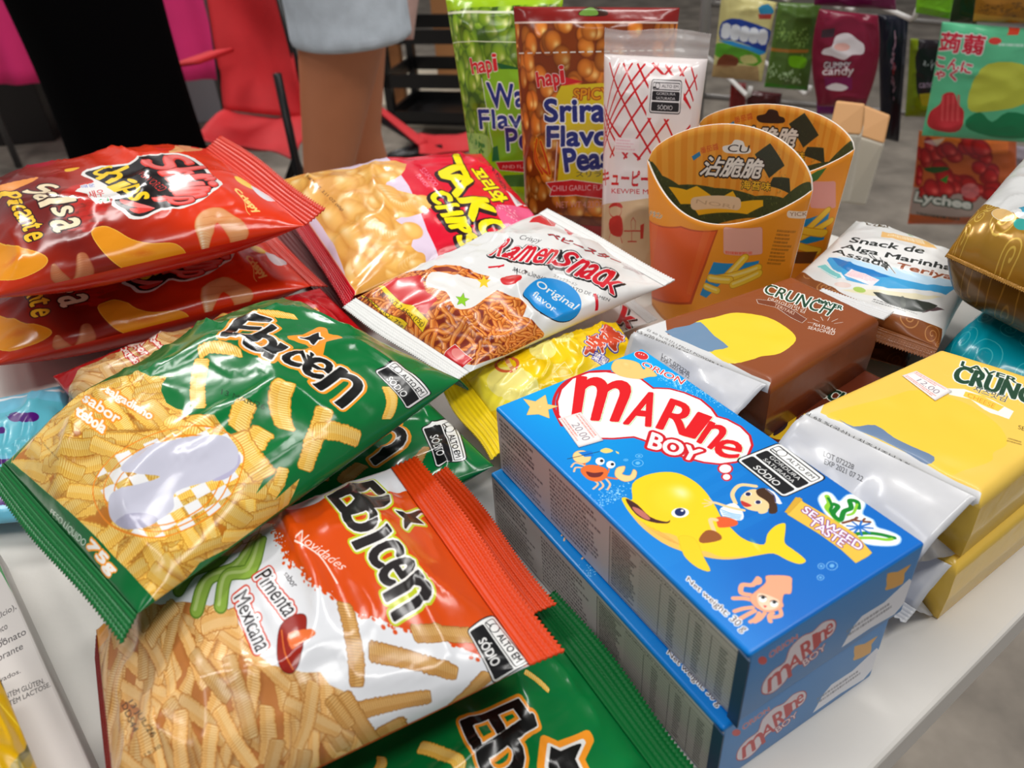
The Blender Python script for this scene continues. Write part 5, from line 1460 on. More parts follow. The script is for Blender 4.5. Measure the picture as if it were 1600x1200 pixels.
def art_peas(b, green):
    g = zz(690, 0, 3.4296)
    W, NV, RD = (238, 236, 230), (38, 44, 120), (206, 34, 40)
    if green:
        A = b.art(700, 900, (160, 200, 24))
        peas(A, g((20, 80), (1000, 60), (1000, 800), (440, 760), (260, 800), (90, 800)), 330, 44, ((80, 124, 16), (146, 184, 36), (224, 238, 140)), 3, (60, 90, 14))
        A.line(g((20, 84), (400, 66)), 9, (226, 232, 200))
        A.line(g((60, 232), (400, 226)), 3, (226, 232, 200))
        A.poly(g((290, 335), (400, 360), (440, 390), (330, 385)), (30, 90, 40)); A.poly(g((220, 410), (300, 370), (600, 380), (600, 860), (270, 870)), (130, 180, 30)); A.line(g((215, 420), (285, 850)), 3, W); A.poly(g((275, 790), (300, 780), (310, 860), (270, 865)), (20, 110, 60))
        for k, (ch, q) in enumerate((('h', g((150, 315), (190, 310), (200, 390), (165, 395))), ('a', g((195, 335), (232, 330), (240, 385), (200, 390))), ('p', g((235, 330), (262, 325), (280, 410), (250, 418))), ('i', g((268, 290), (290, 288), (300, 375), (280, 380))))): A.text(ch, q, RD, bold=.03, outs=((3.5, W), (1.5, RD)))
        for t, q in (('Wasabi', g((240, 445), (640, 470), (640, 560), (260, 580))), ('Flavored', g((195, 590), (720, 590), (720, 680), (205, 690))), ('Peas', g((340, 690), (590, 690), (590, 780), (350, 810)))): A.text(t, q, NV, bold=.04, outs=((6, W), (1.5, NV)))
        A.poly(g((290, 870), (440, 862), (640, 870), (640, 920), (310, 910)), RD, outs=((2, W),)); A.text('AND FLAVOR', g((320, 885), (520, 882), (520, 900), (325, 903)), (240, 190, 180))
        A.poly(g((120, 720), (250, 730), (250, 840), (110, 800)), (170, 200, 110), alpha=.8, smooth=3); splat(A, g((140, 740), (220, 780), (200, 820)), (70, 130, 50), 5, n=50, sp=10, r=(3, 9))
        A.poly(g((330, 940), (480, 930), (480, 1000), (340, 1000)), (70, 120, 50))
        nm, bc = 'wasabi_pea_print', (160, 200, 24)
    else:
        A = b.art(900, 1050, (136, 30, 26))
        peas(A, g((380, 125), (1300, 125), (1300, 1130), (430, 1130)), 420, 44, ((150, 70, 14), (222, 128, 42), (250, 200, 120)), 7, (130, 56, 14))
        A.line(g((380, 128), (1300, 124)), 7, (226, 200, 190))
        for i in range(20): A.line(g((415 + i * 46, 286 - i), (440 + i * 46, 285 - i)), 5, (232, 226, 216))
        A.poly(g((650, 410), (760, 438), (640, 462)), RD); A.poly(g((640, 460), (850, 445), (1300, 440), (1300, 970), (620, 980), (640, 760), (560, 640)), (214, 190, 30))
        A.line(g((620, 760), (606, 970)), 5, (236, 200, 190))
        for ch, q in (('h', g((505, 390), (545, 385), (555, 460), (515, 465))), ('a', g((555, 400), (590, 398), (595, 455), (560, 460))), ('p', g((595, 400), (625, 398), (640, 480), (608, 485))), ('i', g((630, 355), (650, 352), (660, 440), (640, 445)))): A.text(ch, q, RD, bold=.04, outs=((4, W), (2, RD)))
        A.text('SPICY', g((710, 478), (900, 470), (900, 530), (705, 535)), (222, 150, 20), bold=.03, outs=((4, (150, 30, 20)), (1, (222, 150, 20))))
        for t, q in (('Sriracha', g((550, 535), (1110, 520), (1110, 650), (555, 650))), ('Flavored', g((565, 680), (1130, 670), (1130, 770), (565, 785))), ('Peas', g((650, 800), (900, 790), (900, 895), (665, 920)))): A.text(t, q, NV, bold=.05, outs=((8, W), (2.5, NV)))
        A.text('スリラッチャ', g((720, 920), (1000, 915), (1000, 948), (720, 950)), (40, 40, 60))
        A.poly(g((560, 980), (700, 965), (1300, 960), (1300, 1040), (720, 1045), (580, 1050), (590, 1015)), RD, outs=((3, W),)); A.text('CHILI GARLIC FLAVORED GREEN PEAS', g((590, 995), (1180, 985), (1180, 1012), (590, 1025)), (240, 190, 190))
        A.poly(g((430, 1065), (1300, 1060), (1300, 1135), (430, 1140)), (90, 34, 16), alpha=.7); A.text('NET WT 4.23OZ', g((615, 1080), (870, 1078), (870, 1112), (615, 1115)), (226, 150, 140), bold=.02)
        A.poly(g((430, 1140), (1300, 1135), (1300, 1300), (430, 1300)), (160, 34, 34))
        for P_ in (((500, 770), (520, 880), (580, 940)), ((530, 760), (560, 850), (580, 930)), ((510, 750), (500, 850), (540, 930))): A.line(g(*P_), 20, (230, 170, 30), smooth=4); A.line(g(*P_), 14, (196, 60, 20), smooth=4)
        A.poly(g((740, 60), (800, 35), (880, 55), (880, 85), (745, 85)), (60, 30, 20), smooth=3); A.poly(g((745, 62), (800, 38), (836, 60), (830, 82), (745, 82)), (110, 150, 60), smooth=3)
        nm, bc = 'spicy_pea_print', (136, 30, 26)
    return film(nm, bc, image=A.image(nm), rough=.22, crinkle=.25)


def art_bottle(b):
    A = b.art(700, 1200, (232, 222, 220))
    m = zz(930, 40, 3.3333)
    RD, W, K = (200, 26, 34), (232, 222, 220), (40, 36, 38)
    A.poly(m((-20, 880), (330, 890), (400, 1400), (-20, 1400)), (214, 180, 140))
    # diamond net
    A.push()
    u = quadmap(m((70, 165), (520, 190), (470, 730), (20, 690)))
    for i in range(-8, 16):
        A.line(u((i / 6.4, 0), (i / 6.4 + .66, 1.0)), 9, RD); A.line(u((i / 6.4, 0), (i / 6.4 - .66, 1.0)), 9, RD)
    zigs = [(k / 12.8, 0 if k % 2 else .07) for k in range(0, 14)]; zig2 = [(1 - k / 12.8, 1.0 if k % 2 else .92) for k in range(0, 14)]
    A.pop(u(*(zigs + [(1.06, .25), (.98, .5), (1.05, .75)] + zig2)))
    A.poly(m((285, 250), (470, 265), (450, 490), (265, 480)), W); 
    high_in(A, m((297, 283), (450, 290), (440, 458), (283, 450)), [['GORDURA', 'SATURADA'], ['SÓDIO']], W=(222, 216, 216), K=K, lw=2.5)
    A.poly(m((105, 580), (230, 590), (225, 665), (100, 655)), (240, 226, 226)); A.lines_of_print(m((110, 588), (222, 596), (220, 655), (106, 648)), 4, (226, 170, 180), seed=4)
    A.text('キューピー マヨネーズ', m((35, 745), (560, 770), (555, 850), (30, 830)), RD, bold=.02, outs=((1.5, RD),))
    A.text('KEWPIE MAYONNAISE', m((85, 848), (520, 860), (520, 885), (85, 873)), RD, bold=.015)
    # small red drawing: someone seated at a round table
    R2 = (196, 60, 50)
    A.poly(m((75, 1010), (130, 990), (145, 1060), (130, 1100), (80, 1080)), R2, smooth=3); A.line(m(*[tuple(p) for p in ell(105, 965, 32, 34)]), 3, R2, closed=True); A.poly(m((70, 950), (90, 925), (130, 925), (142, 950), (105, 940)), R2, smooth=3)
    A.line(m((80, 1080), (70, 1120)), 4, R2); A.line(m((130, 1090), (140, 1130)), 5, R2); A.line(m((150, 1070), (250, 1070)), 4, R2); A.line(m((190, 1070), (190, 1120)), 4, R2); A.line(m((170, 1125), (215, 1125)), 4, R2); A.line(m((188, 1060), (186, 1020), (198, 1000), (210, 1020), (208, 1060)), 3, R2); A.poly(m((235, 1040), (255, 1030), (250, 1110), (235, 1110)), R2)
    return film('squeeze_bottle_print', (232, 222, 220), image=A.image('squeeze_bottle_print'), rough=.2, crinkle=.15)


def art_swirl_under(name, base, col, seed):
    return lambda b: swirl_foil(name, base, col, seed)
def rack_art(name, base, fn, rough=.3):
    def go(b):
        A = b.art(420, 560, base)
        fn(A, zz(1100, 0, 3.2))
        return film(name, base, image=A.image(name), rough=rough, crinkle=.25)
    return go


def ra_yellow(A, z):
    A.poly(z((80, 130), (110, 100), (180, 95), (330, 150), (330, 180), (310, 260), (230, 230), (140, 200), (80, 195)), (24, 60, 150), smooth=2)
    for k in range(5): A.poly(z((95 + k * 46, 120 + k * 7), (135 + k * 46, 125 + k * 8), (125 + k * 46, 190 + k * 8), (85 + k * 46, 185 + k * 7)), (220, 224, 230), smooth=2)
    A.poly(z((70, 200), (140, 205), (240, 235), (310, 262), (280, 275), (150, 230)), (40, 140, 200)); A.poly(z((70, 215), (150, 230), (280, 275), (260, 330), (60, 280)), (90, 160, 40), smooth=2)
    A.poly(z((100, 270), (170, 290), (160, 330), (60, 330)), (120, 60, 34), smooth=2); A.poly(z((180, 285), (240, 275), (270, 310), (200, 320)), (200, 196, 120), smooth=2)
    A.poly(z((30, 330), (270, 330), (270, 420), (30, 400)), (170, 130, 90), alpha=.7); A.poly(z((120, 390), (260, 420), (250, 440), (130, 410)), (30, 60, 160)); A.poly(z((270, 40), (320, 20), (350, 60), (300, 90)), (40, 130, 170), smooth=2); A.poly(z((270, 70), (340, 70), (335, 95), (275, 95)), (170, 60, 50))


def ra_green(A, z):
    splat(A, z((370, 150), (520, 200)), (150, 190, 100), 3, n=120, sp=22, r=(2, 8)); A.line(z((330, 245), (520, 255)), 16, (180, 120, 50))
    A.poly(z((430, 280), (510, 290), (500, 340), (430, 330)), (120, 190, 30), smooth=3); splat(A, z((320, 340), (480, 400)), (190, 220, 170), 5, n=90, sp=16, r=(2, 9)); A.poly(z((270, 400), (510, 430), (510, 470), (270, 440)), (60, 140, 20))


def ra_wine(A, z):
    W = (226, 218, 222)
    A.poly(z((640, 230), (660, 180), (720, 165), (770, 200), (800, 225), (795, 270), (740, 275), (700, 300), (640, 280), (590, 270), (600, 245)), W, smooth=3)
    A.poly(z((590, 150), (655, 140), (650, 185), (585, 190)), (60, 40, 50)); A.poly(z(*[tuple(p) for p in ell(690, 235, 40, 20)]), (236, 150, 130), alpha=.6)
    A.text('GUMMY', z((600, 310), (735, 310), (730, 340), (600, 345)), W, bold=.04, outs=((4, (60, 10, 30)),)); A.text('candy', z((595, 340), (750, 330), (745, 390), (590, 385)), W, bold=.06, outs=((4, (120, 10, 40)),))
    A.poly(z((600, 385), (740, 385), (740, 450), (610, 450)), (120, 14, 90), alpha=.8); A.poly(z((610, 435), (660, 415), (720, 435), (690, 455), (630, 450)), W, smooth=3)


def ra_navy(A, z):
    splat(A, z((960, 180), (940, 330), (950, 450)), (170, 130, 150), 3, n=46, sp=13, r=(3, 10)); splat(A, z((950, 300), (940, 420)), (150, 30, 40), 4, n=20, sp=10, r=(3, 8))


def ra_limeblack(A, z):
    A.poly(z((1070, 190), (1200, 180), (1180, 420), (1160, 520), (1080, 500), (1060, 400)), (34, 26, 34), smooth=2)
    A.text('candy', z((1075, 405), (1165, 400), (1165, 450), (1075, 450)), (170, 140, 170), bold=.05); A.poly(z((1075, 470), (1150, 465), (1145, 530), (1090, 530)), (190, 170, 30))
    splat(A, z((1100, 320), (1150, 330)), (200, 200, 210), 6, n=16, sp=12, r=(3, 8))


def ra_mint(A, z):
    RD, W = (205, 36, 60), (232, 240, 234)
    for t, q in (('蒟蒻', z((1190, 160), (1410, 180), (1390, 275), (1170, 255))), ('こんに', z((1165, 275), (1345, 320), (1330, 370), (1160, 330))), ('ゃく', z((1160, 340), (1270, 350), (1260, 405), (1150, 395)))):
        A.text(t, q, RD, bold=.04, outs=((4, W), (1, RD)))
    A.poly(z(*[tuple(p) for p in ell(1455, 205, 32, 18)]), (216, 60, 50)); A.poly(z((1520, 125), (1575, 120), (1570, 175), (1515, 175)), (222, 70, 40)); A.lines_of_print(z((1470, 210), (1600, 215), (1600, 240), (1470, 235)), 1, W, seed=2)
    A.poly(z((1130, 560), (1180, 520), (1200, 470), (1250, 465), (1270, 520), (1300, 560), (1280, 650), (1200, 660), (1120, 630)), (200, 46, 54), smooth=3)
    for k in range(4): A.line(z((1195 + k * 26, 480), (1190 + k * 26, 600)), 10, (224, 90, 90), alpha=.7)
    A.poly(z((1340, 420), (1420, 320), (1590, 320), (1640, 400), (1600, 520), (1400, 560), (1320, 540)), (206, 200, 60), smooth=3, alpha=.9)
    A.poly(z((1310, 600), (1380, 560), (1440, 610), (1520, 560), (1640, 590), (1640, 680), (1480, 690), (1330, 650)), (20, 130, 80), smooth=3)


def ra_lychee(A, z):
    q = zz(1180, 150, 3.8095)
    A.poly(q((960, 200), (1500, 220), (1500, 340), (960, 300)), (220, 110, 40)); A.poly(q((940, 540), (1420, 560), (1420, 720), (920, 700)), (170, 150, 140))
    rs = random.Random(5)
    for k in range(46):
        c = A.map(q((rs.uniform(970, 1420), rs.uniform(270, 600))))[0]; r = rs.uniform(30, 46); A.ball(c, r, r * .9, rs.random(), ((100, 10, 14), (186, 28, 30), (230, 90, 80)), soft=.2)
    A.poly(q((1000, 430), (1130, 420), (1150, 440), (1060, 460)), (40, 80, 30), smooth=2); A.poly(q((1100, 500), (1150, 470), (1140, 520)), (50, 130, 40))
    A.text('Lychee', q((960, 570), (1285, 620), (1280, 690), (940, 640)), (214, 214, 204), bold=.05, outs=((7, (40, 66, 50)), (2, (214, 214, 204))))
    A.lines_of_print(q((960, 680), (1280, 720), (1280, 750), (960, 710)), 1, (60, 60, 50), seed=3); A.poly(q((860, 690), (1500, 780), (1500, 900), (820, 800)), (214, 96, 54))
    A.poly(q(*[tuple(p) for p in ell(1280, 565, 55, 45)]), (220, 150, 150), alpha=.6); A.poly(q((1000, 270), (1130, 250), (1080, 300)), (220, 214, 210), alpha=.7)


def ra_gold(A, z):
    splat(A, z((1380, 60), (1590, 30)), (120, 80, 20), 3, n=60, sp=18, r=(3, 10)); A.poly(z((1340, 60), (1600, 90), (1600, 110), (1340, 100)), (190, 140, 50))


def art_blue_bag(b):
    A = b.art(600, 500, (104, 182, 208))
    z = zz(0, 580, 1.9367)
    yy = np.linspace(0, 1, A.h)[:, None, None]
    A.poly(z((-100, 150), (220, 120), (220, 300), (-100, 300)), (70, 170, 180), alpha=.5)
    for c, e in (((70, 140), (46, 17)), ((-5, 180), (20, 12)), ((15, 395), (28, 14)), ((10, 275), (26, 10))):
        for dx in (-.5, .1, .55): A.poly(z(*[tuple(p) for p in ell(c[0] + dx * e[0], c[1] - abs(dx) * 3, e[0] * .5, e[1] * .85)]), (74, 20, 110))
    A.line(z((-60, 425), (200, 430)), 14, (150, 205, 226)); A.line(z((-60, 70), (190, 62)), 16, (214, 226, 232))
    return film('blue_sweet_print', (104, 182, 208), image=A.image('blue_sweet_print'), rough=.3)


def art_food_carton(S):
    A = Art(700, 900, (196, 190, 186), S.uv)
    z = zz(0, 900, 4.0); K = (56, 50, 50)
    for t, q in (('fosfato (monocálcio),', z((-330, 420), (95, 170), (105, 215), (-320, 470))), ('amido, cacau, sorbato branco', z((-430, 545), (40, 290), (50, 335), (-420, 590))), ('realçador de', z((-200, 490), (35, 375), (42, 410), (-190, 530))),
                 ('sódio e bicarbonato', z((-350, 570), (155, 325), (165, 365), (-340, 620))), ('e corante corante', z((-300, 640), (140, 425), (145, 455), (-290, 680))), ('leite e derivados.', z((-240, 740), (125, 580), (130, 605), (-230, 775)))):
        A.text(t, q, K)
    for t, q in (('NÃO CONTÉM GLÚTEN.', z((-120, 790), (270, 630), (280, 670), (-110, 830))), ('CONTÉM LACTOSE.', z((-40, 820), (310, 655), (318, 690), (-30, 860)))): A.text(t, q, (40, 36, 36), bold=.04)
    A.poly(z((0, -80), (40, -30), (140, 130), (110, 150), (20, 0), (-20, -60)), (40, 130, 60)); A.line(z((120, 150), (200, 240), (330, 480), (420, 700)), 16, (150, 110, 70), alpha=.6)
    return mat('food_carton_print', (196, 190, 186), rough=.5, image=A.image('food_carton_print'))


def art_yellow_low(b):
    A = b.art(500, 500, (214, 168, 8))
    z = zz(0, 900, 4.0)
    A.line(z((130, 1200), (190, 1060)), 8, (90, 80, 20)); A.poly(z((60, 1200), (130, 1120), (200, 1100), (190, 1200)), (150, 140, 90), smooth=3, alpha=.7)
    for p in ((260, 980), (100, 760), (40, 690)): A.poly(z(*[tuple(q) for q in ell(p[0], p[1], 22, 70, -.6)]), (70, 50, 10), alpha=.8)
    A.line(z((0, 800), (330, 1200)), 5, (240, 210, 60))
    return film('yellow_bag_print', (214, 168, 8), image=A.image('yellow_bag_print'), rough=.3)
# ------------------------------------------------------------------ foil colours
F_RED = film('red_foil', (200, 45, 25)); F_ORANGE = film('orange_foil', (205, 68, 22)); F_GREEN = film('green_foil', (8, 105, 48))
F_CRIM = film('crimson_foil', (200, 18, 40)); F_WHITE = film('white_foil', (226, 226, 226)); F_YEL = film('yellow_foil', (240, 215, 40))
F_SHADED_RED = film('shaded_red_foil', (150, 24, 20))  # crimson foil darkened: shade under the upper bag is put into the colour
S_ = {n: mat(n + '_seal', c, rough=.34, spec=.25) for n, c in (('red', (206, 46, 20)), ('orange', (208, 62, 10)), ('green', (4, 104, 46)), ('crimson', (196, 12, 36)), ('white', (226, 226, 224)), ('yellow', (240, 208, 20)), ('deep_red', (120, 18, 14)))}

# ---- shrimp chips
sa = make_bag('shrimp_chip_bag', 'red and maroon shrimp chip bag lying on top of its twin at far left', 'chip bag',
              C((-25, 468, .085), (478, 352, .085), (322, 232, .09), (-70, 310, .09)), art_shrimp, F_RED, group='red shrimp chip bags', up=.030, dn=.028, seed=3, waist=0.0)
sa.seal(1, sa.root, S_['red'], length=.016, droop=-.5, zig=.002)
sb = make_bag('shrimp_chip_bag', 'red and maroon shrimp chip bag underneath its twin at far left', 'chip bag',
              C((-25, 575, .032), (486, 447, .032), (365, 330, .032), (-60, 410, .032)), sa.film.data.materials[0], F_RED, group='red shrimp chip bags', up=.024, dn=.03, seed=4, waist=0.0, bot=.002)
sb.seal(1, sb.root, S_['red'], length=.012, droop=.3)
# ---- tako chips
ta = make_bag('squid_chip_bag', 'crimson snack bag with puffed golden chips and fat yellow lettering, behind the noodle snack', 'chip bag',
              C((553, 462, .045), (868, 374, .05), (752, 240, .062), (434, 282, .046)), art_tako, F_CRIM, group='crimson chip bags', up=.022, dn=.012, seed=5)
ta.seal(0, ta.root, S_['crimson'], length=.010, droop=.9)
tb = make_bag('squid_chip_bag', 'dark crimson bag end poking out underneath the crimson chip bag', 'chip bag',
              C((556, 476, .016), (690, 440, .016), (600, 300, .016), (418, 318, .016)), F_SHADED_RED, F_SHADED_RED, group='crimson chip bags', up=.014, dn=.014, seed=6)
tb.seal(0, tb.root, S_['deep_red'], length=.018, droop=.3)  # seal red darkened as well, for the shade below the upper bag
# ---- red prawn sticks
rp = make_bag('snack_stick_bag', 'red bag of shrimp sticks mostly hidden behind the top green bag', 'snack bag',
              C((165, 690, .024), (610, 560, .03), (500, 450, .035), (82, 588, .025)), art_red_sticks, F_RED, up=.016, dn=.02, seed=7, bot=.001)
# ---- ramen
rb = make_bag('noodle_snack_bag', 'white noodle snack bag tucked underneath the other, only its right end showing', 'snack bag',
              C((800, 585, .014), (1012, 505, .016), (890, 400, .016), (700, 470, .014)), art_ramen_under, F_WHITE, group='white noodle snack bags', up=.012, dn=.012, seed=8)
rb.seal(1, rb.root, S_['white'], length=.008)
ra = make_bag('noodle_snack_bag', 'white bag of crispy noodle snack with a blue flavour disc, lying on top', 'snack bag',
              C((733, 582, .052), (1038, 447, .052), (842, 334, .062), (556, 466, .062)), art_ramen, F_WHITE, group='white noodle snack bags', up=.018, dn=.012, seed=9)
ra.seal(0, ra.root, S_['white'], length=.010, droop=.2); ra.seal(1, ra.root, S_['white'], length=.009, droop=-.1)
# ---- yellow bag
yb = make_bag('snack_bag', 'bright yellow snack bag half hidden behind the blue box', 'snack bag',
              C((800, 690, .03), (1010, 570, .035), (962, 503, .04), (722, 585, .035)), art_yellow, F_YEL, up=.016, dn=.02, seed=10)
yb.seal(0, yb.root, S_['yellow'], length=.014, droop=.3)
# ---- green sticks
gb = make_bag('snack_stick_bag', 'green onion stick bag lying underneath the upper green bag', 'snack bag',
              C((330, 960, .02), (772, 728, .026), (640, 600, .03), (100, 780, .02)), art_green_under, F_GREEN, group='green stick bags', up=.012, dn=.02, seed=11, bot=.001)
ga = make_bag('snack_stick_bag', 'green onion stick bag on top of another, picturing a heap of yellow sticks', 'snack bag',
              C((214, 960, .087), (718, 594, .085), (440, 465, .086), (5, 724, .076)), art_green_top, F_GREEN, group='green stick bags', up=.028, dn=.011, seed=12, waist=0.0, folds=.002)
ga.seal(0, ga.root, S_['green'], length=.010, droop=.7)
ga.seal(1, ga.root, S_['green'], length=.010, droop=1.0)
gc = make_bag('snack_stick_bag', 'green onion stick bag at the bottom, beside the lower blue box', 'snack bag',
              C((640, 1700, .015), (1085, 1290, .012), (830, 950, .02), (430, 1240, .02)), art_green_low, F_GREEN, group='green stick bags', up=.010, dn=.012, seed=13, bot=.001)
gc.seal(1, gc.root, S_['green'], length=.014)
# ---- mexican pepper sticks
pb = make_bag('snack_stick_bag', 'orange pepper stick bag underneath, its crimped end showing behind the upper one', 'snack bag',
              C((360, 1150, .028), (826, 962, .032), (668, 748, .034), (300, 980, .028)), F_ORANGE, F_ORANGE, group='orange pepper stick bags', up=.006, dn=.006, seed=14, bot=.001)
pb.seal(1, pb.root, S_['orange'], length=.012)
pa = make_bag('snack_stick_bag', 'orange and white pepper stick bag on top at the front, with pale ribbed sticks', 'snack bag',
              C((190, 1345, .048), (828, 1040, .058), (611, 731, .062), (150, 984, .047)), art_pepper, F_ORANGE, group='orange pepper stick bags', up=.026, dn=.012, seed=15, waist=0.0)
pa.seal(0, pa.root, S_['deep_red'], length=.012, droop=1.2, v1=.97)
pa.seal(1, pa.root, S_['orange'], length=.013, droop=.1)

# ---- blue boxes
BX = dict(w=.0855, h=.0378, x=-.0085, y=.2933, yaw=-1.0673, L=.16)
M_BLUE = mat('blue_card', (8, 112, 198), rough=0.3, coat=.2)
M_BEDGE = mat('dark_card_edge', (30, 60, 90), rough=.5)
PRICE20 = price('price_sticker_print', '20.00', 3)


def plane_surf(p00, p10, p11, p01, n=14):
    u, v = np.meshgrid(np.linspace(0, 1, n), np.linspace(0, 1, n), indexing='ij')
    u, v = u[..., None], v[..., None]
    P = (np.asarray(p00) * (1 - u) + np.asarray(p10) * u) * (1 - v) + (np.asarray(p01) * (1 - u) + np.asarray(p11) * u) * v
    return Surf(P, np.linspace(0, 1, n), np.linspace(0, 1, n))


BOXM = []


def blue_box(label, z0, dx, dy):
    a = np.array([math.cos(BX['yaw']), math.sin(BX['yaw'])]); b = np.array([-a[1], a[0]])
    A = np.array([BX['x'] + dx, BX['y'] + dy])
    r = [A, A + BX['L'] * a, A + BX['L'] * a + BX['w'] * b, A + BX['w'] * b]
    lo = [np.array((p[0], p[1], z0)) for p in r]; hi = [np.array((p[0], p[1], z0 + BX['h'])) for p in r]
    root = empty('biscuit_box', (*(sum(r) / 4), z0), label, 'box', 'blue biscuit boxes')
    top = plane_surf(hi[0], hi[1], hi[2], hi[3])
    if not BOXM:
        BOXM.extend([art_box_top(top), art_box_side(plane_surf(lo[0], lo[1], hi[1], hi[0])), art_box_end(plane_surf(lo[1], lo[2], hi[2], hi[1]))])
    V, F = hull(lo, hi)
    o = link_mesh('carton', V, F, [M_BLUE] + BOXM, root, smooth=False, mi=[0, 1, 2, 3, 0, 0])
    l = o.data.uv_layers.new(name='UVMap')
    for fi, uv in ((1, [(0, 0), (1, 0), (1, 1), (0, 1)]), (2, [(0, 0), (1, 0), (1, 1), (0, 1)]), (3, [(0, 0), (1, 0), (1, 1), (0, 1)])):
        pl = o.data.polygons[fi]
        for k, li in enumerate(pl.loop_indices): l.data[li].uv = uv[k]
    bevel(o, .0013, 3)
    # the glue flap at the near corner, a slightly open edge
    e = lo[1]; up = np.array([0, 0, BX['h']])
    a3 = np.append(a, 0); b3 = np.append(b, 0)
    V = [e - a3 * .004 - b3 * .0008, e + a3 * .0012 - b3 * .0012, e + a3 * .0012 - b3 * .0012 + up * .97, e - a3 * .004 - b3 * .0008 + up * .97]
    fl = link_mesh('end_flap', V, [(0, 1, 2, 3)], M_BEDGE, root, smooth=False)
    s = fl.modifiers.new('card', 'SOLIDIFY'); s.thickness = .0006
    return root, top


bx_top, top_s = blue_box('blue biscuit box with a yellow whale, on top of its twin', .0379, 0, 0)
patch_on(top_s, zz(770, 540, 4.8)((660, 505), (828, 715), (645, 768), (490, 552)), bx_top, 'price_sticker', PRICE20, lift=.0003)
d2 = at(766, 738, .0378)[:2] - np.array([BX['x'], BX['y']])
blue_box('blue biscuit box directly under its twin, standing on the table', 0, d2[0], d2[1])
# ------------------------------------------------------------------ tray packs in film
F_BROWN = film('brown_foil', (132, 68, 32), rough=.28); F_CHEESE = film('cheese_yellow_film', (238, 196, 78), rough=.25)
F_SILVER = film('silver_white_film', (214, 214, 216), rough=.3)
M_SEALW = film('white_seal_film', (220, 220, 220), rough=.3)


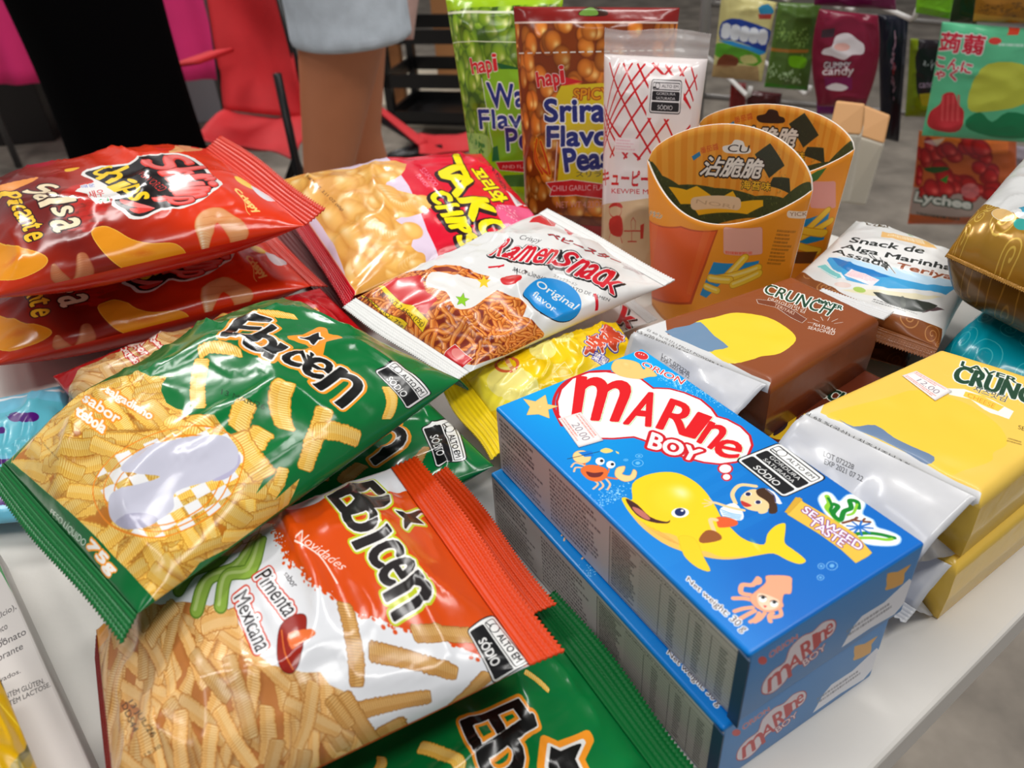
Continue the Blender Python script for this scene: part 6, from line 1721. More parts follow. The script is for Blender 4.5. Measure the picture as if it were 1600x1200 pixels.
class Tray:
    """a shallow block in film: top quad A (left end far), N (left end near), R, F; the A-N end folds down to a fin"""
    def __init__(self, name, label, top, zb, mats, group, art=None, out=(.030, .022), fin_z=.45, fin=.007, round_=.006, lot=None):
        A, N, R, Fc = [np.asarray(p, float) for p in top]
        c = (A + N + R + Fc) / 4
        self.root = empty(name, (c[0], c[1], zb), label, 'snack pack', group)
        zt = A[2]; H = zt - zb
        n, m = 40, 40
        s = np.linspace(-1, 1, n); t = np.linspace(-1, 1, m)
        # rounded pad: superellipse dome that drops at the rim
        U = 0.5 + 0.5 * np.sin(np.pi / 2 * s); V = 0.5 + 0.5 * np.sin(np.pi / 2 * t)
        u, v = np.meshgrid(U, V, indexing='ij')
        u3, v3 = u[..., None], v[..., None]
        base = (N * (1 - u3) + R * u3) * (1 - v3) + (A * (1 - u3) + Fc * u3) * v3
        d = np.minimum(np.minimum(u, 1 - u) * np.linalg.norm(R - N), np.minimum(v, 1 - v) * np.linalg.norm(A - N))
        r = round_
        drop = np.where(d < r, r - np.sqrt(np.clip(r * r - (r - d) ** 2, 0, None)), 0)
        wr = (noise2(u, v, 5, 5, len(label)) - .5) * .0016 + (noise2(u, v, 14, 12, len(label) + 3) - .5) * .0007
        P = base.copy(); P[..., 2] -= drop; P[..., 2] += wr * np.clip(d / .01, 0, 1)
        self.top = Surf(P, U, V)
        front = art(self) if art else mats[0]
        bd = np.zeros((n, m), bool); bd[0] = bd[-1] = True; bd[:, 0] = bd[:, -1] = True
        link_mesh('top_film', P.reshape(-1, 3), grid_faces(n, m), front, self.root, uv=np.stack([u.ravel(), v.ravel()], -1))
        # body under it
        ring = [P[i, 0] for i in range(n)] + [P[-1, j] for j in range(1, m)] + [P[i, -1] for i in range(n - 2, -1, -1)] + [P[0, j] for j in range(m - 2, 0, -1)]
        ring = np.array(ring); k = len(ring); cc = ring.mean(0)
        mid = ring.copy(); mid[:, :2] = cc[:2] + (ring[:, :2] - cc[:2]) * 1.012; mid[:, 2] = zb + H * .45
        low = ring.copy(); low[:, :2] = cc[:2] + (ring[:, :2] - cc[:2]) * 0.985; low[:, 2] = zb
        V_ = np.vstack([ring, mid, low])
        Fs = [(a * k + i, a * k + (i + 1) % k, (a + 1) * k + (i + 1) % k, (a + 1) * k + i) for a in range(2) for i in range(k)] + [tuple(range(2 * k, 3 * k))]
        self.side = link_mesh('pack_body', V_, Fs, mats[1], self.root)
        # folded end: slopes from the A-N edge down to the fin line
        o = nrm((A - Fc) + (N - R)); o = o - np.array([0, 0, o[2]])
        zf = zb + H * fin_z
        a0 = A * .97 + N * .03; n0 = N * .97 + A * .03
        aT, nT = a0 - [0, 0, r * .25], n0 - [0, 0, r * .25]
        aB, nB = np.array([*a0[:2], zb + .001]), np.array([*n0[:2], zb + .001])
        oN, oA = out
        aF, nF = np.array([*(a0 + o * oA)[:2], zf]), np.array([*(n0 + o * oN)[:2], zf])
        inn = (A - N) * .10
        K = 26
        rows = []
        tt = np.linspace(0, 1, K)[:, None]
        for q, (p0, p1) in enumerate(((nT, aT), (nF, aF), (nB, aB))):
            rows.append((p0, p1))
        segs = 9
        Vv = []
        for q in range(2):
            for sgi in range(segs + (q == 1)):
                f = sgi / segs
                p0 = rows[q][0] * (1 - f) + rows[q + 1][0] * f; p1 = rows[q][1] * (1 - f) + rows[q + 1][1] * f
                L = p0 * (1 - tt) + p1 * tt
                bow = math.sin(math.pi * f) * (.003 if q == 0 else -.002)
                ripple = (noise2(np.full(K, f), tt[:, 0], 4, 6, 5 + q) - .5) * .004 * math.sin(math.pi * f)
                L = L + np.array([0, 0, 1]) * (bow + ripple)[:, None]
                Vv.append(L)
        Vv = np.array(Vv); R_ = len(Vv)
        fu, fv = np.meshgrid(np.linspace(0, 1, R_), np.linspace(0, 1, K), indexing='ij')
        self.foldsurf = Surf(Vv[:segs + 1], np.linspace(0, 1, segs + 1), np.linspace(0, 1, K))
        tri = []
        base_n = R_ * K
        # gusset ends, tucked inwards
        pts = list(Vv.reshape(-1, 3))
        for side in (0, K - 1):
            tip = Vv[segs, side]; inner = (Vv[0, side] + Vv[-1, side]) / 2 * .6 + tip * .4 + (inn if side == 0 else -inn)
            pts.append(inner); ci = len(pts) - 1
            col = [i * K + side for i in range(R_)]
            for a, b in zip(col[:-1], col[1:]):
                tri.append((a, b, ci) if side == 0 else (b, a, ci))
        faces = [tuple(f) for f in grid_faces(R_, K, 0, True)] + tri
        fuv = np.vstack([np.stack([(fu * (R_ - 1) / segs).ravel(), fv.ravel()], -1), [[1, .5]] * (len(pts) - R_ * K)])
        self.fold = link_mesh('end_fold', pts, faces, lot(self.foldsurf) if lot else mats[2], self.root, uv=fuv)
        self.fold['label'] = 'silvery white folded film end'
        # fin
        k2 = 14; s2 = np.linspace(0, 1, k2); nv = 60
        Vf = []
        for i in range(nv):
            f = i / (nv - 1)
            e = nF * (1 - f) + aF * f
            for a in s2:
                Vf.append(e + o * (fin * a * .75 + (.0012 if i % 2 else 0) * (a > .9)) + np.array([0, 0, 1]) * (-fin * a * .65 + .0004 * math.sin(a * 26)))
        fo = link_mesh('crimped_seal', Vf, grid_faces(nv, k2), M_SEALW, self.root)
        sd = fo.modifiers.new('thickness', 'SOLIDIFY'); sd.thickness = .0004; sd.offset = 0


ba = Tray('seaweed_crunch_pack', 'brown film seaweed crunch pack on top, its white folded end behind the blue box',
          C((985, 512, .07), (1206, 600, .07), (1376, 493, .07), (1240, 427, .07)), .035, (F_BROWN, F_BROWN, F_SILVER), 'brown crunch packs', art=art_brown, out=(.024, .008), fin=.003, lot=lambda S: art_fold('brown_fold_print', S, [('LOT 072228', zz(980, 430, 4.1026)((225, 500), (400, 620), (395, 645), (220, 525))), ('EXP 2021 06 12', zz(980, 430, 4.1026)((220, 525), (400, 645), (395, 665), (215, 545)))]))
bb = Tray('seaweed_crunch_pack', 'brown film seaweed crunch pack underneath, in the gap beside the yellow pack',
          C((1010, 600, .035), (1238, 705, .035), (1392, 590, .035), (1240, 520, .035)), .001, (F_BROWN, F_BROWN, F_SILVER), 'brown crunch packs', art=art_brown_under, out=(.012, .006), fin=.003)
ca = Tray('seaweed_crunch_pack', 'yellow cheese seaweed crunch pack on top, with a price sticker', C((1250, 640, .07), (1538, 778, .07), (1735, 622, .07), (1470, 540, .07)), .036,
          (F_CHEESE, F_CHEESE, F_SILVER), 'yellow crunch packs', art=art_cheese, lot=lambda S: art_fold('cheese_fold_print', S, [('LOT 072228', zz(1220, 550, 4.2105)((285, 650), (485, 740), (475, 775), (280, 685))), ('EXP 2021 07 22', zz(1220, 550, 4.2105)((290, 700), (545, 820), (535, 855), (285, 735)))]))
cb = Tray('seaweed_crunch_pack', 'yellow cheese seaweed crunch pack underneath, standing on the bare table', C((1205, 740, .035), (1499, 885, .035), (1670, 745, .035), (1430, 645, .035)), .001,
          (F_CHEESE, F_CHEESE, F_SILVER), 'yellow crunch packs', out=(.016, .008), fin=.007)
fv = ba.top  # the far end of the upper brown pack has its own seal
E1, E2 = at(1268, 462, .062), at(1380, 500, .058)
PRICE12 = price('price_sticker_print', '12.00', 5)
patch_on(ca.top, zz(1220, 550, 4.2105)((890, 130), (1125, 262), (1015, 325), (798, 160)), ca.root, 'price_sticker', PRICE12, lift=.0004)
Vf = []
for i in range(50):
    f = i / 49; e = E1 * (1 - f) + E2 * f
    for a in np.linspace(0, 1, 30):
        Vf.append(e + np.array([.010, .010, -.002]) * a * (1 + (.12 if i % 2 else 0) * (a > .9)) + np.array([0, 0, .0007 * math.sin(a * 34)]))
o = link_mesh('crimped_seal', Vf, grid_faces(50, 30), M_SEALW, ba.root)
sd = o.modifiers.new('thickness', 'SOLIDIFY'); sd.thickness = .0004

# ------------------------------------------------------------------ seaweed bags
F_SWIRL = film('brown_swirl_foil', (128, 74, 36), rough=.25); F_GOLD = film('gold_foil', (150, 105, 28), rough=.25, metal=.35); F_TEAL = film('teal_foil', (0, 140, 160))
ab = make_bag('seaweed_snack_bag', 'dark brown seaweed bag end lying underneath the white and brown one', 'seaweed bag',
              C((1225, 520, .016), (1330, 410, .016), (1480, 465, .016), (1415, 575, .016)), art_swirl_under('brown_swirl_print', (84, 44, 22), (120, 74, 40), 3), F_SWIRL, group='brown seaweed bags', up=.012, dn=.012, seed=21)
aa = make_bag('seaweed_snack_bag', 'white and brown swirl seaweed bag with a beach picture, behind the yellow pack', 'seaweed bag',
              C((1219, 455, .046), (1338, 345, .05), (1540, 418, .046), (1466, 544, .046)), art_alga, swirl_foil('brown_swirl_foil_print', (124, 68, 30), (184, 124, 70), 8), group='brown seaweed bags', up=.016, dn=.014, seed=22, crease=.0015, folds=.0015)
aa.seal(0, aa.root, F_SWIRL, length=.008, droop=.5)
tl = make_bag('seaweed_snack_bag', 'teal swirl seaweed pack lying under the gold one at the right edge', 'seaweed bag',
              C((1640, 660, .028), (1790, 500, .028), (1600, 430, .028), (1462, 568, .028)), art_swirl_under('teal_swirl_print', (0, 160, 182), (90, 205, 214), 4), F_TEAL, up=.020, dn=.026, seed=23, pu=8, eu=.4, pv=8, ev=.4, bot=.001, crease=.0012)
gd = make_bag('seaweed_snack_bag', 'thick gold swirl seaweed pack with a white top, on the teal pack', 'seaweed bag',
              C((1690, 490, .088), (1830, 330, .088), (1610, 245, .088), (1480, 396, .088)), art_gold, swirl_foil('gold_swirl_foil_print', (112, 78, 22), (168, 124, 48), 6, metal=.2), up=.026, dn=.036, seed=24, pu=7, eu=.5, pv=6, crease=.002)
gd.seal(0, gd.root, F_GOLD, length=.0025, droop=.1, ridges=2)

# ------------------------------------------------------------------ cartons shaped like a fries box
M_CARD = mat('orange_card', (238, 150, 30), rough=.45); M_CARDIN = mat('white_card_inside', (236, 228, 216), rough=.6)


class Carton:
    def __init__(self, label, L, R, zt, dip, arch, art=None, bf=.024, bb=.020):
        L, R = np.asarray(L, float), np.asarray(R, float)
        c = (L + R) / 2
        self.root = empty('snack_carton', (c[0], c[1], 0), label, 'snack carton', 'orange fries-shaped cartons')
        ax = nrm(np.append((R - L)[:2], 0)); out = np.array([ax[1], -ax[0], 0])
        if out[1] > 0: out = -out
        W = np.linalg.norm((R - L)[:2])
        n, m = 48, 24
        t = np.linspace(0, 1, n)
        self.parts = {}
        for key, sgn, bulge in (('front_panel', 1, bf), ('back_panel', -1, bb)):
            top = zt + ((-dip if sgn > 0 else arch) * (1 - (2 * t - 1) ** 2) ** (.85 if sgn > 0 else .6))
            s = np.linspace(0, 1, m)
            P = np.zeros((n, m, 3))
            for j, f in enumerate(s):
                z = f * top
                tap = .84 + .16 * np.clip(z / zt, 0, 1.1)
                x = (t - .5) * W * tap
                y = bulge * (1 - (2 * t - 1) ** 2) * sgn * (1 - .25 * np.clip(z / zt - .6, 0, 1))
                P[:, j] = np.array([c[0], c[1], 0]) + x[:, None] * ax + y[:, None] * out + z[:, None] * np.array([0, 0, 1])
            S = Surf(P, t, s)
            self.parts[key] = (P, S)
        fm, bm = art(self) if art else (M_CARD, M_CARD)
        for key, m_, flip in (('front_panel', fm, False), ('back_panel', bm, False)):
            P, S = self.parts[key]
            u, v = np.meshgrid(S.U, S.V, indexing='ij')
            o = link_mesh(key, P.reshape(-1, 3), grid_faces(n, m, 0, flip), [m_, M_CARDIN], self.root, uv=np.stack([u.ravel(), v.ravel()], -1))
            sd = o.modifiers.new('card', 'SOLIDIFY'); sd.thickness = .0012
            sd.offset = 0; sd.material_offset = 1 if key == 'front_panel' else 0; sd.material_offset_rim = 1
            # orientation: make the outer printed side of each panel keep slot 0
        ringb = [P[i, 0] for P in (self.parts['front_panel'][0],) for i in range(n)] + [self.parts['back_panel'][0][i, 0] for i in range(n - 2, 0, -1)]
        bt = np.array(ringb) + [0, 0, .002]
        link_mesh('base', bt, [tuple(range(len(bt)))], M_CARDIN, self.root, smooth=False)


cc2 = Carton('orange fries-shaped seaweed snack carton behind its twin, further right', at(1092, 198, .108), at(1336, 228, .112), .110, .022, .016, art=lambda S: art_carton(S, False))
cc1 = Carton('orange fries-shaped seaweed snack carton in front of its twin', at(1013, 243, .110), at(1268, 304, .104), .107, .024, .026, art=lambda S: art_carton(S, True))

# ------------------------------------------------------------------ standing pouches and the wrapped squeeze bottle
F_LIME = film('lime_foil', (160, 200, 20)); F_PEAR = film('rust_red_foil', (150, 40, 25))


def standing(name, label, cat, TL, TR, BR, BL, front, back, group=None, up=.018, dn=.016, **k):
    """pouch standing or hanging upright: corners given as world points"""
    k = {**dict(pu=4, eu=.6, pv=2.6, ev=.6, crease=.002, folds=.003, waist=.02, face=(0, -1, .2)), **k}
    BL, BR = [np.array([p[0], p[1], .003 if -.06 < p[2] < .003 and p[1] < .9 else p[2]]) for p in (BL, BR)]
    return make_bag(name, label, cat, (BL, TL, TR, BR), front, back, group=group, up=up, dn=dn, **k)


wa = standing('pea_pouch', 'lime green pouch of wasabi peas standing behind the red pouch', 'snack pouch',
              at_y(696, -2, .775), at_y(880, -6, .755), at(870, 345, .003), at(745, 314, .003), lambda b: art_peas(b, True), F_LIME, group='standing pea pouches')
hp = standing('pea_pouch', 'rust red pouch of spicy peas standing behind the wrapped bottle', 'snack pouch',
              at_y(802, 10, .665), at_y(1062, 12, .655), at(1030, 378, .003), at(822, 368, .003), lambda b: art_peas(b, False), F_PEAR, group='standing pea pouches')
mb_ = standing('squeeze_bottle', 'squeeze bottle with red diamond net print in a clear wrapper, before the red pouch', 'bottle',
               at_y(944, 84, .585), at_y(1106, 92, .575), at(1062, 445, .003), at(938, 425, .003), art_bottle, F_WHITE, up=.024, dn=.02, seed=31, pu=5)
M_CLEAR = mat('clear_film', (235, 228, 226), rough=.12, alpha=.35, crinkle=.4)
mb_.seal(1, mb_.root, M_CLEAR, length=.016, ridges=2, wave=.002, name='clear_wrapper_end')
# ------------------------------------------------------------------ lower left corner
M_WCARD = mat('white_card', (205, 200, 196), rough=.5); M_YCARD = film('yellow_film', (214, 170, 10), rough=.3)
e0, e1 = at(-10, 858, .028), at(150, 1215, .028)
dl = nrm(np.append((e0 - e1)[:2], 0)); dp = np.array([dl[1], -dl[0], 0]); dp = dp if dp[0] < 0 else -dp
e1 = e1 - dl * .03; e0 = e0 + dl * .02
r4 = [e0, e1, e1 + dp * .11, e0 + dp * .11]
wc = empty('food_carton', (*(sum(r4) / 4)[:2], 0), 'white printed food carton lying in the lower left corner', 'carton')
V, F = hull([(p[0], p[1], .0005) for p in r4], [(p[0], p[1], .028) for p in r4])
tq = [np.array([p[0], p[1], .028]) for p in r4]
wo = link_mesh('carton', V, F, [M_WCARD, art_food_carton(plane_surf(tq[0], tq[1], tq[2], tq[3]))], wc, smooth=False, mi=[0, 1, 0, 0, 0, 0])
wl = wo.data.uv_layers.new(name='UVMap')
for k_, li in enumerate(wo.data.polygons[1].loop_indices): wl.data[li].uv = ((0, 0), (1, 0), (1, 1), (0, 1))[k_]
bevel(wo, .001, 2)
yl = make_bag('snack_bag', 'dark yellow bag at the lower left corner lying on the white carton', 'snack bag',
              C((-150, 1330, .045), (112, 1330, .045), (-8, 1040, .045), (-200, 1080, .045)), art_yellow_low, M_YCARD, up=.014, dn=.012, seed=41)
F_SKY = film('sky_blue_film', (95, 175, 205), rough=.3)
bl = make_bag('sweet_bag', 'light blue bag printed with purple berries, left of the top green bag', 'sweet bag',
              C((-110, 830, .014), (75, 812, .014), (112, 600, .014), (-80, 640, .014)), art_blue_bag, F_SKY, up=.012, dn=.012, seed=42)

# ------------------------------------------------------------------ display rack with hanging packets
M_WIRE = mat('white_wire', (225, 222, 218), rough=.35); M_POST = mat('grey_post', (120, 116, 112), rough=.4, metal=.3)
rack = empty('display_rack', (.75, 1.45, FLOOR_Z), 'wire display rack with white pegs holding the hanging packets', 'rack')
for px in (1102, 1820):
    p = at_y(px, 30, 1.42)
    tube('post', [(p[0], p[1], FLOOR_Z), (p[0], p[1], .5)], .009, M_POST, rack)
for px0, py0 in ((1100, 5), (1100, 150), (1100, -150)):
    a = at_y(px0, py0, 1.42); b = at_y(1820, py0 + 60, 1.42)
    tube('rail', [a, b], .005, M_POST, rack)


def peg(px, py, y, length=.25):
    p = at_y(px, py, y)
    pts = [p + [0, length, .0], p + [0, .01, 0], p + [0, 0, .004], p + [0, -.004, .016]]
    tube('peg', pts, .0035, M_WIRE, rack)


for px, py, y in ((1235, 2, 1.25), (1318, 14, 1.21), (1338, 18, 1.21), (1428, 32, 1.15), (1528, 26, 1.15), (1262, 150, 1.27), (1170, 152, 1.2)):
    peg(px, py, y)


def hang(name, label, px4, y, col, cat='packet', up=.012, seed=50, group=None, front=None, **k):
    TL, TR, BR, BL = [at_y(*p, y) for p in px4]
    fm = film(name + '_film', col, rough=.3)
    b = standing(name, label, cat, TL, TR, BR, BL, front or fm, fm, group=group, up=up, dn=up * .8, n=44, m=36, seed=seed, **k)
    return b


HG = 'packets hanging on the rack'
k1 = hang('sweet_packet', 'pale yellow and blue packet hanging leftmost on the rack', ((1128, -14), (1214, 4), (1190, 128), (1112, 120)), 1.20, (205, 195, 130), group=HG, seed=51, front=rack_art('ra_yellow_print', (206, 196, 130), ra_yellow))
k2 = hang('sweet_packet', 'leafy green packet hanging beside the pale yellow one', ((1216, 4), (1284, 6), (1262, 142), (1194, 136)), 1.23, (90, 120, 50), group=HG, seed=52, front=rack_art('ra_green_print', (84, 116, 48), ra_green))
k3b = hang('sweet_packet', 'violet packet end hanging low behind the wine red packet', ((1274, 120), (1348, 130), (1340, 180), (1276, 178)), 1.20, (120, 20, 110), group=HG, seed=53)
k3 = hang('sweet_packet', 'wine red candy packet with a white shape, hanging in the middle', ((1280, 14), (1372, 24), (1352, 166), (1278, 166)), 1.15, (110, 12, 45), group=HG, seed=54, waist=-.25, front=rack_art('ra_wine_print', (124, 12, 48), ra_wine))
k4 = hang('sweet_packet', 'dark navy packet hanging right of the wine red one', ((1372, 22), (1420, 26), (1404, 222), (1376, 216)), 1.26, (22, 24, 40), group=HG, seed=55, front=rack_art('ra_navy_print', (20, 22, 38), ra_navy))
k5 = hang('sweet_packet', 'lime and black packet hanging behind the mint pouch', ((1422, 60), (1490, 64), (1478, 184), (1414, 182)), 1.22, (120, 135, 10), group=HG, seed=56, front=rack_art('ra_limeblack_print', (124, 140, 10), ra_limeblack))
k6 = hang('lychee_bag', 'clear bag of red lychee sweets with orange ends, hanging below the mint pouch', ((1436, 204), (1588, 214), (1592, 352), (1418, 350)), 1.15, (190, 90, 40), group=HG, seed=57, up=.02, front=rack_art('ra_lychee_print', (190, 90, 40), ra_lychee))
k7 = hang('jelly_pouch', 'mint green jelly pouch with red writing, hanging at right', ((1472, 34), (1652, 48), (1622, 224), (1440, 212)), 1.10, (95, 195, 145), group=HG, seed=58, up=.015, front=rack_art('ra_mint_print', (96, 196, 146), ra_mint))
k8 = hang('sweet_packet', 'silvery purple packet hanging behind the lychee bag at the right edge', ((1572, 226), (1700, 240), (1660, 352), (1536, 336)), 1.19, (150, 140, 150), group=HG, seed=59)
k9 = hang('sweet_packet', 'small lime packet hanging at the top, left of the gold one', ((1438, -60), (1500, -58), (1484, 30), (1430, 20)), 1.12, (120, 190, 30), group=HG, seed=60)
k10 = hang('sweet_packet', 'dark green packet hanging at the top between lime and gold packets', ((1496, -60), (1540, -58), (1526, 38), (1484, 34)), 1.16, (30, 55, 25), group=HG, seed=61)
k11 = hang('sweet_packet', 'gold packet hanging at the top right corner', ((1530, -70), (1680, -60), (1670, 40), (1520, 34)), 1.10, (165, 110, 25), group=HG, seed=62, front=rack_art('ra_gold_print', (160, 106, 22), ra_gold))
k12 = hang('sweet_packet', 'magenta packet bottom hanging at the top above the wine red packet', ((1270, -80), (1400, -78), (1400, 16), (1272, 8)), 1.18, (110, 20, 70), group=HG, seed=63)
k13 = hang('sweet_packet', 'small dark red packet hanging low at the left of the rack', ((1142, 128), (1166, 130), (1164, 186), (1138, 184)), 1.34, (110, 20, 18), group=HG, seed=64)
k14 = hang('sweet_packet', 'dark maroon packet hanging low behind the orange cartons', ((1168, 140), (1222, 146), (1216, 190), (1164, 186)), 1.36, (70, 18, 20), group=HG, seed=65)

# paper packs
M_KRAFT = mat('peach_paper', (214, 160, 105), rough=.6); M_CREAM = mat('cream_paper', (226, 218, 200), rough=.6)


def paper_pack(label, TL, TR, BR, BL, depth):
    TL, TR, BR, BL = [np.asarray(p, float) for p in (TL, TR, BR, BL)]
    d = np.array([.45, .9, 0]) * depth
    cen = (BL + BR) / 2
    root = empty('paper_pack', tuple(cen), label, 'paper pack', 'cream paper packs')
    V, F = hull([BL, BR, BR + d, BL + d], [BL * .25 + TL * .75, BR * .25 + TR * .75, BR * .25 + TR * .75 + d, BL * .25 + TL * .75 + d])
    bevel(link_mesh('pack_body', V, F, M_CREAM, root, smooth=False), .004, 3)
    a, b = BL * .25 + TL * .75, BR * .25 + TR * .75
    k = (TR - TL) * .06
    V, F = hull([a, b, b + d, a + d], [TL + d * .45 + k, TR + d * .45 - k, TR + d * .55 - k, TL + d * .55 + k])
    bevel(link_mesh('folded_top', V, F, M_KRAFT, root, smooth=False), .003, 3)
    return root


paper_pack('cream paper pack with a folded peach top, right of the orange cartons', at_y(1300, 166, .98), at_y(1352, 172, .96), at_y(1326, 318, .98), at_y(1280, 322, .98), .05)
paper_pack('cream paper pack with peach top hanging just behind its twin', at_y(1345, 172, 1.05), at_y(1392, 190, 1.03), at_y(1352, 322, 1.05), at_y(1318, 318, 1.05), .05)

# ------------------------------------------------------------------ people
M_SKIN = mat('skin', (206, 130, 90), rough=.5, vary=.05); M_DENIM = mat('washed_denim', (206, 216, 226), rough=.85, vary=.12, vscale=30, bump=.3, bscale=300)
M_BLACK = mat('black_cloth', (6, 5, 6), rough=1.0, spec=.05, bump=.2, bscale=200)


def loft(name, rings, material, parent=None, sides=32, caps=True):
    """rings: (centre, rx, ry, angle)"""
    V = []
    for c, rx, ry, an in rings:
        for k in range(sides):
            a = 2 * math.pi * k / sides
            x, y = rx * math.cos(a), ry * math.sin(a)
            V.append((c[0] + x * math.cos(an) - y * math.sin(an), c[1] + x * math.sin(an) + y * math.cos(an), c[2]))
    n = len(rings)
    F = [(i * sides + k, i * sides + (k + 1) % sides, (i + 1) * sides + (k + 1) % sides, (i + 1) * sides + k) for i in range(n - 1) for k in range(sides)]
    if caps:
        F += [tuple(range(sides))[::-1], tuple(range((n - 1) * sides, n * sides))]
    return link_mesh(name, V, F, material, parent)


def merge(objs, name, voxel, parent, material):
    """fuse several closed lofts into one continuous skin"""
    bm = bmesh.new()
    for o in objs:
        tmp = o.data.copy(); bm.from_mesh(tmp); bpy.data.meshes.remove(tmp)
    me = bpy.data.meshes.new(name); bm.to_mesh(me); bm.free()
    me.materials.append(material)
    for p in me.polygons: p.use_smooth = True
    for o in objs: bpy.data.objects.remove(o)
    ob = bpy.data.objects.new(name, me); COL.objects.link(ob); ob.parent = parent
    r = ob.modifiers.new('fuse', 'REMESH'); r.mode = 'VOXEL'; r.voxel_size = voxel; r.use_smooth_shade = True
    s = ob.modifiers.new('soften', 'SMOOTH'); s.iterations = 6; s.factor = .5
    return ob


# person in denim shorts: waist to feet, mid stride, seen from the side
hip = at_y(536, -10, 1.52)
p1 = empty('person', (hip[0], hip[1], FLOOR_Z), 'person in light denim shorts with bare legs, standing beside the red chair', 'person')
knee = at_y(510, 262, 1.50)


def leg(hx, hy, kx, ky, fx, fy, kz):
    fz = FLOOR_Z
    hz = hip[2]
    pts = []
    for t in np.linspace(0, 1, 12):
        pts.append(((hx * (1 - t) + kx * t, hy * (1 - t) + ky * t, hz * (1 - t) + kz * t), .086 * (1 - t) + .047 * t, .090 * (1 - t) + .052 * t, 0))
    for t in np.linspace(.1, 1, 12):
        w = (.046 + .012 * math.sin(math.pi * min(t * 1.6, 1))) * (1 - t) + .034 * t
        pts.append(((kx * (1 - t) + fx * t, ky * (1 - t) + fy * t + .02 * math.sin(math.pi * t), kz * (1 - t) + (fz + .05) * t), w, w * 1.05, 0))
    a = loft('limb', pts, M_SKIN, p1)
    ft = [((fx, fy + .03 - .20 * t, fz + .045 - .02 * t), .036 + .008 * math.sin(math.pi * t), .03, 0) for t in np.linspace(0, 1, 6)]
    f = []
    for t in np.linspace(0, 1, 8):
        f.append((fx + .01, fy + .06 - .22 * t, fz + .035 - .012 * t, .034 + .012 * math.sin(math.pi * t), .034 - .016 * t))
    V = []
    for (cx, cy, cz, rx, rz) in f:
        for k in range(16):
            an = 2 * math.pi * k / 16
            V.append((cx + rx * math.cos(an), cy, cz + rz * math.sin(an)))
    F = [(i * 16 + k, i * 16 + (k + 1) % 16, (i + 1) * 16 + (k + 1) % 16, (i + 1) * 16 + k) for i in range(7) for k in range(16)] + [tuple(range(16))[::-1], tuple(range(112, 128))]
    b = link_mesh('foot', V, F, M_SKIN, p1)
    return [a, b]


kz = knee[2] - .02
L1 = leg(hip[0] + .01, hip[1] - .03, knee[0], knee[1], knee[0] - .03, knee[1] + .06, kz)
L2 = leg(hip[0] - .02, hip[1] + .19, knee[0] + .03, knee[1] + .26, knee[0] + .03, knee[1] + .34, kz)
pel = loft('pelvis', [((hip[0] + .0, hip[1] + .08, hip[2] + dz), .105 + w, .16 + w, 0) for dz, w in ((-.04, -.02), (.03, .01), (.10, .015), (.18, -.01), (.26, -.02))], M_SKIN, p1)
merge(L1 + L2 + [pel], 'body', .010, p1, M_SKIN)
hem = at_y(528, 64, 1.50)[2]
sh = []
for hx, hy in ((hip[0] + .01, hip[1] - .03), (hip[0] - .02, hip[1] + .19)):
    kx = .008 if hy < hip[1] else .02
    sh.append(loft('short_leg', [((hx - kx * .3, hy, hem + dz), rx, ry, 0) for dz, rx, ry in ((0, .106, .112), (.002, .106, .112), (.05, .104, .11), (.10, .106, .112), (.16, .112, .115))], M_DENIM, p1))
sh.append(loft('short_top', [((hip[0] + .0, hip[1] + .08, hem + dz), rx * .92, ry * 1.08, 0) for dz, rx, ry in ((.09, .112, .17), (.16, .128, .178), (.24, .122, .17), (.32, .11, .155))], M_DENIM, p1))
merge(sh, 'denim_shorts', .008, p1, M_DENIM)

# person in a long black garment
b0 = at_y(132, 0, 1.72)
p2 = empty('person', (b0[0], b0[1], FLOOR_Z), 'person in a long black garment standing behind the red chip bags', 'person')
rings = []
for t in np.linspace(0, 1, 22):
    z = FLOOR_Z + .04 + t * 1.15
    k = .150 - .012 * math.sin(t * 3) + .006 * math.sin(t * 9)
    rings.append(((b0[0] + .01 * math.sin(4 * t), b0[1], z), k, .13, .3))
g = loft('black_garment', rings, M_BLACK, p2, sides=48)
for v in g.data.vertices:                                     # hanging folds
    a = math.atan2(v.co.y, v.co.x); s = 1 + .035 * math.sin(a * 7 + v.co.z * 2) * max(0, 1 - (v.co.z) / 1.2)
    v.co.x *= s; v.co.y *= s
for dx in (-.07, .07):
    V = []
    for t in np.linspace(0, 1, 8):
        for k in range(16):
            an = 2 * math.pi * k / 16
            V.append((b0[0] + dx + (.035 + .012 * math.sin(math.pi * t)) * math.cos(an), b0[1] - .02 - .2 * t, FLOOR_Z + .034 - .01 * t + (.032 - .014 * t) * math.sin(an)))
    F = [(i * 16 + k, i * 16 + (k + 1) % 16, (i + 1) * 16 + (k + 1) % 16, (i + 1) * 16 + k) for i in range(7) for k in range(16)] + [tuple(range(16))[::-1], tuple(range(112, 128))]
    link_mesh('shoe', V, F, M_BLACK, p2)

# ------------------------------------------------------------------ chairs, stall and clutter behind
M_REDC = mat('red_canvas', (205, 35, 42), rough=.7, vary=.08, vscale=8, bump=.3, bscale=120); M_TUBE = mat('black_tube', (14, 14, 15), rough=.35)


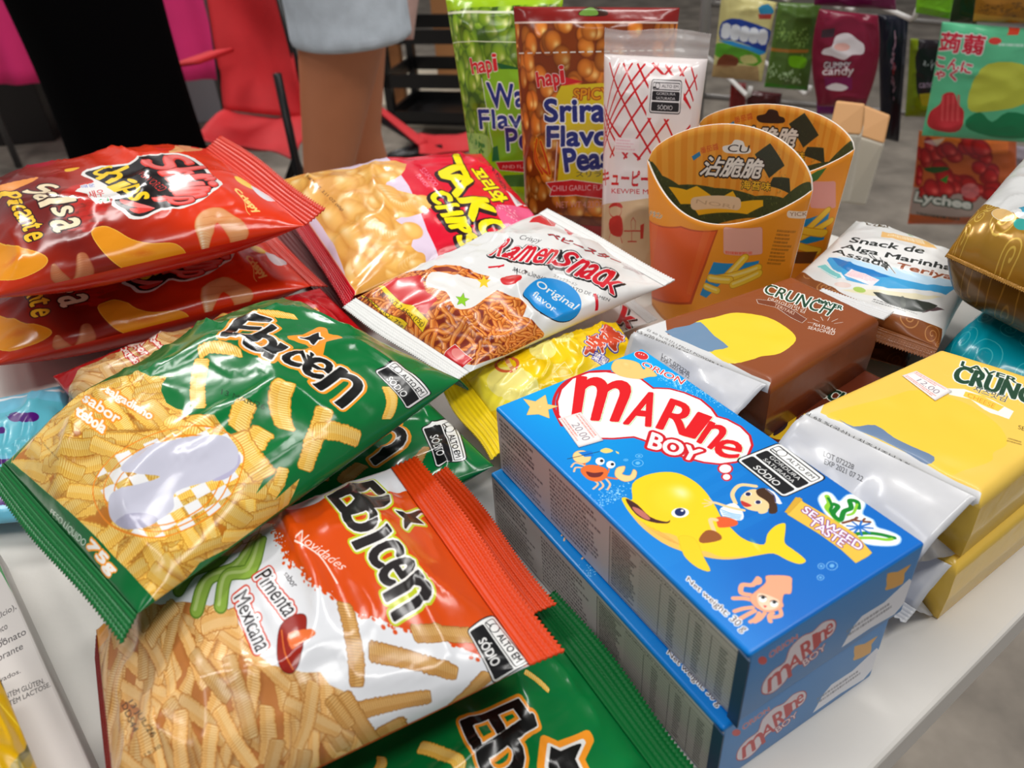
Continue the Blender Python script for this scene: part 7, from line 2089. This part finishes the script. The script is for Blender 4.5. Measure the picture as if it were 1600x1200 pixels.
def sheet(name, P, n, m, material, parent, thick=.003, sag=None):
    """cloth panel from four corners with a sag"""
    c = [np.asarray(p, float) for p in P]
    u, v = np.meshgrid(np.linspace(0, 1, n), np.linspace(0, 1, m), indexing='ij')
    u3, v3 = u[..., None], v[..., None]
    G = (c[0] * (1 - u3) + c[1] * u3) * (1 - v3) + (c[3] * (1 - u3) + c[2] * u3) * v3
    if sag is not None:
        G = G + (np.sin(np.pi * u) * np.sin(np.pi * v))[..., None] * np.asarray(sag)
        G = G + nrm(np.cross(c[1] - c[0], c[3] - c[0])) * ((noise2(u, v, 5, 4, 77) - .5) * .02)[..., None]
    o = link_mesh(name, G.reshape(-1, 3), grid_faces(n, m), material, parent)
    s = o.modifiers.new('thickness', 'SOLIDIFY'); s.thickness = thick; s.offset = 0
    return o


bl_, br_ = at_y(350, 172, 2.30), at_y(484, 186, 2.20)
tl_, tr_ = at_y(318, -60, 2.42), at_y(420, -60, 2.32)
fl_, fr_ = at_y(300, 215, 2.02), at_y(462, 250, 1.90)
ch = empty('camp_chair', (*((bl_ + fr_) / 2)[:2], FLOOR_Z), 'red canvas folding chair with a tall back, left of the bare legs', 'chair')
sheet('backrest', (bl_, br_, tr_, tl_), 20, 24, M_REDC, ch, sag=(0, .05, 0))
sheet('seat', (fl_, fr_, br_, bl_), 20, 16, M_REDC, ch, sag=(0, 0, -.03))
for a, b in ((bl_, tl_), (br_, tr_)):
    tube('back_tube', [a + [0, .01, 0], b + [0, .01, 0]], .010, M_TUBE, ch)
for a, b in ((fl_, br_), (fr_, bl_), (fl_, bl_), (fr_, br_)):
    tube('leg', [a, np.array([b[0], b[1], FLOOR_Z])], .010, M_TUBE, ch)
for a, b in ((fl_, bl_), (fr_, br_)):
    tube('leg', [np.array([a[0], a[1], FLOOR_Z]), a + [0, 0, .2]], .010, M_TUBE, ch)
al0, al1 = at_y(290, 100, 2.05), at_y(346, 80, 2.28)
w = np.array([.03, .01, 0])
sheet('armrest', (al0 - w, al0 + w, al1 + w, al1 - w), 4, 12, M_REDC, ch, thick=.01)

M_PINK = mat('pink_cloth', (236, 46, 122), rough=.75, vary=.06)
pl, pr = at_y(-60, 132, 3.25), at_y(352, 122, 3.25)
zt_ = pl[2] + .62
st = empty('stall_table', (*((pl + pr) / 2)[:2], FLOOR_Z), 'stall table draped with a bright pink cloth, behind the black garment', 'table')
n_, m_ = 90, 12
V = []
for i in range(n_):
    for j in range(m_):
        p = pl * (1 - i / (n_ - 1)) + pr * (i / (n_ - 1)); f = j / (m_ - 1)
        V.append((p[0], p[1] - .02 + .012 * math.sin(i * .55) * (1 - f), p[2] * (1 - f) + zt_ * f))
o = link_mesh('cloth', V, grid_faces(n_, m_), M_PINK, st); s = o.modifiers.new('thickness', 'SOLIDIFY'); s.thickness = .004
V, F = box_mesh((pl[0], pl[1], zt_ - .03), (pr[0], pl[1] + .7, zt_))
link_mesh('tabletop', V, F, M_PINK, st, smooth=False)
for x in (pl[0] + .05, pr[0] - .05):
    for y in (pl[1] + .06, pl[1] + .64):
        tube('leg', [(x, y, FLOOR_Z), (x, y, zt_ - .03)], .014, M_STEEL, st)
M_DARK = mat('dark_plastic', (30, 24, 24), rough=.4); M_CARDB = mat('brown_cardboard', (160, 110, 65), rough=.8); M_WOOD = mat('brown_wood', (150, 95, 50), rough=.6, vary=.2, vscale=20)


def solid(name, label, cat, p, size, material, rot=0.0, zb=FLOOR_Z, group=None):
    V, F = box_mesh((-size[0] / 2, -size[1] / 2, 0), (size[0] / 2, size[1] / 2, size[2]))
    c, s = math.cos(rot), math.sin(rot)
    V = [(p[0] + x * c - y * s, p[1] + x * s + y * c, zb + z) for x, y, z in V]
    root = empty(name, (p[0], p[1], zb), label, cat, group)
    bevel(link_mesh('body', V, F, material, root, smooth=False), .006, 2)
    return root


solid('storage_bag', 'dark glossy storage bag on the floor under the pink stall', 'bag', at(30, 205, FLOOR_Z) + np.array([0, -.1, 0]), (.5, .26, .30), M_DARK, .1)
solid('plastic_tub', 'grey plastic tub under the right end of the pink stall', 'tub', at(322, 178, FLOOR_Z), (.3, .3, .26), mat('grey_plastic', (150, 148, 152), rough=.5), .2)
stand_p = at(660, 205, FLOOR_Z)
solid('low_platform', 'low white platform on the floor right of the bare legs', 'platform', stand_p + np.array([.12, .42, 0]), (.85, .8, .10), mat('pale_board', (206, 196, 176), rough=.6), -.35)


def crate(p, rot):
    root = empty('crate', (p[0], p[1], p[2]), 'black plastic crate standing on the white platform', 'crate')
    c, s = math.cos(rot), math.sin(rot)

    def bx(lo, hi, name):
        V, F = box_mesh(lo, hi)
        link_mesh(name, [(p[0] + x * c - y * s, p[1] + x * s + y * c, p[2] + z) for x, y, z in V], F, M_TUBE, root, smooth=False)
    bx((-.2, -.15, 0), (.2, .15, .015), 'base')
    for z in (.0, .14, .30):
        for lo, hi in (((-.2, -.15, z), (.2, -.135, z + .05)), ((-.2, .135, z), (.2, .15, z + .05)), ((-.2, -.15, z), (-.185, .15, z + .05)), ((.185, -.15, z), (.2, .15, z + .05))):
            bx(lo, hi, 'rail')
    for x in (-.2, .17):
        for y in (-.15, .12):
            bx((x, y, 0), (x + .03, y + .03, .35), 'corner_post')


crate(at(700, 178, FLOOR_Z + .10), -.3)
solid('timber_post', 'brown timber post standing left of the black crate', 'post', at(630, 168, FLOOR_Z + .10) + np.array([-.02, .06, 0]), (.07, .05, .75), M_WOOD, -.2, zb=FLOOR_Z + .10)
solid('cardboard_box', 'tall brown cardboard box standing behind the black crate', 'box', at(705, 165, FLOOR_Z + .10) + np.array([.10, .50, 0]), (.3, .2, .52), M_CARDB, -.3, zb=FLOOR_Z + .10)
fc = empty('folding_chair', tuple(at(650, 235, -.55)), 'red canvas seat on black tubes, low between the bare legs and the lime pouch', 'chair')
q = [at(655, 240, -.42), at(760, 240, -.42), at(760, 205, -.42), at(655, 209, -.42)]
sheet('seat', q, 10, 10, M_REDC, fc, sag=(0, 0, -.02))
q2 = [at(588, 172, -.42), at(596, 168, -.42), at(668, 222, -.42), at(655, 228, -.42)]
sheet('armrest', q2, 6, 16, M_REDC, fc, thick=.008)
for a, b in (((580, 178), (600, 262)), ((580, 178), (662, 226)), ((600, 250), (690, 232)), ((662, 226), (610, 245))):
    A_, B_ = at(*a, -.44), at(*b, -.44)
    tube('tube', [A_, B_], .012, M_TUBE, fc)
for a in ((600, 262), (760, 240), (655, 209)):
    A_ = at(*a, -.44); tube('leg', [A_, (A_[0], A_[1], FLOOR_Z)], .010, M_TUBE, fc)
pk = at_y(628, 20, 1.75)
V = []
hb = standing('shopping_bag', 'pale pink thin bag hanging beside the denim shorts', 'bag', at_y(614, -40, 2.0), at_y(660, -40, 2.0), at_y(646, 62, 2.0), at_y(612, 62, 2.0), mat('thin_pink_plastic', (205, 170, 160), rough=.4), mat('thin_pink_plastic', (205, 170, 160), rough=.4), n=30, m=24)
M_BLUEC = mat('blue_card_strip', (40, 130, 180), rough=.5)
